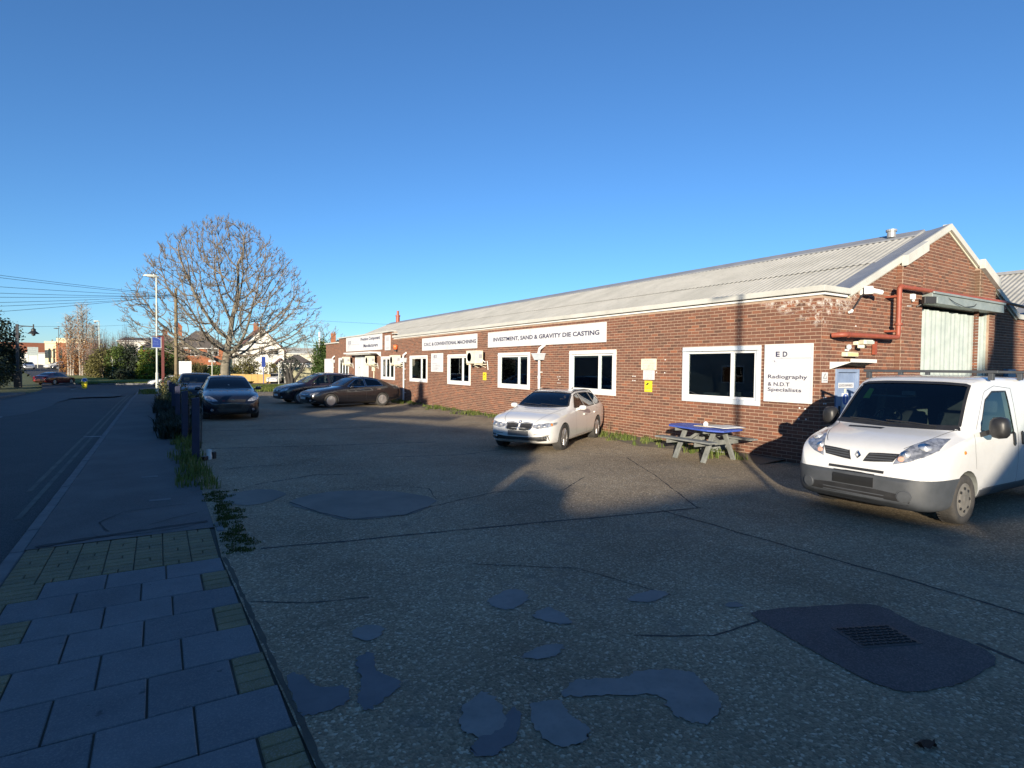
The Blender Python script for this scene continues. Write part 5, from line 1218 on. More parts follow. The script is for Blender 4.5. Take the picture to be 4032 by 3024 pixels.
for s in (1, -1):
    sk.patch(P_, [(s*.06,.79),(s*.2,.80),(s*.44,.83)], [(s*.13,.91),(s*.3,.925),(s*.50,.935)], .003, .008, 1, 10, 4, 'grille', MT['trim'], van)
    for q in range(3): sk.line(P_, [(s*(.1+.02*q),.825+.032*q),(s*(.44+.015*q),.845+.03*q)], .014, .013, 1, 'grille_bar', MT['trimgrey'], van)
    hl = sk.patch(P_, [(s*.46,.80),(s*.62,.85),(s*.76,.92),(s*.84,1.0)], [(s*.50,.94),(s*.58,1.05),(s*.7,1.13),(s*.82,1.13)], .012, .02, 1, 14, 8, 'headlight', MT['lamp'], van)
    for (yy, zz, rr_) in ((.56,.93,.055),(.70,1.03,.075)):
        p, n = sk.hit(P_, s*yy, zz); m = MB(); m.lathe([(rr_,0),(rr_*.8,-.02),(rr_*.35,-.035),(rr_*.3,.0),(0,.012)], (0,0,0), 'z', 16); o = m.build('reflector', MT['lampbowl'], hl, smooth=True); o.location = p+n*.015; o.rotation_euler = n.to_track_quat('Z','Y').to_euler()
    p, n = sk.hit(P_, s*.53, .87); m = MB(); m.lathe([(0,.016),(.035,.012),(.035,0)], (0,0,0), 'z', 12); o = m.build('indicator', pm('pale_amber', (.7,.4,.3), (.6,.3,.2), 30, .2, coat=1), hl); o.location = p+n*.012; o.rotation_euler = n.to_track_quat('Z','Y').to_euler()
    p, n = sk.hit(P_, s*.62, .42); m = MB(); m.lathe([(.0,.016),(.07,.014),(.075,.004),(.085,.004),(.085,-.02)], (0,0,0), 'z', 18); o = m.build('fog_lamp_cover', MT['trimgrey'], van, auto=rad(30)); o.location = p+n*.012; o.rotation_euler = n.to_track_quat('Z','Y').to_euler()
    m_ = mirror_pod(van, 1.36, s*1.12, 1.28, s, MT['trim'], (.17,.22,.29)); 
    sk.line('side', [(1.2,1.18),(1.17,.95),(1.2,.72)], .006, .0015, s, 'door_seam', MT['trim'], van); sk.line('side', [(2.62,1.78),(2.64,1.2),(2.6,.42)], .009, .0015, s, 'door_seam', MT['trim'], van, 20); sk.line('side', [(1.45,.43),(2.6,.42)], .009, .0015, s, 'door_seam', MT['trim'], van)
    sk.line('side', [(2.62,1.78),(2.1,1.82),(1.75,1.74),(1.3,1.24)], .006, .0015, s, 'door_seam', MT['trim'], van, 24)
    for hx in (2.47, 2.78): sk.patch('side', [(hx-.035,.98),(hx,.955),(hx+.035,.98)], [(hx-.035,1.13),(hx,1.155),(hx+.035,1.13)], .018, .03, s, 6, 4, 'door_handle', MT['trim'], van)
    sk.line('side', [(1.3,.70),(2.0,.70),(4.3,.68)], .012, .001, s, 'body_crease', MT['vanwhite'], van, 24)
    sk.patch('side', [(2.75,1.3),(4.4,1.28)], [(2.75,1.66),(4.4,1.64)], -.006, .002, s, 12, 4, 'pressed_panel', MT['vanwhite'], van)
    sk.line('side', [(3.0,1.18),(4.6,1.18)], .025, .002, s, 'slide_rail', MT['trim'], van)
    p, n = sk.hit('side', .86, .96, s); m = MB(); m.lathe([(0,.012),(.022,.01),(.026,0)], (0,0,0), 'z', 10); o = m.build('side_repeater', MT['amber'], van); o.location = p; o.rotation_euler = n.to_track_quat('Z','Y').to_euler()
    sk.line('front', [(s*.5,1.0),(s*.66,1.12),(s*.72,1.2),(s*.79,1.245)], .006, .0015, 1, 'bonnet_seam', MT['trim'], van)
    sk.patch('rear', [(s*.78,.75),(s*.86,.75)], [(s*.78,1.2),(s*.84,1.2)], .004, .01, 1, 3, 4, 'tail_lamp', MT['redlens'], van)
# emblem: a diamond with a hollow middle in a raised nose shield
p, n = sk.hit(P_, 0, .86); em = MB(); R1 = [(0,.062),(.045,0),(0,-.062),(-.045,0)]; R2 = [(0,.03),(.02,0),(0,-.03),(-.02,0)]
for a in range(4):
    b = (a+1) % 4; em.add([(-.0,*R1[a]),(-.0,*R1[b]),(-.018,R2[b][0]*1.3,R2[b][1]*1.3),(-.018,R2[a][0]*1.3,R2[a][1]*1.3),(-.002,*R2[a]),(-.002,*R2[b])], [(0,1,2,3),(3,2,5,4)])
o = em.build('emblem', MT['chrome'], van); o.location = p+n*.014; o.rotation_euler = (0, .25, 0)
sk.patch(P_, [(-.07,.78),(.07,.78)], [(-.13,.92),(.13,.92)], .008, .012, 1, 8, 6, 'nose_shield', MT['vanwhite'], van)
sk.patch(P_, [(-.265,.475),(.265,.475)], [(-.265,.635),(.265,.635)], .022, .02, 1, 10, 3, 'number_plate', MT['platedark'], van)
sk.patch('top', [(.75,.04),(.75,.5)], [(.83,.02),(.83,.52)], .002, .004, 1, 8, 2, 'bonnet_vent', MT['trim'], van); van.scale = (.955,)*3
sk.patch(P_, [(-.82,1.225),(0,1.215),(.82,1.225)], [(-.8,1.27),(0,1.25),(.8,1.27)], .004, .004, 1, 16, 2, 'scuttle', MT['trim'], van)
for y0, y1 in ((-.55,.1),(.05,.62)):
    a, na = sk.hit(P_, y0, 1.25); b, nb = sk.hit(P_, y1, 1.285); m = MB(); m.tube([a+na*.02, (a+b)/2+na*.03, b+nb*.02], .009, 5); m.build('wiper', MT['black'], van)
sk.line(P_, [(-.72,1.875),(0,1.9),(.72,1.875)], .03, .003, 1, 'roof_lip', MT['vanwhite'], van, 20)
a, na = sk.hit(P_, .52, 1.66); pm_ = sk.patch(P_, [(.50,1.6),(.60,1.6)], [(.50,1.74),(.575,1.76)], -.012, .002, 1, 3, 3, 'permit', MT['permit'], van)
for x in (1.95, 3.0, 4.0):
    m = MB(); m.bar((x,-.9,2.02),(x,.9,2.02),.06,.04); 
    for s in (1, -1): m.box(x-.04,s*.82-.03,1.9,x+.04,s*.82+.03,2.0)
    m.build('roof_bar', MT['trimgrey'], van, bev=.006)
m = MB(); m.box(2.62,-.84,.45,2.64,.84,1.15); m.build('bulkhead', MT['vanin'], van)
m = MB(); m.box(1.62,.1,1.62,1.9,.62,1.64); m.box(1.5,-.06,1.66,1.53,.12,1.72); m.build('sun_visor', MT['vanin'], van)
def W4(lo, hi): return (lo, hi)
ESTATE = dict(xs=[0,.04,.12,.3,.6,1.0,1.34,1.46,1.7,2.05,2.3,2.55,3.0,3.5,3.95,4.25,4.42,4.54,4.6,4.624],
  top=[(0,.60),(.04,.70),(.12,.775),(.3,.84),(.6,.90),(1.0,.955),(1.34,.995),(1.46,1.03),(1.7,1.165),(2.05,1.335),(2.3,1.395),(2.55,1.42),(3.0,1.425),(3.5,1.41),(3.95,1.375),(4.25,1.31),(4.42,1.15),(4.54,.97),(4.6,.88),(4.624,.7)],
  belt=[(0,.56),(.04,.65),(.12,.72),(.3,.78),(.6,.83),(1.0,.875),(1.4,.905),(3.0,.935),(4.3,.965),(4.54,.93),(4.624,.66)],
  wt=[(0,.74),(.3,.77),(.6,.80),(1.4,.82),(1.6,.79),(2.3,.66),(3.0,.65),(4.2,.645),(4.5,.72),(4.624,.8)],
  w=[(0,.63),(.04,.71),(.12,.78),(.3,.85),(.6,.885),(1.0,.9),(3.7,.9),(4.1,.88),(4.42,.83),(4.54,.79),(4.624,.7)],
  zb=[(0,.26),(.12,.2),(.5,.17),(4.0,.19),(4.4,.27),(4.624,.4)], mid=.6, bow=.09, tuck=.955,
  axle0=.78, axle1=3.59, r=.325, tw=.225, hw=.9, archk=1.11, spokes=10,
  cab=dict(xs=[1.42,1.75,2.1,2.35,3.0,3.9,4.36], floor=[(1.42,.72),(1.8,.42),(4.0,.42),(4.4,.75)], dz=.045, wsx=2.5, wsx0=1.4, rwx=3.9, dash=.95),
  ws=([(-.70,1.03),(-.35,1.01),(0,1.005),(.35,1.01),(.70,1.03)], [(-.565,1.345),(0,1.368),(.565,1.345)]),
  rw=([(-.62,1.02),(.62,1.02)], [(-.54,1.27),(.54,1.27)]),
  side=[([(1.72,.985),(2.5,.975)], [(2.14,1.29),(2.46,1.335)]), ([(2.56,.975),(3.42,.985)], [(2.52,1.337),(3.36,1.33)]), ([(3.49,.99),(4.1,1.02)], [(3.43,1.325),(3.98,1.27)])],
  seats=[(2.0,.37,.42,MT['seat']),(2.0,-.37,.42,MT['seatpale']),(2.95,.3,.45,MT['seatpale']),(2.95,-.3,.45,MT['seatpale'])], steerpos=(1.92,.37,.98,.45,.18))
bm_, sk, raw, arches = make_car('white_estate_car', ESTATE, (6.99, 11.01, 0), rad(33.6), 'white estate car with twin black grilles parked nose out from the brick wall', MT['carwhite']); bm_.scale = (.95,)*3
P_ = 'front'
shell(raw, .006, [((0,0,.255),(0,0,-1)),((.5,0,0),(-1,0,0)),((0,0,.19),(0,0,1))], 'front_lip', MT['carwhite'], bm_, arches)
sk.patch(P_, [(-.74,.30),(-.5,.27),(.5,.27),(.74,.30)], [(-.72,.42),(-.5,.385),(-.3,.37),(.3,.37),(.5,.385),(.72,.42)], .003, .01, 1, 24, 4, 'lower_intake', MT['trim'], bm_)
for s in (1, -1):
    g = sk.patch(P_, [(s*.035,.545),(s*.16,.535),(s*.31,.56)], [(s*.03,.665),(s*.17,.69),(s*.335,.675)], .01, .016, 1, 12, 5, 'grille', MT['trim'], bm_)
    for q in range(8): sk.line(P_, [(s*(.06+.034*q),.55),(s*(.06+.036*q),.672)], .009, .018, 1, 'grille_bar', MT['dkmetal'], g, 5)
    ring_ = [(s*.03,.54),(s*.16,.528),(s*.32,.555),(s*.345,.62),(s*.335,.685),(s*.17,.7),(s*.028,.672),(s*.03,.54)]; sk.line(P_, ring_, .014, .016, 1, 'grille_surround', MT['chrome'], g, 40)
    h = sk.patch(P_, [(s*.36,.60),(s*.5,.565),(s*.7,.6),(s*.83,.66)], [(s*.36,.655),(s*.5,.675),(s*.68,.705),(s*.84,.715)], .008, .014, 1, 14, 6, 'headlight', MT['lamp'], bm_)
    for yy in (.5, .64): p, n = sk.hit(P_, s*yy, .635); m = MB(); m.lathe([(.05,0),(.04,-.012),(.015,-.02),(0,.004)], (0,0,0), 'z', 14); o = m.build('reflector', MT['lampbowl'], h, smooth=True); o.location = p+n*.012; o.rotation_euler = n.to_track_quat('Z','Y').to_euler()
    p, n = sk.hit(P_, s*.77, .672); m = MB(); m.lathe([(0,.01),(.03,.006),(.032,0)], (0,0,0), 'z', 10); o = m.build('indicator', MT['amber'], h); o.location = p+n*.009; o.rotation_euler = n.to_track_quat('Z','Y').to_euler()
    for yy in (.6, .67): p, n = sk.hit(P_, s*yy, .36); m = MB(); m.lathe([(0,.02),(.03,.016),(.034,0)], (0,0,0), 'z', 12); o = m.build('fog_lamp', MT['chrome'], bm_); o.location = p; o.rotation_euler = n.to_track_quat('Z','Y').to_euler()
    sk.line(P_, [(s*.4,.435),(s*.6,.44),(s*.74,.43)], .012, .004, 1, 'chrome_strip', MT['chrome'], bm_)
    mirror_pod(bm_, 1.86, s*.985, .985, s, MT['carwhite'], (.11,.2,.13))
    for xx in (1.62, 2.52, 3.5): sk.line('side', [(xx+(.1 if xx == 1.62 else 0),.95),(xx,.8),(xx,.5),(xx+.04,.28)], .007, .001, s, 'door_seam', MT['trim'], bm_)
    sk.line('side', [(1.66,.28),(3.2,.28)], .007, .001, s, 'door_seam', MT['trim'], bm_); sk.line('side', [(1.2,.78),(2.5,.80),(3.9,.83)], .012, .0015, s, 'body_crease', MT['carwhite'], bm_, 24)
    for xx in (2.36, 3.3): sk.patch('side', [(xx-.1,.77),(xx+.1,.775)], [(xx-.1,.80),(xx+.1,.805)], .03, .03, s, 6, 2, 'door_handle', MT['carwhite'], bm_)
    m = MB(); m.tube([(2.2,s*.55,1.33),(2.4,s*.56,1.39),(2.7,s*.56,1.415),(3.3,s*.56,1.41),(3.8,s*.555,1.375),(4.1,s*.55,1.28)], .014, 6); m.build('roof_rail', MT['trim'], bm_)
    sk.patch('rear', [(s*.5,.8),(s*.76,.78)], [(s*.5,.92),(s*.74,.92)], .004, .01, 1, 6, 4, 'tail_lamp', MT['redlens'], bm_)
    sk.line(P_, [(s*.38,.7),(s*.52,.85),(s*.68,.99)], .007, .0012, 1, 'bonnet_seam', MT['trim'], bm_)
p, n = sk.hit(P_, 0, .715); m = MB(); m.lathe([(0,.006),(.028,.006),(.034,.003),(.04,.004),(.042,0)], (0,0,0), 'z', 18); em = m.build('emblem', MT['black'], bm_); em.location = p; em.rotation_euler = n.to_track_quat('Z','Y').to_euler()
m = MB(); m.quad((0,0,.0075),(.026,0,.0075),(.018,.018,.0075),(0,.026,.0075)); m.quad((0,0,.0075),(-.026,0,.0075),(-.018,-.018,.0075),(0,-.026,.0075)); m.build('emblem_quarter', MT['signblue'], em, fix=False); m = MB(); m.quad((0,0,.0075),(0,.026,.0075),(-.018,.018,.0075),(-.026,0,.0075)); m.quad((0,0,.0075),(0,-.026,.0075),(.018,-.018,.0075),(.026,0,.0075)); m.build('emblem_quarter', MT['white'], em, fix=False)
sk.patch(P_, [(-.26,.40),(.26,.40)], [(-.26,.515),(.26,.515)], .02, .02, 1, 12, 3, 'number_plate', MT['plategrey'], bm_)
m = MB(); m.add([(3.75,-.015,1.4),(3.95,-.015,1.385),(3.95,.015,1.385),(3.75,.015,1.4),(3.92,-.006,1.46),(3.95,.006,1.46)],[(0,1,4),(1,2,5,4),(2,3,5),(3,0,4,5)]); m.build('roof_fin', MT['carwhite'], bm_)
for y0, y1 in ((-.5,.05),(.0,.55)):
    a, na = sk.hit(P_, y0, 1.0+.03); b, nb = sk.hit(P_, y1, 1.06); m = MB(); m.tube([a+na*.012, (a+b)/2+na*.015, b+nb*.012], .007, 5); m.build('wiper', MT['black'], bm_)

SALOON = dict(xs=[0,.05,.14,.35,.7,1.1,1.42,1.54,1.8,2.15,2.42,2.75,3.1,3.5,3.85,4.15,4.4,4.6,4.74,4.8,4.83],
  top=[(0,.58),(.05,.68),(.14,.76),(.35,.83),(.7,.90),(1.1,.955),(1.42,1.0),(1.54,1.035),(1.8,1.19),(2.15,1.37),(2.42,1.455),(2.75,1.49),(3.1,1.475),(3.5,1.405),(3.85,1.295),(4.15,1.18),(4.4,1.09),(4.6,1.06),(4.74,1.03),(4.8,.93),(4.83,.75)],
  belt=[(0,.54),(.05,.63),(.14,.70),(.35,.77),(.7,.83),(1.1,.88),(1.5,.92),(3.0,.97),(4.2,1.0),(4.7,.96),(4.83,.7)],
  wt=[(0,.74),(.35,.77),(1.4,.82),(1.6,.79),(2.4,.66),(3.0,.64),(3.8,.66),(4.3,.74),(4.83,.8)],
  w=[(0,.62),(.05,.71),(.14,.79),(.35,.87),(.7,.91),(1.1,.925),(3.8,.925),(4.3,.89),(4.6,.84),(4.74,.8),(4.83,.7)],
  zb=[(0,.25),(.14,.19),(.6,.17),(4.1,.2),(4.5,.28),(4.83,.42)], mid=.6, bow=.08, tuck=.955,
  axle0=.93, axle1=3.667, r=.335, tw=.225, hw=.925, archk=1.1, spokes=5,
  cab=dict(xs=[1.5,1.85,2.2,2.5,3.1,3.9,4.2], floor=[(1.5,.72),(1.9,.42),(3.7,.42),(4.2,.85)], dz=.045, wsx=2.6, wsx0=1.48, rwx=3.2, dash=.97),
  ws=([(-.72,1.04),(0,1.02),(.72,1.04)], [(-.57,1.40),(0,1.425),(.57,1.40)]),
  rw=([(-.6,1.17),(.6,1.17)], [(-.52,1.38),(.52,1.38)]),
  side=[([(1.8,1.0),(2.72,1.0)], [(2.3,1.345),(2.68,1.39)]), ([(2.8,1.005),(3.72,1.02)], [(2.76,1.39),(3.5,1.29)])],
  seats=[(2.15,.37,.42,None),(2.15,-.37,.42,None),(3.0,.0,.45,None)], steerpos=(2.05,.37,1.0,.45,.18), glass=MT['carglass'], rglass=MT['carglass'], sealmat=MT['chrome'])
def details(root, sk, S, paint, lamp, plate, grille=True, handles=(2.5,3.45), seams=(1.72,2.76,3.72), mir=(1.92,.99), hl=None, emblem='oval', tail=.95, mats=None, fog=True, zl=(.6,.72)):
    hw = S['hw']; P_ = 'front'; z0, z1 = zl
    sk.patch(P_, [(-.42,.27),(.42,.27)], [(-.5,.40),(.5,.40)], .004, .01, 1, 14, 3, 'lower_intake', MT['trim'], root)
    if grille: sk.patch(P_, [(-.36,z0-.09),(0,z0-.11),(.36,z0-.09)], [(-.42,z0+.04),(0,z0+.05),(.42,z0+.04)], .005, .01, 1, 14, 3, 'grille', MT['trim'], root)
    for s in (1, -1):
        sk.patch(P_, [(s*.46,z0-.01),(s*.62,z0-.015),(s*.82,z0+.05)], [(s*.52,z0+.06),(s*.68,z1),(s*.84,z1+.02)], .007, .012, 1, 12, 5, 'headlight', lamp, root)
        if fog: p, n = sk.hit(P_, s*.64, .36); m = MB(); m.lathe([(0,.014),(.045,.01),(.05,0)], (0,0,0), 'z', 12); o = m.build('fog_lamp', MT['lamp'], root); o.location = p; o.rotation_euler = n.to_track_quat('Z','Y').to_euler()
        mirror_pod(root, mir[0], s*(hw+.09), mir[1], s, paint, (.11,.2,.13))
        for xx in seams: sk.line('side', [(xx+(.1 if xx == seams[0] else 0),.97),(xx,.8),(xx,.5),(xx+.04,.28)], .007, .001, s, 'door_seam', MT['black'], root)
        for xx in handles: sk.patch('side', [(xx-.11,.83),(xx+.11,.835)], [(xx-.11,.86),(xx+.11,.865)], .026, .03, s, 6, 2, 'door_handle', MT['chrome'] if S.get('sealmat') else paint, root)
        sk.patch('rear', [(s*.48,tail-.15),(s*.74,tail-.17)], [(s*.46,tail-.02),(s*.74,tail-.02)], .004, .01, 1, 6, 4, 'tail_lamp', MT['redlens'], root)
        sk.line(P_, [(s*.4,z1),(s*.55,.86),(s*.7,1.0)], .006, .0012, 1, 'bonnet_seam', MT['black'], root)
    if plate: sk.patch(P_, [(-.26,.41),(.26,.41)], [(-.26,.515),(.26,.515)], .014, .014, 1, 10, 3, 'number_plate', plate, root)
    sk.patch('rear', [(-.26,.6),(.26,.6)], [(-.26,.7),(.26,.7)], .012, .014, 1, 8, 3, 'number_plate', MT['yellow'], root)
    p, n = sk.hit(P_, 0, z0+.02); m = MB()
    if emblem == 'oval': m.lathe([(0,.012),(.07,.01),(.085,.006),(.09,0)], (0,0,0), 'z', 20); m.v = [(x, y*.45, z) for x, y, z in m.v]
    elif emblem == 'ring': m.tube([(.045*math.cos(t), .045*math.sin(t), .01) for t in [2*math.pi*k/18 for k in range(19)]], .007, 6, False); m.bar((-.05,0,.01),(.05,0,.014),.01)
    else: m.bar((-.09,0,.01),(.09,0,.01),.035,.012)
    o = m.build('emblem', MT['chrome'], root); o.location = p; q = n.to_track_quat('Z','Y').to_euler(); o.rotation_euler = q if emblem != 'oval' else (0, -rad(70), 0)
    if emblem == 'oval': o.rotation_euler = Matrix(((0,0,-1),(1,0,0),(0,1,0))).to_euler()
r_, sk, raw, ar = make_car('black_saloon_car', SALOON, (5.60, 26.95, 0), rad(11.0), 'black saloon car with bright silver wheels and chrome window line near the drainpipe', MT['carblack']); r_.scale = (.95,)*3
details(r_, sk, SALOON, MT['carblack'], MT['lampdark'], MT['platewhite'], emblem='ring')
sk.line('front', [(-.4,.625),(0,.6),(.4,.625)], .02, .012, 1, 'grille_bar', MT['chrome'], r_, 16); sk.line('front', [(-.8,.34),(-.7,.27),(-.3,.235),(.3,.235),(.7,.27),(.8,.34)], .016, .005, 1, 'lip_strip', MT['chrome'], r_, 24)
for s in (1, -1): sk.line('side', [(1.7,.30),(2.6,.26),(3.3,.28)], .014, .002, s, 'sill_crease', MT['carblack'], r_)

MPV = dict(xs=[0,.05,.14,.35,.65,.95,1.15,1.25,1.55,1.95,2.25,2.6,3.1,3.7,4.2,4.45,4.6,4.7,4.75,4.77],
  top=[(0,.66),(.05,.78),(.14,.87),(.35,.94),(.65,1.0),(.95,1.05),(1.15,1.085),(1.25,1.12),(1.55,1.31),(1.95,1.51),(2.25,1.585),(2.6,1.615),(3.1,1.615),(3.7,1.59),(4.2,1.53),(4.45,1.45),(4.6,1.25),(4.7,1.05),(4.75,.9),(4.77,.75)],
  belt=[(0,.62),(.05,.72),(.14,.8),(.35,.87),(.65,.92),(1.15,.98),(3.0,1.04),(4.4,1.1),(4.7,.98),(4.77,.7)],
  wt=[(0,.74),(.35,.78),(1.1,.83),(1.3,.8),(2.2,.68),(3.0,.67),(4.3,.66),(4.77,.78)],
  w=[(0,.64),(.05,.73),(.14,.81),(.35,.88),(.7,.92),(4.1,.92),(4.45,.88),(4.7,.82),(4.77,.74)],
  zb=[(0,.28),(.14,.22),(.6,.2),(4.1,.22),(4.5,.3),(4.77,.42)], mid=.6, bow=.07, tuck=.96,
  axle0=.92, axle1=3.77, r=.335, tw=.225, hw=.92, archk=1.12, spokes=7,
  cab=dict(xs=[1.25,1.6,2.0,2.3,3.1,4.1,4.5], floor=[(1.25,.8),(1.7,.45),(4.0,.45),(4.5,.9)], dz=.045, wsx=2.5, wsx0=1.22, rwx=3.9, dash=1.05),
  ws=([(-.72,1.12),(0,1.1),(.72,1.12)], [(-.58,1.53),(0,1.555),(.58,1.53)]), rw=([(-.62,1.15),(.62,1.15)], [(-.55,1.44),(.55,1.44)]),
  side=[([(1.5,1.06),(2.5,1.07)], [(2.02,1.46),(2.46,1.51)]), ([(2.58,1.07),(3.5,1.09)], [(2.54,1.515),(3.46,1.5)]), ([(3.6,1.1),(4.3,1.13)], [(3.55,1.495),(4.15,1.44)])],
  seats=[(1.95,.37,.5,None),(1.95,-.37,.5,None)], steerpos=(1.85,.37,1.06,.45,.18), glass=MT['carglass'], rglass=MT['darkglass'])
r_, sk, raw, ar = make_car('dark_estate_car', MPV, (5.0, 30.3, 0), rad(9.5), 'tall dark plum estate car with roof rails behind the black saloon', MT['cardark']); r_.scale = (.93,)*3
details(r_, sk, MPV, MT['cardark'], MT['lamp'], MT['platewhite'], handles=(2.35,3.35), seams=(1.5,2.54,3.55), mir=(1.62,1.08), emblem='bar', tail=1.0, zl=(.68,.84))
for s in (1, -1):
    m = MB(); m.tube([(2.2,s*.58,1.54),(2.45,s*.59,1.615),(3.2,s*.59,1.63),(3.9,s*.58,1.59),(4.15,s*.56,1.49)], .018, 6); m.build('roof_rail', MT['chrome'], r_)

HATCH = dict(xs=[0,.05,.14,.35,.65,.95,1.2,1.3,1.55,1.9,2.15,2.5,2.9,3.35,3.7,3.95,4.12,4.24,4.3,4.34],
  top=[(0,.62),(.05,.73),(.14,.82),(.35,.89),(.65,.95),(.95,1.0),(1.2,1.04),(1.3,1.075),(1.55,1.22),(1.9,1.39),(2.15,1.455),(2.5,1.495),(2.9,1.5),(3.35,1.465),(3.7,1.4),(3.95,1.28),(4.12,1.12),(4.24,1.0),(4.3,.86),(4.34,.7)],
  belt=[(0,.58),(.05,.67),(.14,.75),(.35,.82),(.65,.87),(1.2,.93),(2.8,.99),(3.9,1.02),(4.24,.95),(4.34,.66)],
  wt=[(0,.75),(.35,.78),(1.2,.82),(1.35,.79),(2.1,.67),(2.8,.66),(3.8,.66),(4.34,.8)],
  w=[(0,.66),(.05,.74),(.14,.81),(.35,.88),(.7,.915),(3.5,.915),(3.9,.88),(4.2,.82),(4.34,.72)],
  zb=[(0,.24),(.14,.18),(.6,.17),(3.7,.19),(4.1,.28),(4.34,.42)], mid=.6, bow=.09, tuck=.955,
  axle0=.88, axle1=3.52, r=.325, tw=.225, hw=.915, archk=1.09, spokes=5,
  cab=dict(xs=[1.28,1.6,1.95,2.25,3.0,3.6,3.95], floor=[(1.28,.75),(1.7,.42),(3.5,.42),(3.95,.85)], dz=.045, wsx=2.35, wsx0=1.26, rwx=3.3, dash=1.0),
  ws=([(-.73,1.07),(0,1.05),(.73,1.07)], [(-.585,1.415),(0,1.44),(.585,1.415)]), rw=([(-.58,1.1),(.58,1.1)], [(-.52,1.35),(.52,1.35)]),
  side=[([(1.55,1.02),(2.55,1.03)], [(2.0,1.35),(2.5,1.4)]), ([(2.63,1.035),(3.5,1.05)], [(2.58,1.4),(3.4,1.34)])],
  seats=[(1.95,.37,.45,None),(1.95,-.37,.45,None)], steerpos=(1.85,.37,1.02,.45,.18), glass=MT['darkglass'])
r_, sk, raw, ar = make_car('dark_hatchback', HATCH, (2.17, 21.75, 0), rad(89.0), 'near black hatchback facing the camera beside the blue posts', MT['carnavy'])
details(r_, sk, HATCH, MT['carnavy'], MT['lamp'], MT['platedark'], handles=(2.4,3.3), seams=(1.5,2.6), mir=(1.66,1.04), emblem='oval', tail=.98, zl=(.66,.81))
sk.line('front', [(.24,.665),(.33,.665)], .03, .01, 1, 'badge', MT['redlens'], r_, 4); m = MB(); m.tube([(2.05,0,1.45),(2.25,0,1.62)], .004, 5); m.build('aerial', MT['black'], r_)
p, n = sk.hit('front', .02, 1.16); m = MB(); m.lathe([(0,.002),(.035,.002)], (0,0,0), 'z', 12); o = m.build('tax_disc', MT['platewhite'], r_); o.location = p+n*.004; o.rotation_euler = n.to_track_quat('Z','Y').to_euler()
r_, sk, raw, ar = make_car('black_saloon_car', SALOON, (1.55, 29.3, 0), rad(90), 'dark car mostly hidden behind the near black hatchback', MT['carblack'], lod=1)
details(r_, sk, SALOON, MT['carblack'], MT['lampdark'], None, emblem='ring')

def far_car(name, S, loc, rz, label, paint, sc=1.0, group='cars far along the road', front=True):
    r_, sk, raw, ar = make_car(name, S, (loc[0], loc[1], gz(loc[1])-.1), rad(rz), label, paint, 'car', group, lod=2); r_.scale = (sc, sc, sc)
    for s in (1, -1):
        z0 = .64; sk.patch('front', [(s*.46,z0-.03),(s*.82,z0)], [(s*.5,z0+.1),(s*.82,z0+.12)], .006, .01, 1, 5, 2, 'headlight', MT['lamp'], r_)
        sk.patch('rear', [(s*.46,.8),(s*.74,.78)], [(s*.46,.93),(s*.74,.93)], .006, .01, 1, 4, 2, 'tail_lamp', MT['redlens'], r_)
    sk.patch('front', [(-.36,.5),(.36,.5)], [(-.4,.62),(.4,.62)], .005, .01, 1, 5, 2, 'grille', MT['trim'], r_)
    return r_
FS = {k: dict(v, glass=MT['darkglass'], rglass=MT['darkglass']) for k, v in dict(s=SALOON, h=HATCH, m=MPV, e=ESTATE).items()}
far_car('red_car', FS['s'], (-9.3, 88.2), -118, 'dark red car turning at the far road junction', MT['carred'])
far_car('white_coupe', FS['s'], (-1.0, 77.3), 8, 'white car crossing the side road behind the blue hanging sign', MT['carwhite'], .84)
far_car('silver_car', FS['h'], (-21.3, 143.4), 99, 'silver hatchback coming up the far road', MT['carsilver'])
far_car('white_car', FS['h'], (-20.0, 152), 30, 'white car at the far bend beside dark parked cars', MT['carwhite'])
for (x, y, a, t, k) in ((-17.9, 143.5, 12, 'first black car parked right of the white car at the far bend', 's'), (-15.2, 141.5, 6, 'black car parked last in the row under the birch tree', 'm')):
    far_car('parked_car', FS[k], (x, y), a, t, MT['carblack'])
far_car('parked_van', dict(FS['m']), (-22.2, 131.5), 100, 'pale van parked behind the lantern post at the left', MT['carsilver'], 1.2)
far_car('small_white_car', FS['h'], (13.6, 86.5), 70, 'small white car parked in front of the white house', MT['carwhite'], .95)
# ------------------------------------------------------------------ street furniture and yard things
MT['navypost'] = pm('dark_blue_post_paint', (.018,.022,.06), (.012,.014,.04), 8, .6, bmp=.2, bscale=30, grime=.3)
MT['greywood'] = pm('weathered_grey_timber', (.2,.21,.2), (.13,.14,.135), 9, .85, bmp=.4, bscale=40, grime=.35)
MT['bluetop'] = pm('blue_table_paint', (.05,.1,.42), (.04,.075,.32), 6, .55, grime=.2)
MT['card'] = pm('cardboard', (.5,.42,.3), (.4,.33,.23), 5, .8)
MT['lampgrey'] = pm('pale_lamp_column', (.5,.52,.45), (.42,.44,.38), 3, .5, grime=.2)
MT['bluesign'] = pm('blue_sign', (.02,.05,.25), (.018,.042,.21), 3, .5)
MT['maroon'] = pm('maroon_post', (.14,.03,.025), (.1,.022,.02), 6, .6, grime=.2)
posts = [(.62,12.86,1.26,'nearest dark blue timber post at the yard edge'),(.56,16.65,1.24,'second dark blue timber post from the camera'),(.5,20.4,1.24,'third dark blue post standing in the weeds'),(.47,24.3,1.2,'fourth dark blue post close to the dark hatchback'),(.44,28.2,1.15,'fifth dark blue post near the hidden dark car'),(.42,32.0,1.12,'farthest dark blue post beside the maroon sign post')]
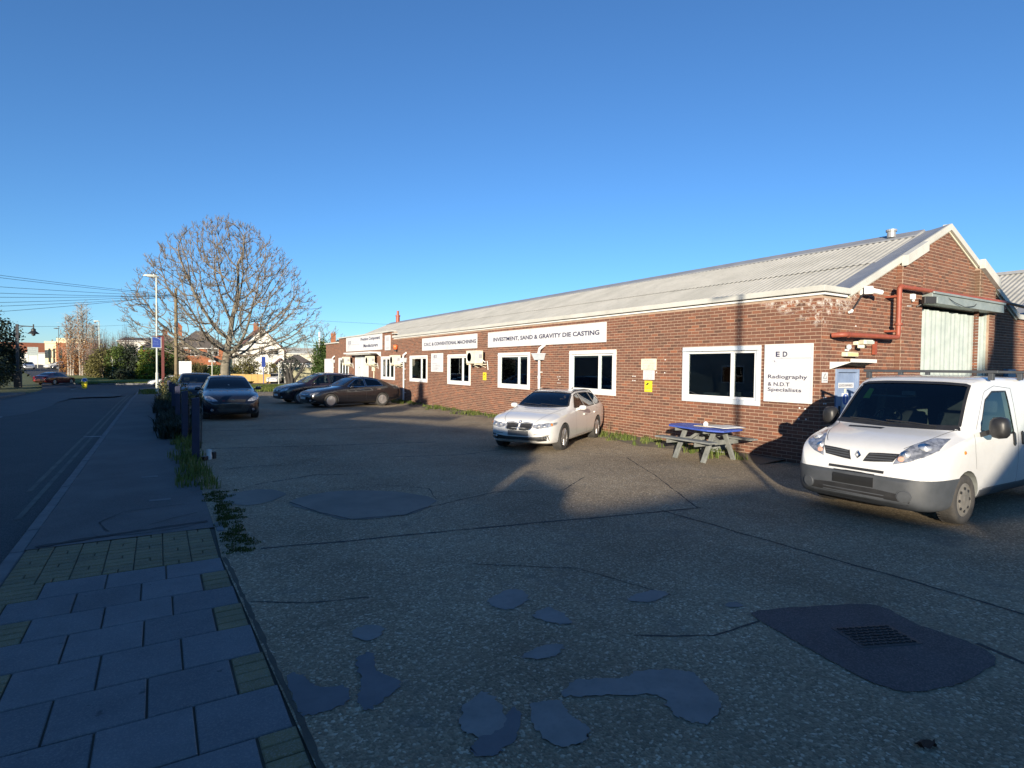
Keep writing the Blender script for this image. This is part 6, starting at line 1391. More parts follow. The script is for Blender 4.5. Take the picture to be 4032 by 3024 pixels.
for x, y, h, lb in posts:
    p = empty('yard_post', (x, y, 0), R.uniform(-.06,.06), lb, 'post', 'blue posts along the yard edge')
    m = MB(); s = .068; V = [(-s,-s,-.1),(s,-s,-.1),(s,s,-.1),(-s,s,-.1),(-s,-s,h-.02),(s,-s,h),(s,s,h),(-s,s,h-.02)]; m.add(V, [(0,3,2,1),(4,5,6,7),(0,1,5,4),(1,2,6,5),(2,3,7,6),(3,0,4,7)]); m.build('post', MT['navypost'], p, bev=.008)
    m = MB(); m.tube([(s,0,h-.25),(s+.03,0,h-.32),(s+.028,.0,h-.55),(s+.02,0,.25)], .011, 6); m.build('hanging_chain', MT['dkmetal'], p)
    m = MB(); m.box(s,-.03,h-.28,s+.02,.03,h-.2); m.build('staple', MT['dkmetal'], p)
l = empty('litter', (.86, 13.0, 0), .4, 'crushed white can and black cap lying by the nearest blue post', 'litter')
m = MB(); m.lathe([(0,0),(.05,.0),(.055,.06),(.045,.12),(.05,.19),(.0,.2)], (0,0,0), 'z', 10); m.build('can', MT['white'], l); m = MB(); m.cbox((.1,.02,.07),(.07,.08,.14),.3); m.cbox((-.12,-.03,.04),(.12,.12,.08),.5); m.build('cap', MT['black'], l, bev=.01)

pt = empty('picnic_table', (9.98, 8.25, 0), 0, 'grey timber picnic table with blue eight sided top by the brick wall', 'picnic table')
octo = [(-.47,.62),(-.2,.85),(.2,.83),(.5,.5),(.52,-.3),(.22,-.75),(-.48,-.8),(-.58,-.45)]
def yspan(x):
    ys_ = []
    for (a, b), (c, d) in zip(octo, octo[1:]+octo[:1]):
        if (a-x)*(c-x) <= 0 and a != c: ys_.append(b+(d-b)*(x-a)/(c-a))
    return min(ys_), max(ys_)
for k in range(8):
    xa, xb = -.57+k*.136, -.57+(k+1)*.136-.006; a0, a1 = yspan(xa+.002); b0, b1 = yspan(min(xb, .515)); m = MB()
    m.prism([(xa,a0),(xb,b0),(xb,b1),(xa,a1)], lambda x, y: (x, y, .665), lambda x, y: (x, y, .70)); m.build('top_plank', MT['bluetop'], pt, bev=.004)
for y in (-.33, .42):
    for s in (1, -1):
        m = MB(); m.bar((s*.48,y,0),(s*.14,y,.66),.045,.11, up=(0,1,0)); m.build('leg', MT['greywood'], pt, bev=.006)
    m = MB(); m.bar((-.68,y+.05,.385),(.68,y+.05,.385),.04,.1); m.build('cross_rail', MT['greywood'], pt, bev=.005); m = MB(); m.bar((-.42,y+.05,.625),(.42,y+.05,.625),.04,.075); m.build('top_rail', MT['greywood'], pt, bev=.005)
for s in (1, -1):
    for q in (0, 1): m = MB(); x = s*(.56+.135*q); m.box(x-.062,-.72,.437,x+.062,.75,.472); m.build('bench_plank', MT['greywood'], pt, bev=.005)
m = MB(); m.bar((0,-.33,.4),(0,.05,.64),.06); m.bar((0,.42,.4),(0,.05,.64),.06); m.build('brace', MT['greywood'], pt)
cb = empty('cardboard', (10.05, 8.05, .7), 0, 'flattened tan cardboard and white sheet lying on the blue table top', 'cardboard')
m = MB(); m.cbox((.1,.05,.012),(.62,.75,.012),.2); m.build('tan_sheet', MT['card'], cb); m = MB(); m.cbox((.05,-.2,.026),(.6,.5,.012),-.15); m.build('white_sheet', MT['white'], cb); m = MB(); m.lathe([(0,0),(.05,0),(.055,.05),(.03,.09),(0,.1)], (-.15,.15,.018), 'z', 9); m.build('crumpled_paper', MT['white'], cb)
m = MB(); m.cbox((0,0,.05),(.1,.5,.03),.2); m.cbox((.15,.2,.12),(.03,.6,.2),.3); tag(m.build('scrap_board', MT['greywood']), 'grey scrap boards leaning under the picnic table by the wall', 'board').location = (10.75, 8.6, .02)

def column_lamp(name, x, y, h, label, reach=.55, ang=math.pi, z0=None, mat='lampgrey', cat='street lamp', group=None):
    z0 = gz(y) if z0 is None else z0; s = empty(name, (x, y, z0), 0, label, cat, group)
    m = MB(); m.tube([(0,0,-.1),(0,0,1.4),(0,0,1.42),(0,0,h)], [.09,.09,.06,.045], 10); m.build('column', MT[mat], s, auto=rad(40))
    c, si = math.cos(ang), math.sin(ang); m = MB(); V = []
    for t, w, zt, zb in ((-.1,.05,.03,-.03),(.05,.12,.07,-.05),(.35,.16,.085,-.06),(.62,.13,.05,-.05),(.72,.05,.0,-.03)):
        t *= reach/.55
        for a, b in ((-w,zb),(w,zb),(w*.7,zt),(-w*.7,zt)): V.append((t*c-a*si, t*si+a*c, h+b))
    m.add(V, [(4*i+j, 4*i+(j+1) % 4, 4*i+4+(j+1) % 4, 4*i+4+j) for i in range(4) for j in range(4)]+[(3,2,1,0),(16,17,18,19)]); m.build('lantern', MT[mat], s, auto=rad(35))
    m = MB(); m.cbox((.32*c,.32*si,h-.07),(.4,.2,.03),ang); m.build('diffuser', pm('lamp_diffuser', (.6,.58,.5), (.5,.48,.4), 4, .3), s)
    m = MB(); m.lathe([(.03,0),(.03,.05),(0,.07)], (.15*c,.15*si,h+.07), 'z', 8); m.build('photocell', MT['white'], s)
    return s
column_lamp('street_lamp', -.08, 45.4, 7.85, 'tall pale street lamp rising behind the blue hanging sign', .58, math.pi)
column_lamp('street_lamp', -7.0, 98.5, 8.2, 'pale street lamp in front of the brown birch trees', .5, math.pi)
column_lamp('street_lamp', -14.9, 128, 7.6, 'thin grey street lamp before the cream building', .55, math.pi, mat='dkmetal')
column_lamp('street_lamp', 13.4, 88, 8.1, 'pale lamp column standing before the white gabled house', .3, 0)
column_lamp('lamp_post', -.95, -3.75, 6.75, 'lamp column behind the camera on the near pavement', .6, math.pi, 0)
hs = empty('hanging_sign', (.22, 37.9, 0), 0, 'blue hanging sign with pale border on a maroon post', 'sign')
m = MB(); m.box(-.07,-.07,-.1,.07,.07,3.42); m.bar((.05,0,3.44),(-.56,0,3.42),.05,.04); m.build('post', MT['maroon'], hs, bev=.01)
m = MB(); m.box(-.52,-.02,2.8,-.08,.02,3.38); bd = m.build('board', MT['bluesign'], hs)
m = MB()
for a, b, c, d in ((-.54,-.505,2.78,3.38),(-.1,-.07,2.78,3.38),(-.505,-.1,2.78,2.815)): m.box(a,-.03,c,b,.03,d)
m.build('border', MT['galv'], hs)
MS = Matrix(((1,0,0,0),(0,0,-1,-.021),(0,1,0,0),(0,0,0,1))); MT['paleblue'] = pm('pale_blue_print', (.12,.2,.5), (.1,.17,.45), 3, .5)
text('The', -.43, 3.1, .2, .09, MS, MT['paleblue'], hs); text('Lounge', -.45, 2.96, .26, .09, MS, MT['paleblue'], hs); m = MB(); m.tube([(-.35,-.024,3.36),(-.25,-.024,3.34),(-.15,-.024,3.28),(-.11,-.024,3.25)], .012, 5); m.build('swoosh', MT['galv'], hs)
# telegraph pole and its wires
MT['polewood'] = pm('creosoted_pole', (.2,.155,.085), (.12,.09,.055), 3, .85, bmp=.3, bscale=20)
tp = empty('telegraph_pole', (1.25, 54.6, gz(54.6)), 0, 'brown timber telegraph pole in front of the bare tree', 'pole')
m = MB(); m.tube([(0,0,-.3),(0,0,8.3)], [.15,.11], 10); m.build('pole', MT['polewood'], tp, auto=rad(40)); m = MB(); m.lathe([(.0,8.02),(.2,8.02),(.2,8.06),(0,8.06)], (0,0,-.3), 'z', 10); m.box(-.02,-.16,4.6,.16,-.1,5.6); m.build('fitting', MT['dkmetal'], tp)
wr = empty('overhead_wires', (1.25, 54.6, 7.5), 0, 'bundle of thin overhead wires running left from the telegraph pole', 'wires')
for z in (7.14, 7.0, 6.42, 6.02, 5.75, 5.42, 5.2, 4.84):
    a = Vector((0, 0, R.uniform(-.15,.05))); b = Vector((-8.71-1.25, 40.76-54.6, z-7.5)); b = a+(b-a)*2.6; b.z += 0; m = MB()
    m.tube([a.lerp(b, t)-Vector((0,0,1))*(.5*4*t*(1-t)) for t in [i/16 for i in range(17)]], .011, 4); m.build('wire', MT['black'], wr)
m = MB(); m.tube([(-12,76,5.5),(-7,98.5,7.0),(1.25,104,8.2),(10,110,8.6)], .012, 4); m.tube([(10,85,8.3),(28,72,7.3),(40,64,7.2)], .012, 4); tag(m.build('far_wires', MT['black']), 'far thin wires crossing low over the houses', 'wires')
# lantern post at the left
lp = empty('lantern_post', (-12.3, 76.8, gz(76.8)), 0, 'dark post with a lantern hanging from its arm at the left', 'street lamp')
m = MB(); m.box(-.12,-.12,0,.12,.12,6.4); m.build('post', MT['dkmetal'], lp); m = MB(); m.bar((0,0,6.25),(1.35,0,6.2),.09); m.bar((0,0,5.9),(.5,0,6.2),.05); m.build('arm', MT['dkmetal'], lp)
m = MB(); m.lathe([(.06,6.45),(.06,6.05),(.2,5.95),(.2,5.75),(.48,5.5),(.48,5.46),(.16,5.48),(.16,5.3),(0,5.22)], (1.3,0,0), 'z', 14); m.build('lantern', MT['black'], lp); m = MB(); m.box(-.3,-.3,-.1,.3,.3,1.75); m.box(-.75,-.1,1.1,-.35,.1,1.7); m.build('base_box', MT['black'], lp, bev=.03)
kb = empty('keep_left_bollard', (-6.15, 69.6, gz(69.6)-.1), .1, 'yellow and white keep left bollard in the junction', 'bollard')
m = MB(); m.lathe([(.17,0),(.2,.1),(.26,.5),(.26,.72)], (0,0,0), 'z', 14); m.v = [(x, y*.45, z) for x, y, z in m.v]; m.build('shell', MT['yellow'], kb, auto=rad(40)); m = MB(); m.lathe([(.262,.72),(.24,.9),(.15,1.02),(0,1.06)], (0,0,0), 'z', 14); m.v = [(x, y*.45, z) for x, y, z in m.v]; m.build('top', MT['white'], kb, smooth=True)
m = MB(); m.lathe([(0,0),(.16,0),(.16,.01)], (0,0,0), 'y', 18); o = m.build('blue_disc', MT['signblue'], kb); o.location = (0,-.125,.83)
def post_sign(name, x, y, h, w, hh, label, cat, mat='sign', legs=1, pole='lampgrey', lines=0, sh=None, rz=0, r=.04, z0=None):
    s = empty(name, (x, y, gz(y) if z0 is None else z0), rz, label, cat)
    for k in range(legs): m = MB(); lx = 0 if legs == 1 else (k-.5)*w*.86; m.tube([(lx,.05,-.1),(lx,.05,sh or h)], r, 8); m.build('post', MT[pole], s, auto=rad(40))
    m = MB(); m.box(-w/2,-.03,h-hh,w/2,.0,h); m.build('panel', MT[mat], s)
    Mx = Matrix(((1,0,0,0),(0,0,-1,-.031),(0,1,0,0),(0,0,0,1)))
    for q in range(lines):
        m = MB(); a = -w*.42; b = a+w*(.5+.3*R.random()); z = h-hh*(.12+.8*q/lines); m.quad(*[Mx @ Vector(p) for p in ((a,z-hh*.035,.001),(b,z-hh*.035,.001),(b,z+hh*.0,.001),(a,z,.001))]); m.build('text_line', MT['greyink'], s, fix=False)
    return s
post_sign('notice_board', 2.08, 59.9, 2.5, 1.0, 1.18, 'white notice board with lines of print on posts by the bare tree', 'notice board', 'sign', 2, 'lampgrey', 8, rz=rad(-12))
fp = empty('finger_post', (4.74, 67, gz(67)), 0, 'thin finger post with two white arms left of the tree trunk', 'sign post')
m = MB(); m.tube([(0,0,-.1),(0,0,4.4)], .045, 8); m.build('post', MT['lampgrey'], fp, auto=rad(40)); m = MB(); m.box(-.33,-.02,2.6,-.06,.02,2.84); m.box(.06,-.02,2.6,.33,.02,2.84); m.build('arm', MT['sign'], fp)
s = post_sign('road_sign', -5.4, 96.9, 3.2, .4, .1, 'white post with a round sign plate on the far verge', 'sign', 'sign', 1, 'white', r=.08)
m = MB(); m.lathe([(0,.06),(.32,.06),(.32,.08)], (0,0,2.7), 'y', 18); m.build('round_plate', MT['galvdark'], s)
post_sign('road_sign', -7.4, 104, 4.0, 1.0, 1.3, 'grey louvred notice on a post before the brown birch trees', 'sign', 'galvdark', 1, 'maroon', 5, r=.09)
post_sign('road_sign', -22.5, 156, 4.3, 1.75, 1.75, 'large green and white direction sign far down the road', 'sign', 'greensign' if 'greensign' in MT else 'galv', 2, 'lampgrey', 3, r=.07, rz=rad(8))
post_sign('bus_stop_sign', 12.4, 85.8, 3.6, .5, 1.4, 'dark blue notice on a blue post left of the pale lamp column', 'sign', 'bluesign', 1, 'bluesign', 0, r=.05)
m = MB(); m.tube([(0,0,0),(0,0,3.0)], .05, 8); o = tag(m.build('pole', MT['lampgrey']), 'short pale pole beside the small white car', 'pole'); o.location = (13.5, 80.5, gz(80)-.1)
m = MB(); m.tube([(0,0,0),(0,0,5.2)], .075, 8); o = tag(m.build('pole', MT['white']), 'white pole standing beside the ivy at the end of the works', 'pole'); o.location = (12.3, 52.9, gz(53)-.1)

# ------------------------------------------------------------------ houses beyond the junction
MT['render'] = pm('white_render', (.74,.72,.66), (.66,.64,.58), .8, .8, grime=.1)
MT['tile'] = pm('brown_roof_tile', (.165,.11,.07), (.115,.08,.055), 2, .85, bmp=.4, bscale=6, grime=.3); MT['tilegrey'] = pm('grey_brown_roof_tile', (.125,.105,.09), (.09,.078,.07), 2, .85, bmp=.4, bscale=6, grime=.3)
MT['housebrick'] = pm('orange_house_brick', (.32,.115,.05), (.25,.09,.042), 3, .85, bmp=.3, bscale=14, grime=.2)
MT['pane'] = glass_mat('house_pane', (.1,.12,.13), 1, .005, .06)
MT['barge'] = pm('maroon_bargeboard', (.12,.05,.045), (.09,.04,.035), 4, .6)
def house(name, loc, rz, w, d, eave, ridge, wall, roof, label, wins_=(), swins=(), hip=0, chim=(), barge=True, over=.3):
    h = empty(name, loc, rz, label, 'house'); m = MB()
    P0 = [(-w/2,0),(w/2,0)]
    m.add([(-w/2,0,-.3),(w/2,0,-.3),(w/2,d,-.3),(-w/2,d,-.3),(-w/2,0,eave),(w/2,0,eave),(w/2,d,eave),(-w/2,d,eave)]+([(0,0,ridge-.08),(0,d,ridge-.08)] if not hip else []),
          [(0,1,5,4),(1,2,6,5),(2,3,7,6),(3,0,4,7)]+([(4,5,8),(6,7,9)] if not hip else [(4,5,6,7)]))
    wl_ = m.build('wall', wall, h, fix=True)
    m = MB(); t = .12; o = over; ez = eave-o*(ridge-eave)/(w/2)
    if not hip:
        for s in (1, -1):
            A = [(s*(w/2+o),-o,ez),(0,-o,ridge),(0,d+o,ridge),(s*(w/2+o),d+o,ez)]; m.add(A+[(x, y, z+t) for x, y, z in A], [(0,1,2,3),(7,6,5,4),(0,4,5,1),(1,5,6,2),(2,6,7,3),(3,7,4,0)])
    else:
        e = eave-.1; A = [(-w/2-o,-o,e),(w/2+o,-o,e),(w/2+o,d+o,e),(-w/2-o,d+o,e),(-w/2+hip,d/2,ridge),(w/2-hip,d/2,ridge)]; m.add(A, [(0,1,5,4),(1,2,5),(2,3,4,5),(3,0,4),(3,2,1,0)])
    rf = m.build('roof', roof, h)
    for (x, y, zt) in chim:
        m = MB(); m.cbox((x,y,zt-.9),(.75,.55,1.8)); m.cbox((x,y,zt-.05),(.85,.65,.14)); c = m.build('chimney', MT['housebrick'], rf); m = MB()
        for q in (-.18,.18): m.lathe([(.09,0),(.08,.3)], (x+q,y,zt), 'z', 8)
        m.build('chimney_pot', MT['housebrick'], rf)
    if barge and not hip:
        m = MB()
        for s in (1, -1): m.bar((s*(w/2+o),-o-.03,ez+.02),(0,-o-.03,ridge+.02),.06,.26, up=(0,1,0)) if False else m.add([(s*(w/2+o),-o-.05,ez-.12),(0,-o-.05,ridge-.14),(0,-o-.05,ridge+.14),(s*(w/2+o),-o-.05,ez+.14),(s*(w/2+o),-o-.01,ez-.12),(0,-o-.01,ridge-.14),(0,-o-.01,ridge+.14),(s*(w/2+o),-o-.01,ez+.14)], [(0,1,2,3),(4,7,6,5),(0,4,5,1),(3,2,6,7),(0,3,7,4)])
        m.build('bargeboard', MT['barge'], h)
    elif hip:
        m = MB(); m.box(-w/2-o,-o-.08,eave-.18,w/2+o,-o,eave-.05); m.build('gutter', MT['white'], h)
    def win(x, z, ww, hh, side=None):
        m = MB(); F = MB(); f = .06; nb = max(2, int(ww/.6)); 
        def bx(M_, a0, a1, b0, b1, t0, t1):
            if side is None: M_.box(x+a0, t0, z+b0, x+a1, t1, z+b1)
            else: M_.box(-w/2+t0, x+a0, z+b0, -w/2+t1, x+a1, z+b1)
        bx(F,0,ww,0,f*1.3,-.06,.02); bx(F,0,ww,hh-f,hh,-.05,.02); bx(F,0,ww,hh*.7,hh*.7+f*.8,-.045,.02)
        for k in range(nb+1): a = (ww-f)*k/nb; bx(F,a,a+f,f*1.3,hh-f,-.05,.02)
        fr = F.build('window', MT['upvc'], h); bx(m,.01,ww-.01,.01,hh-.01,-.025,-.015); m.build('pane', MT['pane'], fr)
    for q in wins_: win(*q)
    for q in swins: win(*q, side=1)
    return h
house('white_house', (14.0, 99.6, -.6), rad(-2), 7.0, 9, 4.9, 8.5, MT['render'], MT['tile'], 'white rendered house with brown tiled gable roof and maroon bargeboards', [(-.35,4.15,.55,.9),(1.2,4.1,1.5,1.0),(-2.2,1.0,1.3,1.2)], [(1.2,3.9,.9,1.1)], chim=[(-.4,3.0,9.2)])
pc = empty('porch', (16.2, 94.6, -.6), rad(-2), 'small white porch with maroon pitched roof before the white house', 'porch')
m = MB(); m.add([(-1,0,0),(1,0,0),(1,2,0),(-1,2,0),(-1,0,2.3),(1,0,2.3),(1,2,2.3),(-1,2,2.3),(0,0,3.3),(0,2,3.3)], [(0,1,5,8,4),(1,2,6,5),(2,3,7,9,6),(3,0,4,7)]); m.build('wall', MT['render'], pc); m = MB()
for s in (1, -1): m.add([(s*1.3,-.3,2.15),(0,-.3,3.4),(0,2.2,3.4),(s*1.3,2.2,2.15),(s*1.3,-.3,2.3),(0,-.3,3.55),(0,2.2,3.55),(s*1.3,2.2,2.3)], [(0,1,2,3),(7,6,5,4),(0,4,5,1),(1,5,6,2),(2,6,7,3),(3,7,4,0)])
m.build('roof', MT['barge'], pc); m = MB(); m.box(-.4,-.02,.1,.4,.05,2.0); m.build('door', MT['upvc'], pc)
house('brick_house', (6.0, 108.3, -.6), rad(-3), 7.6, 7, 5.2, 8.1, MT['housebrick'], MT['tilegrey'], 'orange brick house with hipped grey brown roof behind the bare tree', [(-1.5,3.85,1.25,1.15),(1.0,3.85,1.6,1.15),(1.0,.9,1.6,1.4),(-1.6,.9,1.3,1.4)], hip=3.0, chim=[(-3.4,3.8,9.1)])
house('brick_house', (.6, 112.6, -.6), rad(-3), 6.4, 8, 5.0, 7.4, MT['housebrick'], MT['tilegrey'], 'left hand brick house mostly hidden by conifers with tall chimneys', [(-1.4,3.6,1.3,1.1),(.9,3.6,1.3,1.1)], hip=2.4, chim=[(0.2,4,8.3),(2.4,4,9.1)])
house('long_factory', (-1.9, 130.5, -.2), rad(2), 9.0, 12, 6.4, 7.2, MT['render'], MT['tilegrey'], 'long low building with dark roof and white band behind the conifers', hip=1.0, barge=False)
house('garage', (17.2, 86.4, -.6), rad(-4), 3.6, 5, 2.8, 4.0, MT['render'], MT['tilegrey'], 'low white garage with dark roof right of the white house', [(-1.3,.2,1.1,1.9),(.3,.2,1.2,1.9)], hip=1.4)
house('cream_shed', (25.5, 126, -.3), rad(-6), 12, 14, 4.6, 6.0, MT['cream'], MT['cream'], 'distant pale yellow shed roof beyond the garage', hip=3, barge=False)
house('small_brick_house', (26.0, 92, -.5), rad(-10), 7, 8, 4.6, 6.6, MT['housebrick'], MT['tile'], 'brick house with a chimney just over the low end of the works', chim=[(-2.2,3,7.6)], hip=2)
cbd = empty('cream_office', (-17.2, 158, .7), rad(-2), 'cream flat roofed building with brick wing far down the road', 'building')
MT['creamwall'] = pm('cream_wall', (.72,.62,.4), (.64,.55,.35), 1, .8, grime=.1)
m = MB(); m.box(-3.6,0,-1,-1.6,8,5.7); m.box(-1.6,-.05,-1,3.4,9,6.5); m.box(-3.7,-.15,5.3,-1.6,0,5.75); w_ = m.build('wall', MT['creamwall'], cbd); m = MB(); m.box(-1.55,-.9,-1,6.2,-.06,5.2); m.box(-1.6,-1.0,5.2,6.3,-.06,5.45); m.build('brick_wing', MT['housebrick'], cbd)
for x in (-3.0, -2.2): m = MB(); m.box(x,-.03,1.2,x+.35,.02,4.2); m.build('window', MT['pane'], cbd)
for x in (-1.0,.4,1.8,3.2): m = MB(); m.box(x,-.94,1.0,x+.5,-.89,4.0); m.build('window', MT['pane'], cbd)
house('row_house', (-27, 190, 1.0), rad(8), 30, 10, 3.4, 6, MT['render'], MT['housebrick'], 'low pale houses with red roofs below the wooded hill', hip=4, barge=False)
# fences, low walls
MT['fencewood'] = pm('pale_green_fence', (.33,.31,.2), (.25,.24,.155), 5, .85, bmp=.2, bscale=20, grime=.3)
f = empty('board_fence', (11.9, 63.2, gz(63)), math.atan2(61.6-63.2, 14.6-11.9), 'pale boarded fence between the stump and the ivy', 'fence')
for k in range(21): m = MB(); m.box(k*.152,R.uniform(0,.02),-.1,k*.152+.142,.03,2.12+R.uniform(-.03,.03)); m.build('fence_board', MT['fencewood'], f)
m = MB(); m.box(0,.035,.4,3.2,.08,.5); m.box(0,.035,1.7,3.2,.08,1.8); m.build('rail', MT['fencewood'], f)
MT['ochre'] = pm('ochre_wall', (.46,.3,.1), (.36,.24,.09), 2, .85, bmp=.2, bscale=12, grime=.3)
lw = empty('low_wall', (10.3, 88.2, gz(88)), rad(-14), 'low ochre boundary wall in front of the white house', 'wall')
for k in range(8): m = MB(); m.box(-3.2+k*.82,0,-.2,-3.2+k*.82+.8,.2,1.15+R.uniform(-.02,.02)); m.build('wall_panel', MT['ochre'], lw)
for k in range(6): m = MB(); m.box(-9.5+k*1.02,.3,-.2,-9.5+k*1.02+1.0,.5,1.0); m.build('wall_panel', MT['ochre'], lw)

# ------------------------------------------------------------------ unseen building across the road, its stepped outline shaped to cast the yard shadow
MT['oldrender'] = pm('stained_render', (.4,.38,.34), (.3,.285,.255), .6, .85, grime=.3)
sil = [(-60,9.2),(-34,9.2),(-25.6,9.9),(-25.5,12.2),(-24.2,12.2),(-24.1,10.5),(-23.5,9.5),(-18.9,6.66),(-17.4,5.5),(-16.7,4.82),(-13.6,4.85),(-12.7,4.64),(-11.6,4.36),(-10.5,4.08),(-9.75,3.91),(-9.4,3.93),(-9.38,4.1),(-8.14,4.16),(-8.1,3.84),(-7.75,3.84),(-7.72,4.2),(-7.95,4.38),(-7.5,4.45),(-7.45,4.95),(-3.4,4.85),(-2.19,4.72),(5.25,4.05),(9.71,3.86),(10.7,3.9),(10.72,5.25),(15,5.1),(15.02,4.2),(18,4.1),(18.01,3.1),(40,2.9),(53.6,2.75),(53.6,-.3),(-60,-.3)]
ow = empty('shadow_works', (-11, 0, 0), 0, 'long rendered works with a stepped parapet front across the road', 'building')
m = MB(); m.prism(sil, lambda y, z: (-.28, y, z), lambda y, z: (0, y, z)); m.build('shadow_outline', MT['oldrender'], ow)
m = MB(); m.box(-9,-59.5,-.3,-.285,-17,3.4); m.box(-9,-16.9,-.3,-.285,53.3,2.4); m.build('rear_block', MT['oldrender'], ow)
for k in range(14):
    y = -30+k*4.2; m = MB(); m.box(.0,y,1.0,.04,y+1.8,2.2); wn_ = m.build('window', MT['upvc'], ow); m = MB(); m.box(.041,y+.08,1.08,.05,y+1.72,2.12); m.build('pane', MT['pane'], wn_)
m = MB()                                                     # unseen boards added over the parapet so sun strips fall on the yard
m.prism([(-2.3,5.08),(-1.49,4.9),(5.47,4.19),(9.6,3.96),(9.2,4.1),(2.4,4.72)][0:0] or [(-1.49,4.89),(5.47,4.17),(7.4,4.07),(2.4,4.66),(-1.2,5.2)], lambda y, z: (-.2, y, z), lambda y, z: (-.1, y, z))
m.prism([(3.11,4.80),(10.68,3.98),(11.6,4.05),(11.5,4.5),(3.3,5.12)], lambda y, z: (-.2, y, z), lambda y, z: (-.1, y, z)); m.build('shade_board', MT['oldrender'], ow)
m = MB(); m.box(-.8,3.62,3.9,-.2,4.68,5.9); m.lathe([(.26,5.9),(.3,6.2),(.24,6.5),(.3,6.55),(.0,6.85)], (-.5,4.18,0), 'z', 12); m.build('vent_stack', MT['oldrender'], ow)
# ------------------------------------------------------------------ trees, hedges, shrubs
MT['bark'] = pm('grey_bark', (.21,.185,.14), (.13,.115,.085), 3, .9, bmp=.6, bscale=18, grime=.3, world=True)
MT['twig'] = pm('twig_bark', (.2,.165,.125), (.145,.12,.09), 2, .9, world=True); MT['darkbark'] = pm('dark_bark', (.05,.045,.04), (.03,.028,.025), 5, .9, bmp=.4)
MT['birchbark'] = pm('birch_bark', (.42,.38,.32), (.2,.17,.14), 4, .9)
MT['evergreen'] = leaf_mat('evergreen', ((.05, (.03,.055,.016)), (.5, (.08,.125,.03)), (.9, (.17,.21,.05))))
MT['brightgreen'] = leaf_mat('bright_conifer', ((.05, (.08,.11,.015)), (.5, (.2,.25,.03)), (.9, (.32,.34,.06))))
MT['darkgreen'] = leaf_mat('dark_evergreen', ((.05, (.012,.02,.014)), (.6, (.03,.045,.028)), (.95, (.07,.085,.05))))
MT['brownleaf'] = leaf_mat('brown_autumn_leaf', ((.05, (.12,.05,.025)), (.5, (.24,.11,.045)), (.9, (.34,.2,.07))))
MT['olive'] = leaf_mat('olive_shrub', ((.05, (.06,.06,.02)), (.5, (.14,.13,.045)), (.9, (.25,.22,.09))))
MT['mauve'] = leaf_mat('bare_mauve_twigs', ((.05, (.13,.095,.085)), (.5, (.2,.15,.13)), (.9, (.27,.21,.17))), .9, .1)
MT['ivy'] = leaf_mat('ivy_leaf', ((.05, (.02,.045,.012)), (.5, (.05,.09,.02)), (.9, (.11,.14,.035))))
class Rn: pass
def colonise(seed, envelope, zlo, zhi, npts, step=.36, infl=2.6, kill=.6, trunk=3.4, lean=(0,0), maxit=140, starts=None):
    r = random.Random(seed); A = []
    while len(A) < npts:
        z = r.uniform(zlo, zhi); Rm = lerp_tab(envelope, z); a = r.uniform(0, 6.2832); d = Rm*math.sqrt(r.random())
        if d < Rm*.35 and r.random() < .45: continue
        A.append(Vector((d*math.cos(a), d*math.sin(a), z)))
    nodes = []; par = []; k = int(trunk/step)
    for i in range(k+1): nodes.append(Vector((lean[0]*i/k+.06*math.sin(i*.9), lean[1]*i/k, i*step))); par.append(i-1)
    for it in range(maxit):
        kd = kdtree.KDTree(len(nodes))
        for i, n in enumerate(nodes): kd.insert(n, i)
        kd.balance(); pull = {}; keep = []
        for a in A:
            co, i, d = kd.find(a)
            if d < kill: continue
            keep.append(a)
            if d < infl or it < 25 and d < 6.5: pull.setdefault(i, []).append((a-nodes[i]).normalized())
        A = keep
        if not pull: break
        new = 0
        for i, ds in pull.items():
            v = Vector((0,0,0))
            for d in ds: v += d
            v += Vector((r.gauss(0,.14), r.gauss(0,.14), r.gauss(.04,.12)))*max(1, len(ds)*.25)
            if par[i] >= 0: v += (nodes[i]-nodes[par[i]]).normalized()*len(ds)*.35
            if v.length < 1e-6: continue
            q = nodes[i]+v.normalized()*step
            co, j, d = kd.find(q)
            if d < step*.45: continue
            nodes.append(q); par.append(i); new += 1
        if not new: break
    return nodes, par
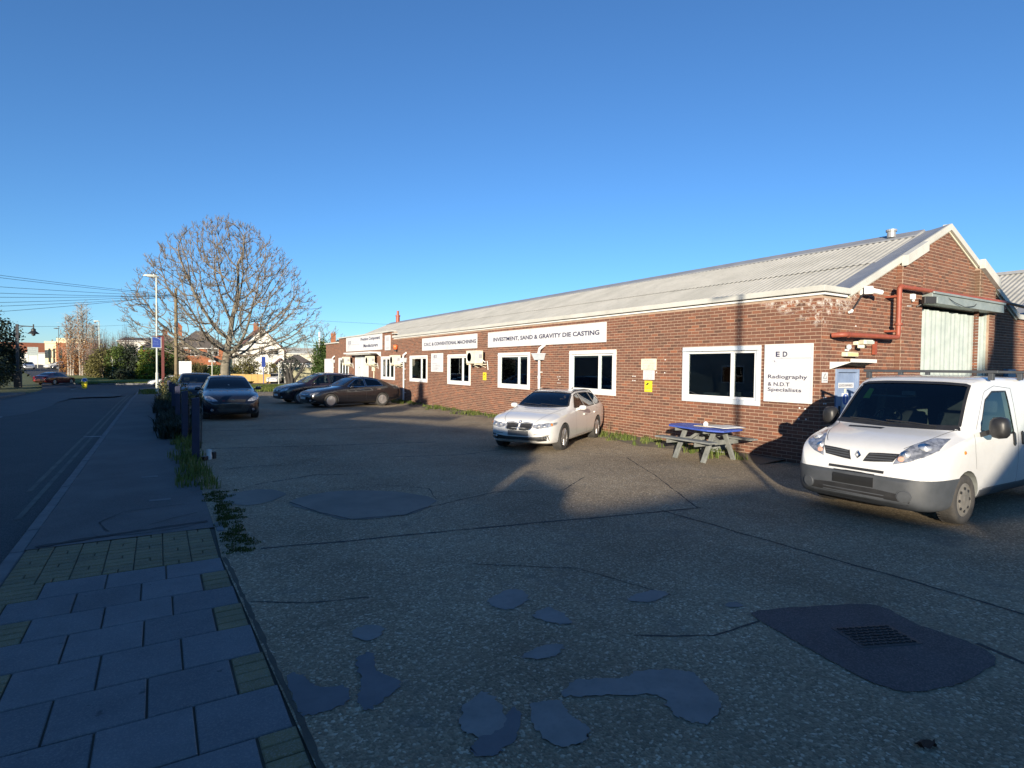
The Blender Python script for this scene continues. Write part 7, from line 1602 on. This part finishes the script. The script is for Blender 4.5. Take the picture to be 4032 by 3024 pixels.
def tree_mesh(name, loc, nodes, par, tip, expo, label, cat, twigs=3, twl=.5, matb='bark', matt='twig', group=None, rmin=.09, seed=3):
    r = random.Random(seed); n = len(nodes); kids = [[] for _ in range(n)]
    for i, p in enumerate(par):
        if p >= 0: kids[p].append(i)
    rad_ = [0]*n
    for i in range(n-1, -1, -1):
        rad_[i] = tip if not kids[i] else sum(rad_[c]**expo for c in kids[i])**(1/expo)
    thick, thin = MB(), MB()
    stack = [(0, -1)]
    while stack:                                             # walk chains so that each limb is one smooth tube
        i, p = stack.pop(); chain = [i] if p < 0 else [p, i]
        while True:
            ks = sorted(kids[chain[-1]], key=lambda c: -rad_[c])
            for c in ks[1:]: stack.append((c, chain[-1]))
            if not ks: break
            chain.append(ks[0])
        if len(chain) < 2: continue
        rs = [rad_[c] for c in chain]
        if p >= 0: rs[0] = min(rs[0], rs[1]*1.15)
        P_ = [nodes[c] for c in chain]
        cut_ = next((k for k, v in enumerate(rs) if v < rmin), len(rs))
        if cut_ >= 2:
            if p < 0: rs = [v*(1+.5*math.exp(-q.z*1.6)) for v, q in zip(rs, P_)]
            thick.tube(P_[:cut_], rs[:cut_], 9, cap=False)
        if cut_ < len(rs): s_ = max(cut_-1, 0); thin.tube(P_[s_:], rs[s_:], 4, cap=False)
    ctr = Vector((0,0,6))
    for i in range(n):
        if kids[i] and r.random() > .35: continue
        for k in range(twigs):
            out = (nodes[i]-ctr).normalized(); d = (out+Vector((r.gauss(0,.6), r.gauss(0,.6), r.gauss(.45,.5)))).normalized(); L = twl*r.uniform(.4, 1.2)
            m1 = nodes[i]+d*L*.5; m2 = m1+(d+Vector((r.gauss(0,.3), r.gauss(0,.3), .4))).normalized()*L*.5
            thin.tube([nodes[i], m1, m2], [tip*.85, tip*.7, tip*.55], 3, cap=False)
            if r.random() < .6: thin.tube([m1, m1+(d+Vector((r.gauss(0,.7), r.gauss(0,.7), .5))).normalized()*L*.45], [tip*.65, tip*.5], 3, cap=False)
    t = empty(name, loc, r.uniform(0, .3), label, cat, group)
    thick.build('trunk', MT[matb], t, smooth=True, fix=False); thin.build('crown', MT[matt], t, fix=False)
    return t
env = [(2.6,3.5),(3.4,6.4),(5,7.7),(7,8.3),(8.5,7.7),(10,6.9),(11.5,6.0),(13,4.7),(14.3,3.0),(15.1,1.2)]
nd, pr = colonise(5, env, 2.7, 15.1, 3000, .33, 2.3, .5, 3.0)
tree_mesh('bare_tree', (5.2, 57.9, gz(58)-.05), nd, pr, .019, 2.22, 'large spreading bare tree standing on the lawn beyond the yard', 'tree', 4, .55)
env = [(2,1.5),(4,3.2),(6,3.4),(7.5,2.4),(8.3,.8)]
nd, pr = colonise(9, env, 2.6, 8.3, 500, .4, 2.2, .6, 2.4); tree_mesh('bare_tree', (20.0, 84, -.6), nd, pr, .018, 2.2, 'small bare tree behind the ivy at the end of the works', 'tree', 3, .5, seed=8)
# twisted dark stump with cut limbs beside the fence
st = empty('dead_tree', (10.2, 55.0, gz(55)), 0, 'dark many stemmed dead tree with cut limbs beside the board fence', 'tree'); m = MB()
for pts, r_ in (([(0,0,-.1),(-.1,0,.8),(-.25,.1,1.7),(-.5,.1,2.2)], (.2,.15,.1,.05)), ([(.1,0,-.1),(.15,0,1.0),(.0,.1,1.9),(.15,0,2.7)], (.2,.16,.1,.05)), ([(.25,.1,-.1),(.4,.1,.8),(.9,.2,1.5),(1.3,.3,2.4),(1.7,.3,2.5)], (.16,.14,.1,.07,.04)), ([(-.2,.1,-.1),(-.35,.1,1.0),(-.55,.1,1.5)], (.13,.1,.06)), ([(.9,.2,1.5),(1.2,.1,1.7),(1.4,.1,2.2)], (.07,.06,.03)), ([(-.1,0,.9),(-.5,.2,1.5),(-.7,.1,2.5)], (.09,.07,.03)), ([(.15,0,1.5),(.5,0,2.2),(.9,0,2.5)], (.08,.06,.03))):
    m.tube(pts, r_, 8)
m.build('trunk', MT['darkbark'], st, auto=rad(50))
sp_ = empty('bare_shrub', (15.2, 84.4, -.6), 0, 'dark tiled lean-to canopy shape of clipped yew by the garage', 'shrub')
def leaves(m, c, rx, ry, rz, n, s, r, clump=14, shell=.55, flat=1.0):
    cl = []
    for _ in range(max(3, n//clump)):
        while True:
            v = Vector((r.uniform(-1,1), r.uniform(-1,1), r.uniform(-1,1)))
            if v.length <= 1 and v.length > shell*r.random(): break
        cl.append((v, r.random()))
    for _ in range(n):
        v, tone = r.choice(cl); q = v+Vector((r.gauss(0,.13), r.gauss(0,.13), r.gauss(0,.11)))
        p = Vector((c[0]+q.x*rx, c[1]+q.y*ry, c[2]+q.z*rz)); a = s*r.uniform(.6, 1.4)
        u = Vector((r.gauss(0,1), r.gauss(0,1), r.gauss(0,.6)*flat)).normalized()*a; w = Vector((r.gauss(0,1), r.gauss(0,1), r.gauss(0,1))); w = (w-u*(w.dot(u)/u.length_squared)).normalized()*a*.6
        m.add([p-u*.5, p+w*.5, p+u*.6, p-w*.5], [(0,1,2,3)], min(1, max(0, tone*.6+.4*r.random())))
def shrub(name, loc, rx, ry, h, n, s, mat, label, cat='shrub', group=None, trunk=.25, cone=0, twigs=0, base=None, bark='darkbark', seed=None):
    r = random.Random(seed if seed is not None else hash(label) % 9999 if False else len(label)*7+int(loc[0]*13+loc[1]*7))
    b = empty(name, (loc[0], loc[1], (gz(loc[1]) if base is None else base)), 0, label, cat, group); m = MB()
    if cone:
        for k in range(9):
            t = k/8; leaves(m, (0,0,h*(.08+.86*t)), rx*(1-t)**.75+.12, ry*(1-t)**.75+.12, h*.09, int(n*(1.25-t)/7), s, r, 10)
    else: leaves(m, (0,0,h*.52), rx, ry, h*.5, n, s, r)
    m.build('foliage', MT[mat], b, attr=True, fix=False)
    m = MB(); m.tube([(0,0,-.2),(.03,0,h*.45),(0,0,h*.8)], [trunk*.5,trunk*.4,trunk*.1], 7)
    for k in range(6): a = k*1.05; m.tube([(0,0,h*.2),(rx*.5*math.cos(a),ry*.5*math.sin(a),h*.55)], [trunk*.3,trunk*.08], 5)
    for k in range(twigs):
        a = r.uniform(0, 6.28); e = r.uniform(.1, 1.0); q = Vector((rx*e*math.cos(a)*.9, ry*e*math.sin(a)*.9, h*r.uniform(.6,1.02)*(1-.25*e*e))); p0 = Vector((q.x*.35, q.y*.35, h*.2)); m.tube([p0, p0.lerp(q,.5)+Vector((r.gauss(0,.15), r.gauss(0,.15), .1)), q], [.03,.018,.008], 3, cap=False)
    m.build('trunk', MT[bark], b, fix=False); return b
# conifers and shrubs on the far verge
CG = 'conifers and shrubs on the far verge'
for x, y, rx, h, n, mat, cone, lb in ((-6.6,97.8,1.5,4.6,2400,'olive',0,'olive brown shrub at the left end of the conifer row'), (-4.9,97.2,1.5,4.9,2800,'evergreen',0,'rounded dark green conifer behind the round sign plate'),
    (-3.3,96.6,1.6,5.0,2800,'darkgreen',0,'darkest green conifer in the middle of the row'), (-2.0,95.6,1.0,4.9,2400,'brightgreen',1,'tall pointed yellow green conifer'), (-.8,95.2,1.5,4.6,2600,'evergreen',0,'green conifer right behind the blue hanging sign'),
    (-1.5,94.0,1.1,2.3,1500,'brightgreen',0,'low bright green bush at the foot of the pointed conifer'), (.9,95.5,1.6,5.6,2600,'evergreen',0,'tall green conifer left of the telegraph pole'), (2.5,97,1.6,5.2,2200,'olive',0,'olive shrub behind the notice board'), (-7.6,99,1.3,3.4,1700,'olive',0,'brown twiggy shrub beside the grey louvred notice'), (-4.3,93.5,1.6,1.6,1100,'darkgreen',0,'low dark hedge clump below the conifers')):
    shrub('conifer' if mat != 'olive' else 'shrub', (x, y), rx, rx*.9, h, n, .24, mat, lb, 'conifer' if mat != 'olive' else 'shrub', CG, cone=cone, twigs=30 if mat == 'olive' else 0, bark='twig' if mat == 'olive' else 'darkbark')
# brown birch trees, mauve bare shrubs
for x, y, h, rx, n, lb in ((-9.6,106,11.4,2.4,1500,'tall birch keeping brown leaves beside the far road'), (-11.2,108,9.6,2.0,1300,'left hand birch with orange brown leaves by the cream building'), (-8.2,104.5,8.2,1.6,1000,'shorter birch with brown leaves nearest the lamp')):
    r = random.Random(int(h*10)); b = empty('birch_tree', (x, y, gz(y)), 0, lb, 'tree', 'brown birches by the far road'); m = MB(); T = MB()
    for q in range(3): T.tube([(q*.25-.25,0,-.2),(q*.45-.4,.1,h*.5),(q*.6-.6,.1,h*.95)], [.13,.08,.02], 6)
    for k in range(190):
        t = r.uniform(.25,1); a = r.uniform(0,6.28); L = rx*(1.1-t*.7)*r.uniform(.5,1.1); p0 = Vector((r.uniform(-.2,.2),0,h*t*.92)); p1 = p0+Vector((L*math.cos(a)*.7,L*math.sin(a)*.7,L*.75)); p2 = p1+Vector((L*.3*math.cos(a),L*.3*math.sin(a),L*.2)); T.tube([p0,p1,p2],[.03,.015,.007],3,cap=False)
        for g in range(3): pp = p0.lerp(p2, r.uniform(.4,1)); T.tube([pp, pp+Vector((r.gauss(0,.35),r.gauss(0,.35),r.uniform(-.1,.5)))],[.012,.006],3,cap=False)
    leaves(m, (0,0,h*.42), rx, rx, h*.4, n, .2, r, 6); m.build('foliage', MT['brownleaf'], b, attr=True, fix=False); T.build('trunk', MT['birchbark'], b, fix=False)
shrub('autumn_shrub', (-10.6, 111), 2.3, 1.2, 3.4, 1700, .25, 'brownleaf', 'golden brown shrub low in front of the brick wing', trunk=.1)
def twiggy(loc, rx, h, n, label, mat='mauve', base=None):
    r = random.Random(int(loc[0]*31+loc[1])); b = empty('bare_shrub', (loc[0], loc[1], gz(loc[1]) if base is None else base), 0, label, 'shrub', 'bare twiggy shrubs'); m = MB(); T = MB()
    for k in range(n):
        a = r.uniform(0,6.28); e = math.sqrt(r.random()); q = Vector((rx*e*math.cos(a), rx*e*math.sin(a)*.7, h*(1-.45*e*e)*r.uniform(.55,1.05))); p0 = Vector((q.x*.3,q.y*.3,0)); c = p0.lerp(q,.55)+Vector((r.gauss(0,.2),r.gauss(0,.2),.1))
        (T if k % 9 == 0 else m).tube([p0,c,q],[.05,.03,.008] if k % 9 == 0 else [.022,.016,.006],3,cap=False,a=r.random())
        for g in range(3): pp = c.lerp(q, r.uniform(.1,1)); m.tube([pp, pp+Vector((r.gauss(0,.3),r.gauss(0,.3),r.uniform(.1,.7)))],[.012,.005],3,cap=False,a=r.random())
    m.build('twigs', MT[mat], b, attr=True, fix=False); T.build('stem', MT['twig'], b, fix=False); return b
twiggy((-6.6,103), 2.2, 7.2, 420, 'tall bare mauve shrub left of the long factory roof'); twiggy((-4.2,102), 2.0, 8.0, 420, 'tallest bare mauve shrub before the long factory roof'); twiggy((-7.7,101), 1.6, 5.2, 320, 'bare brown shrub behind the pale street lamp')
twiggy((4.0,92), 1.8, 3.2, 360, 'tangled bare brown bush left of the tree trunk', 'olive'); twiggy((2.6,94), 1.5, 3.0, 260, 'bare bush behind the notice board', 'olive')
shrub('hedge_shrub', (7.0,93), 1.6, 1.2, 2.4, 1700, .22, 'evergreen', 'dark green hedge right of the tree trunk'); shrub('hedge_shrub', (9.0,92), 1.5, 1.2, 2.3, 1500, .22, 'darkgreen', 'dark clipped hedge under the white gable wall')
shrub('hedge_shrub', (11.0,91.5), 1.8, 1.3, 4.0, 2600, .22, 'olive', 'tall olive green bush in front of the white house corner', twigs=40, bark='twig'); shrub('hedge_shrub', (13.9,89.5), 1.0, .9, 3.0, 1000, .2, 'olive', 'narrow olive bush between the lamp column and the porch')
shrub('hedge_shrub', (5.2,95), 1.6, 1.0, 2.6, 1300, .22, 'olive', 'olive bush under the windows of the orange brick house', twigs=30, bark='twig')
shrub('conifer', (17.3,101), 1.5, 1.3, 6.2, 2600, .24, 'olive', 'brown green conifer rising behind the white house gable', 'conifer', cone=1); shrub('yew_shrub', (15.6,83.5), 1.5, 1.0, 3.6, 1800, .2, 'darkgreen', 'dark clipped yew shaped like a small roof beside the garage', trunk=.2)
COL.objects.unlink(sp_); bpy.data.objects.remove(sp_)
shrub('ivy_bush', (12.0,50.6), .85, .9, 4.3, 5200, .15, 'ivy', 'ivy covered bush climbing the far end of the works', 'ivy', base=-.25); shrub('ivy_bush', (11.7,48.6), .55, .8, 2.9, 1900, .14, 'ivy', 'lower ivy mound against the works below the tall ivy', 'ivy', base=-.2)
# hedge and bushes along the yard edge
for k, (x, y, rx, h) in enumerate(((.75,27.2,.5,1.05),(.7,30.5,.5,1.15),(.65,33.5,.55,1.25),(.5,36.5,.5,1.3),(.75,40.5,.7,1.2))):
    shrub('edge_shrub', (x, y), rx, 1.3, h, 900, .1, 'darkgreen' if k % 2 else 'olive', ('low olive bush between the fourth and fifth blue posts','dark low bush beside the fifth blue post','low olive bush beside the farthest blue post','dark low bush beside the maroon sign post','olive bush at the end of the row of posts')[k], 'bush', 'bushes along the yard edge', trunk=.06, base=-.05)
for k in range(26):
    pass
sp = [(R.gauss(.45,.16), R.uniform(17, 36), R.uniform(.8,1.4)) for _ in range(240)]
tag(tufts(sp, MT['darkgreen'], 'verge_bramble', (.12,.42), 34, .2, w=.012, lean=1.1), kind='stuff')
sp = [(R.gauss(-.5,.25), R.uniform(44, 53), R.uniform(.6,1.1)) for _ in range(60)]
tag(tufts(sp, MT['blade'], 'corner_grass', (.08,.2), 24, .3, w=.015, gzz=lambda x, y: gz(y)), kind='stuff')
# dark evergreens at the left edge of the view and hedges along the far side of the road
for x, y, rx, h, lb in ((-14.6,79,2.3,7.2,'dark evergreen tree at the left edge behind the lantern post'), (-16.4,74,2.4,6.0,'second dark evergreen at the left edge'), (-15.4,86,2.2,4.6,'dark shrub left of the parked van')):
    shrub('evergreen_tree', (x, y), rx, rx, h, 5200, .28, 'darkgreen', lb, 'tree', 'dark evergreens at the left edge', trunk=.4)
for x, y, rx, h, lb in ((-12.6,58.5,1.6,3.3,'dark hedge clump at the far kerb near the junction'), (-12.8,62,1.8,3.2,'dark hedge clump beyond the junction gap'), (-13.2,66,1.9,3.4,'dark hedge clump before the lantern post'), (-13.4,70.5,1.8,3.0,'dark hedge clump nearest the lantern post')):
    shrub('hedge_shrub', (x, y), 1.7, 2.3, h, 2400, .24, 'darkgreen', lb, 'hedge', 'hedge along the far side of the road', trunk=.2)
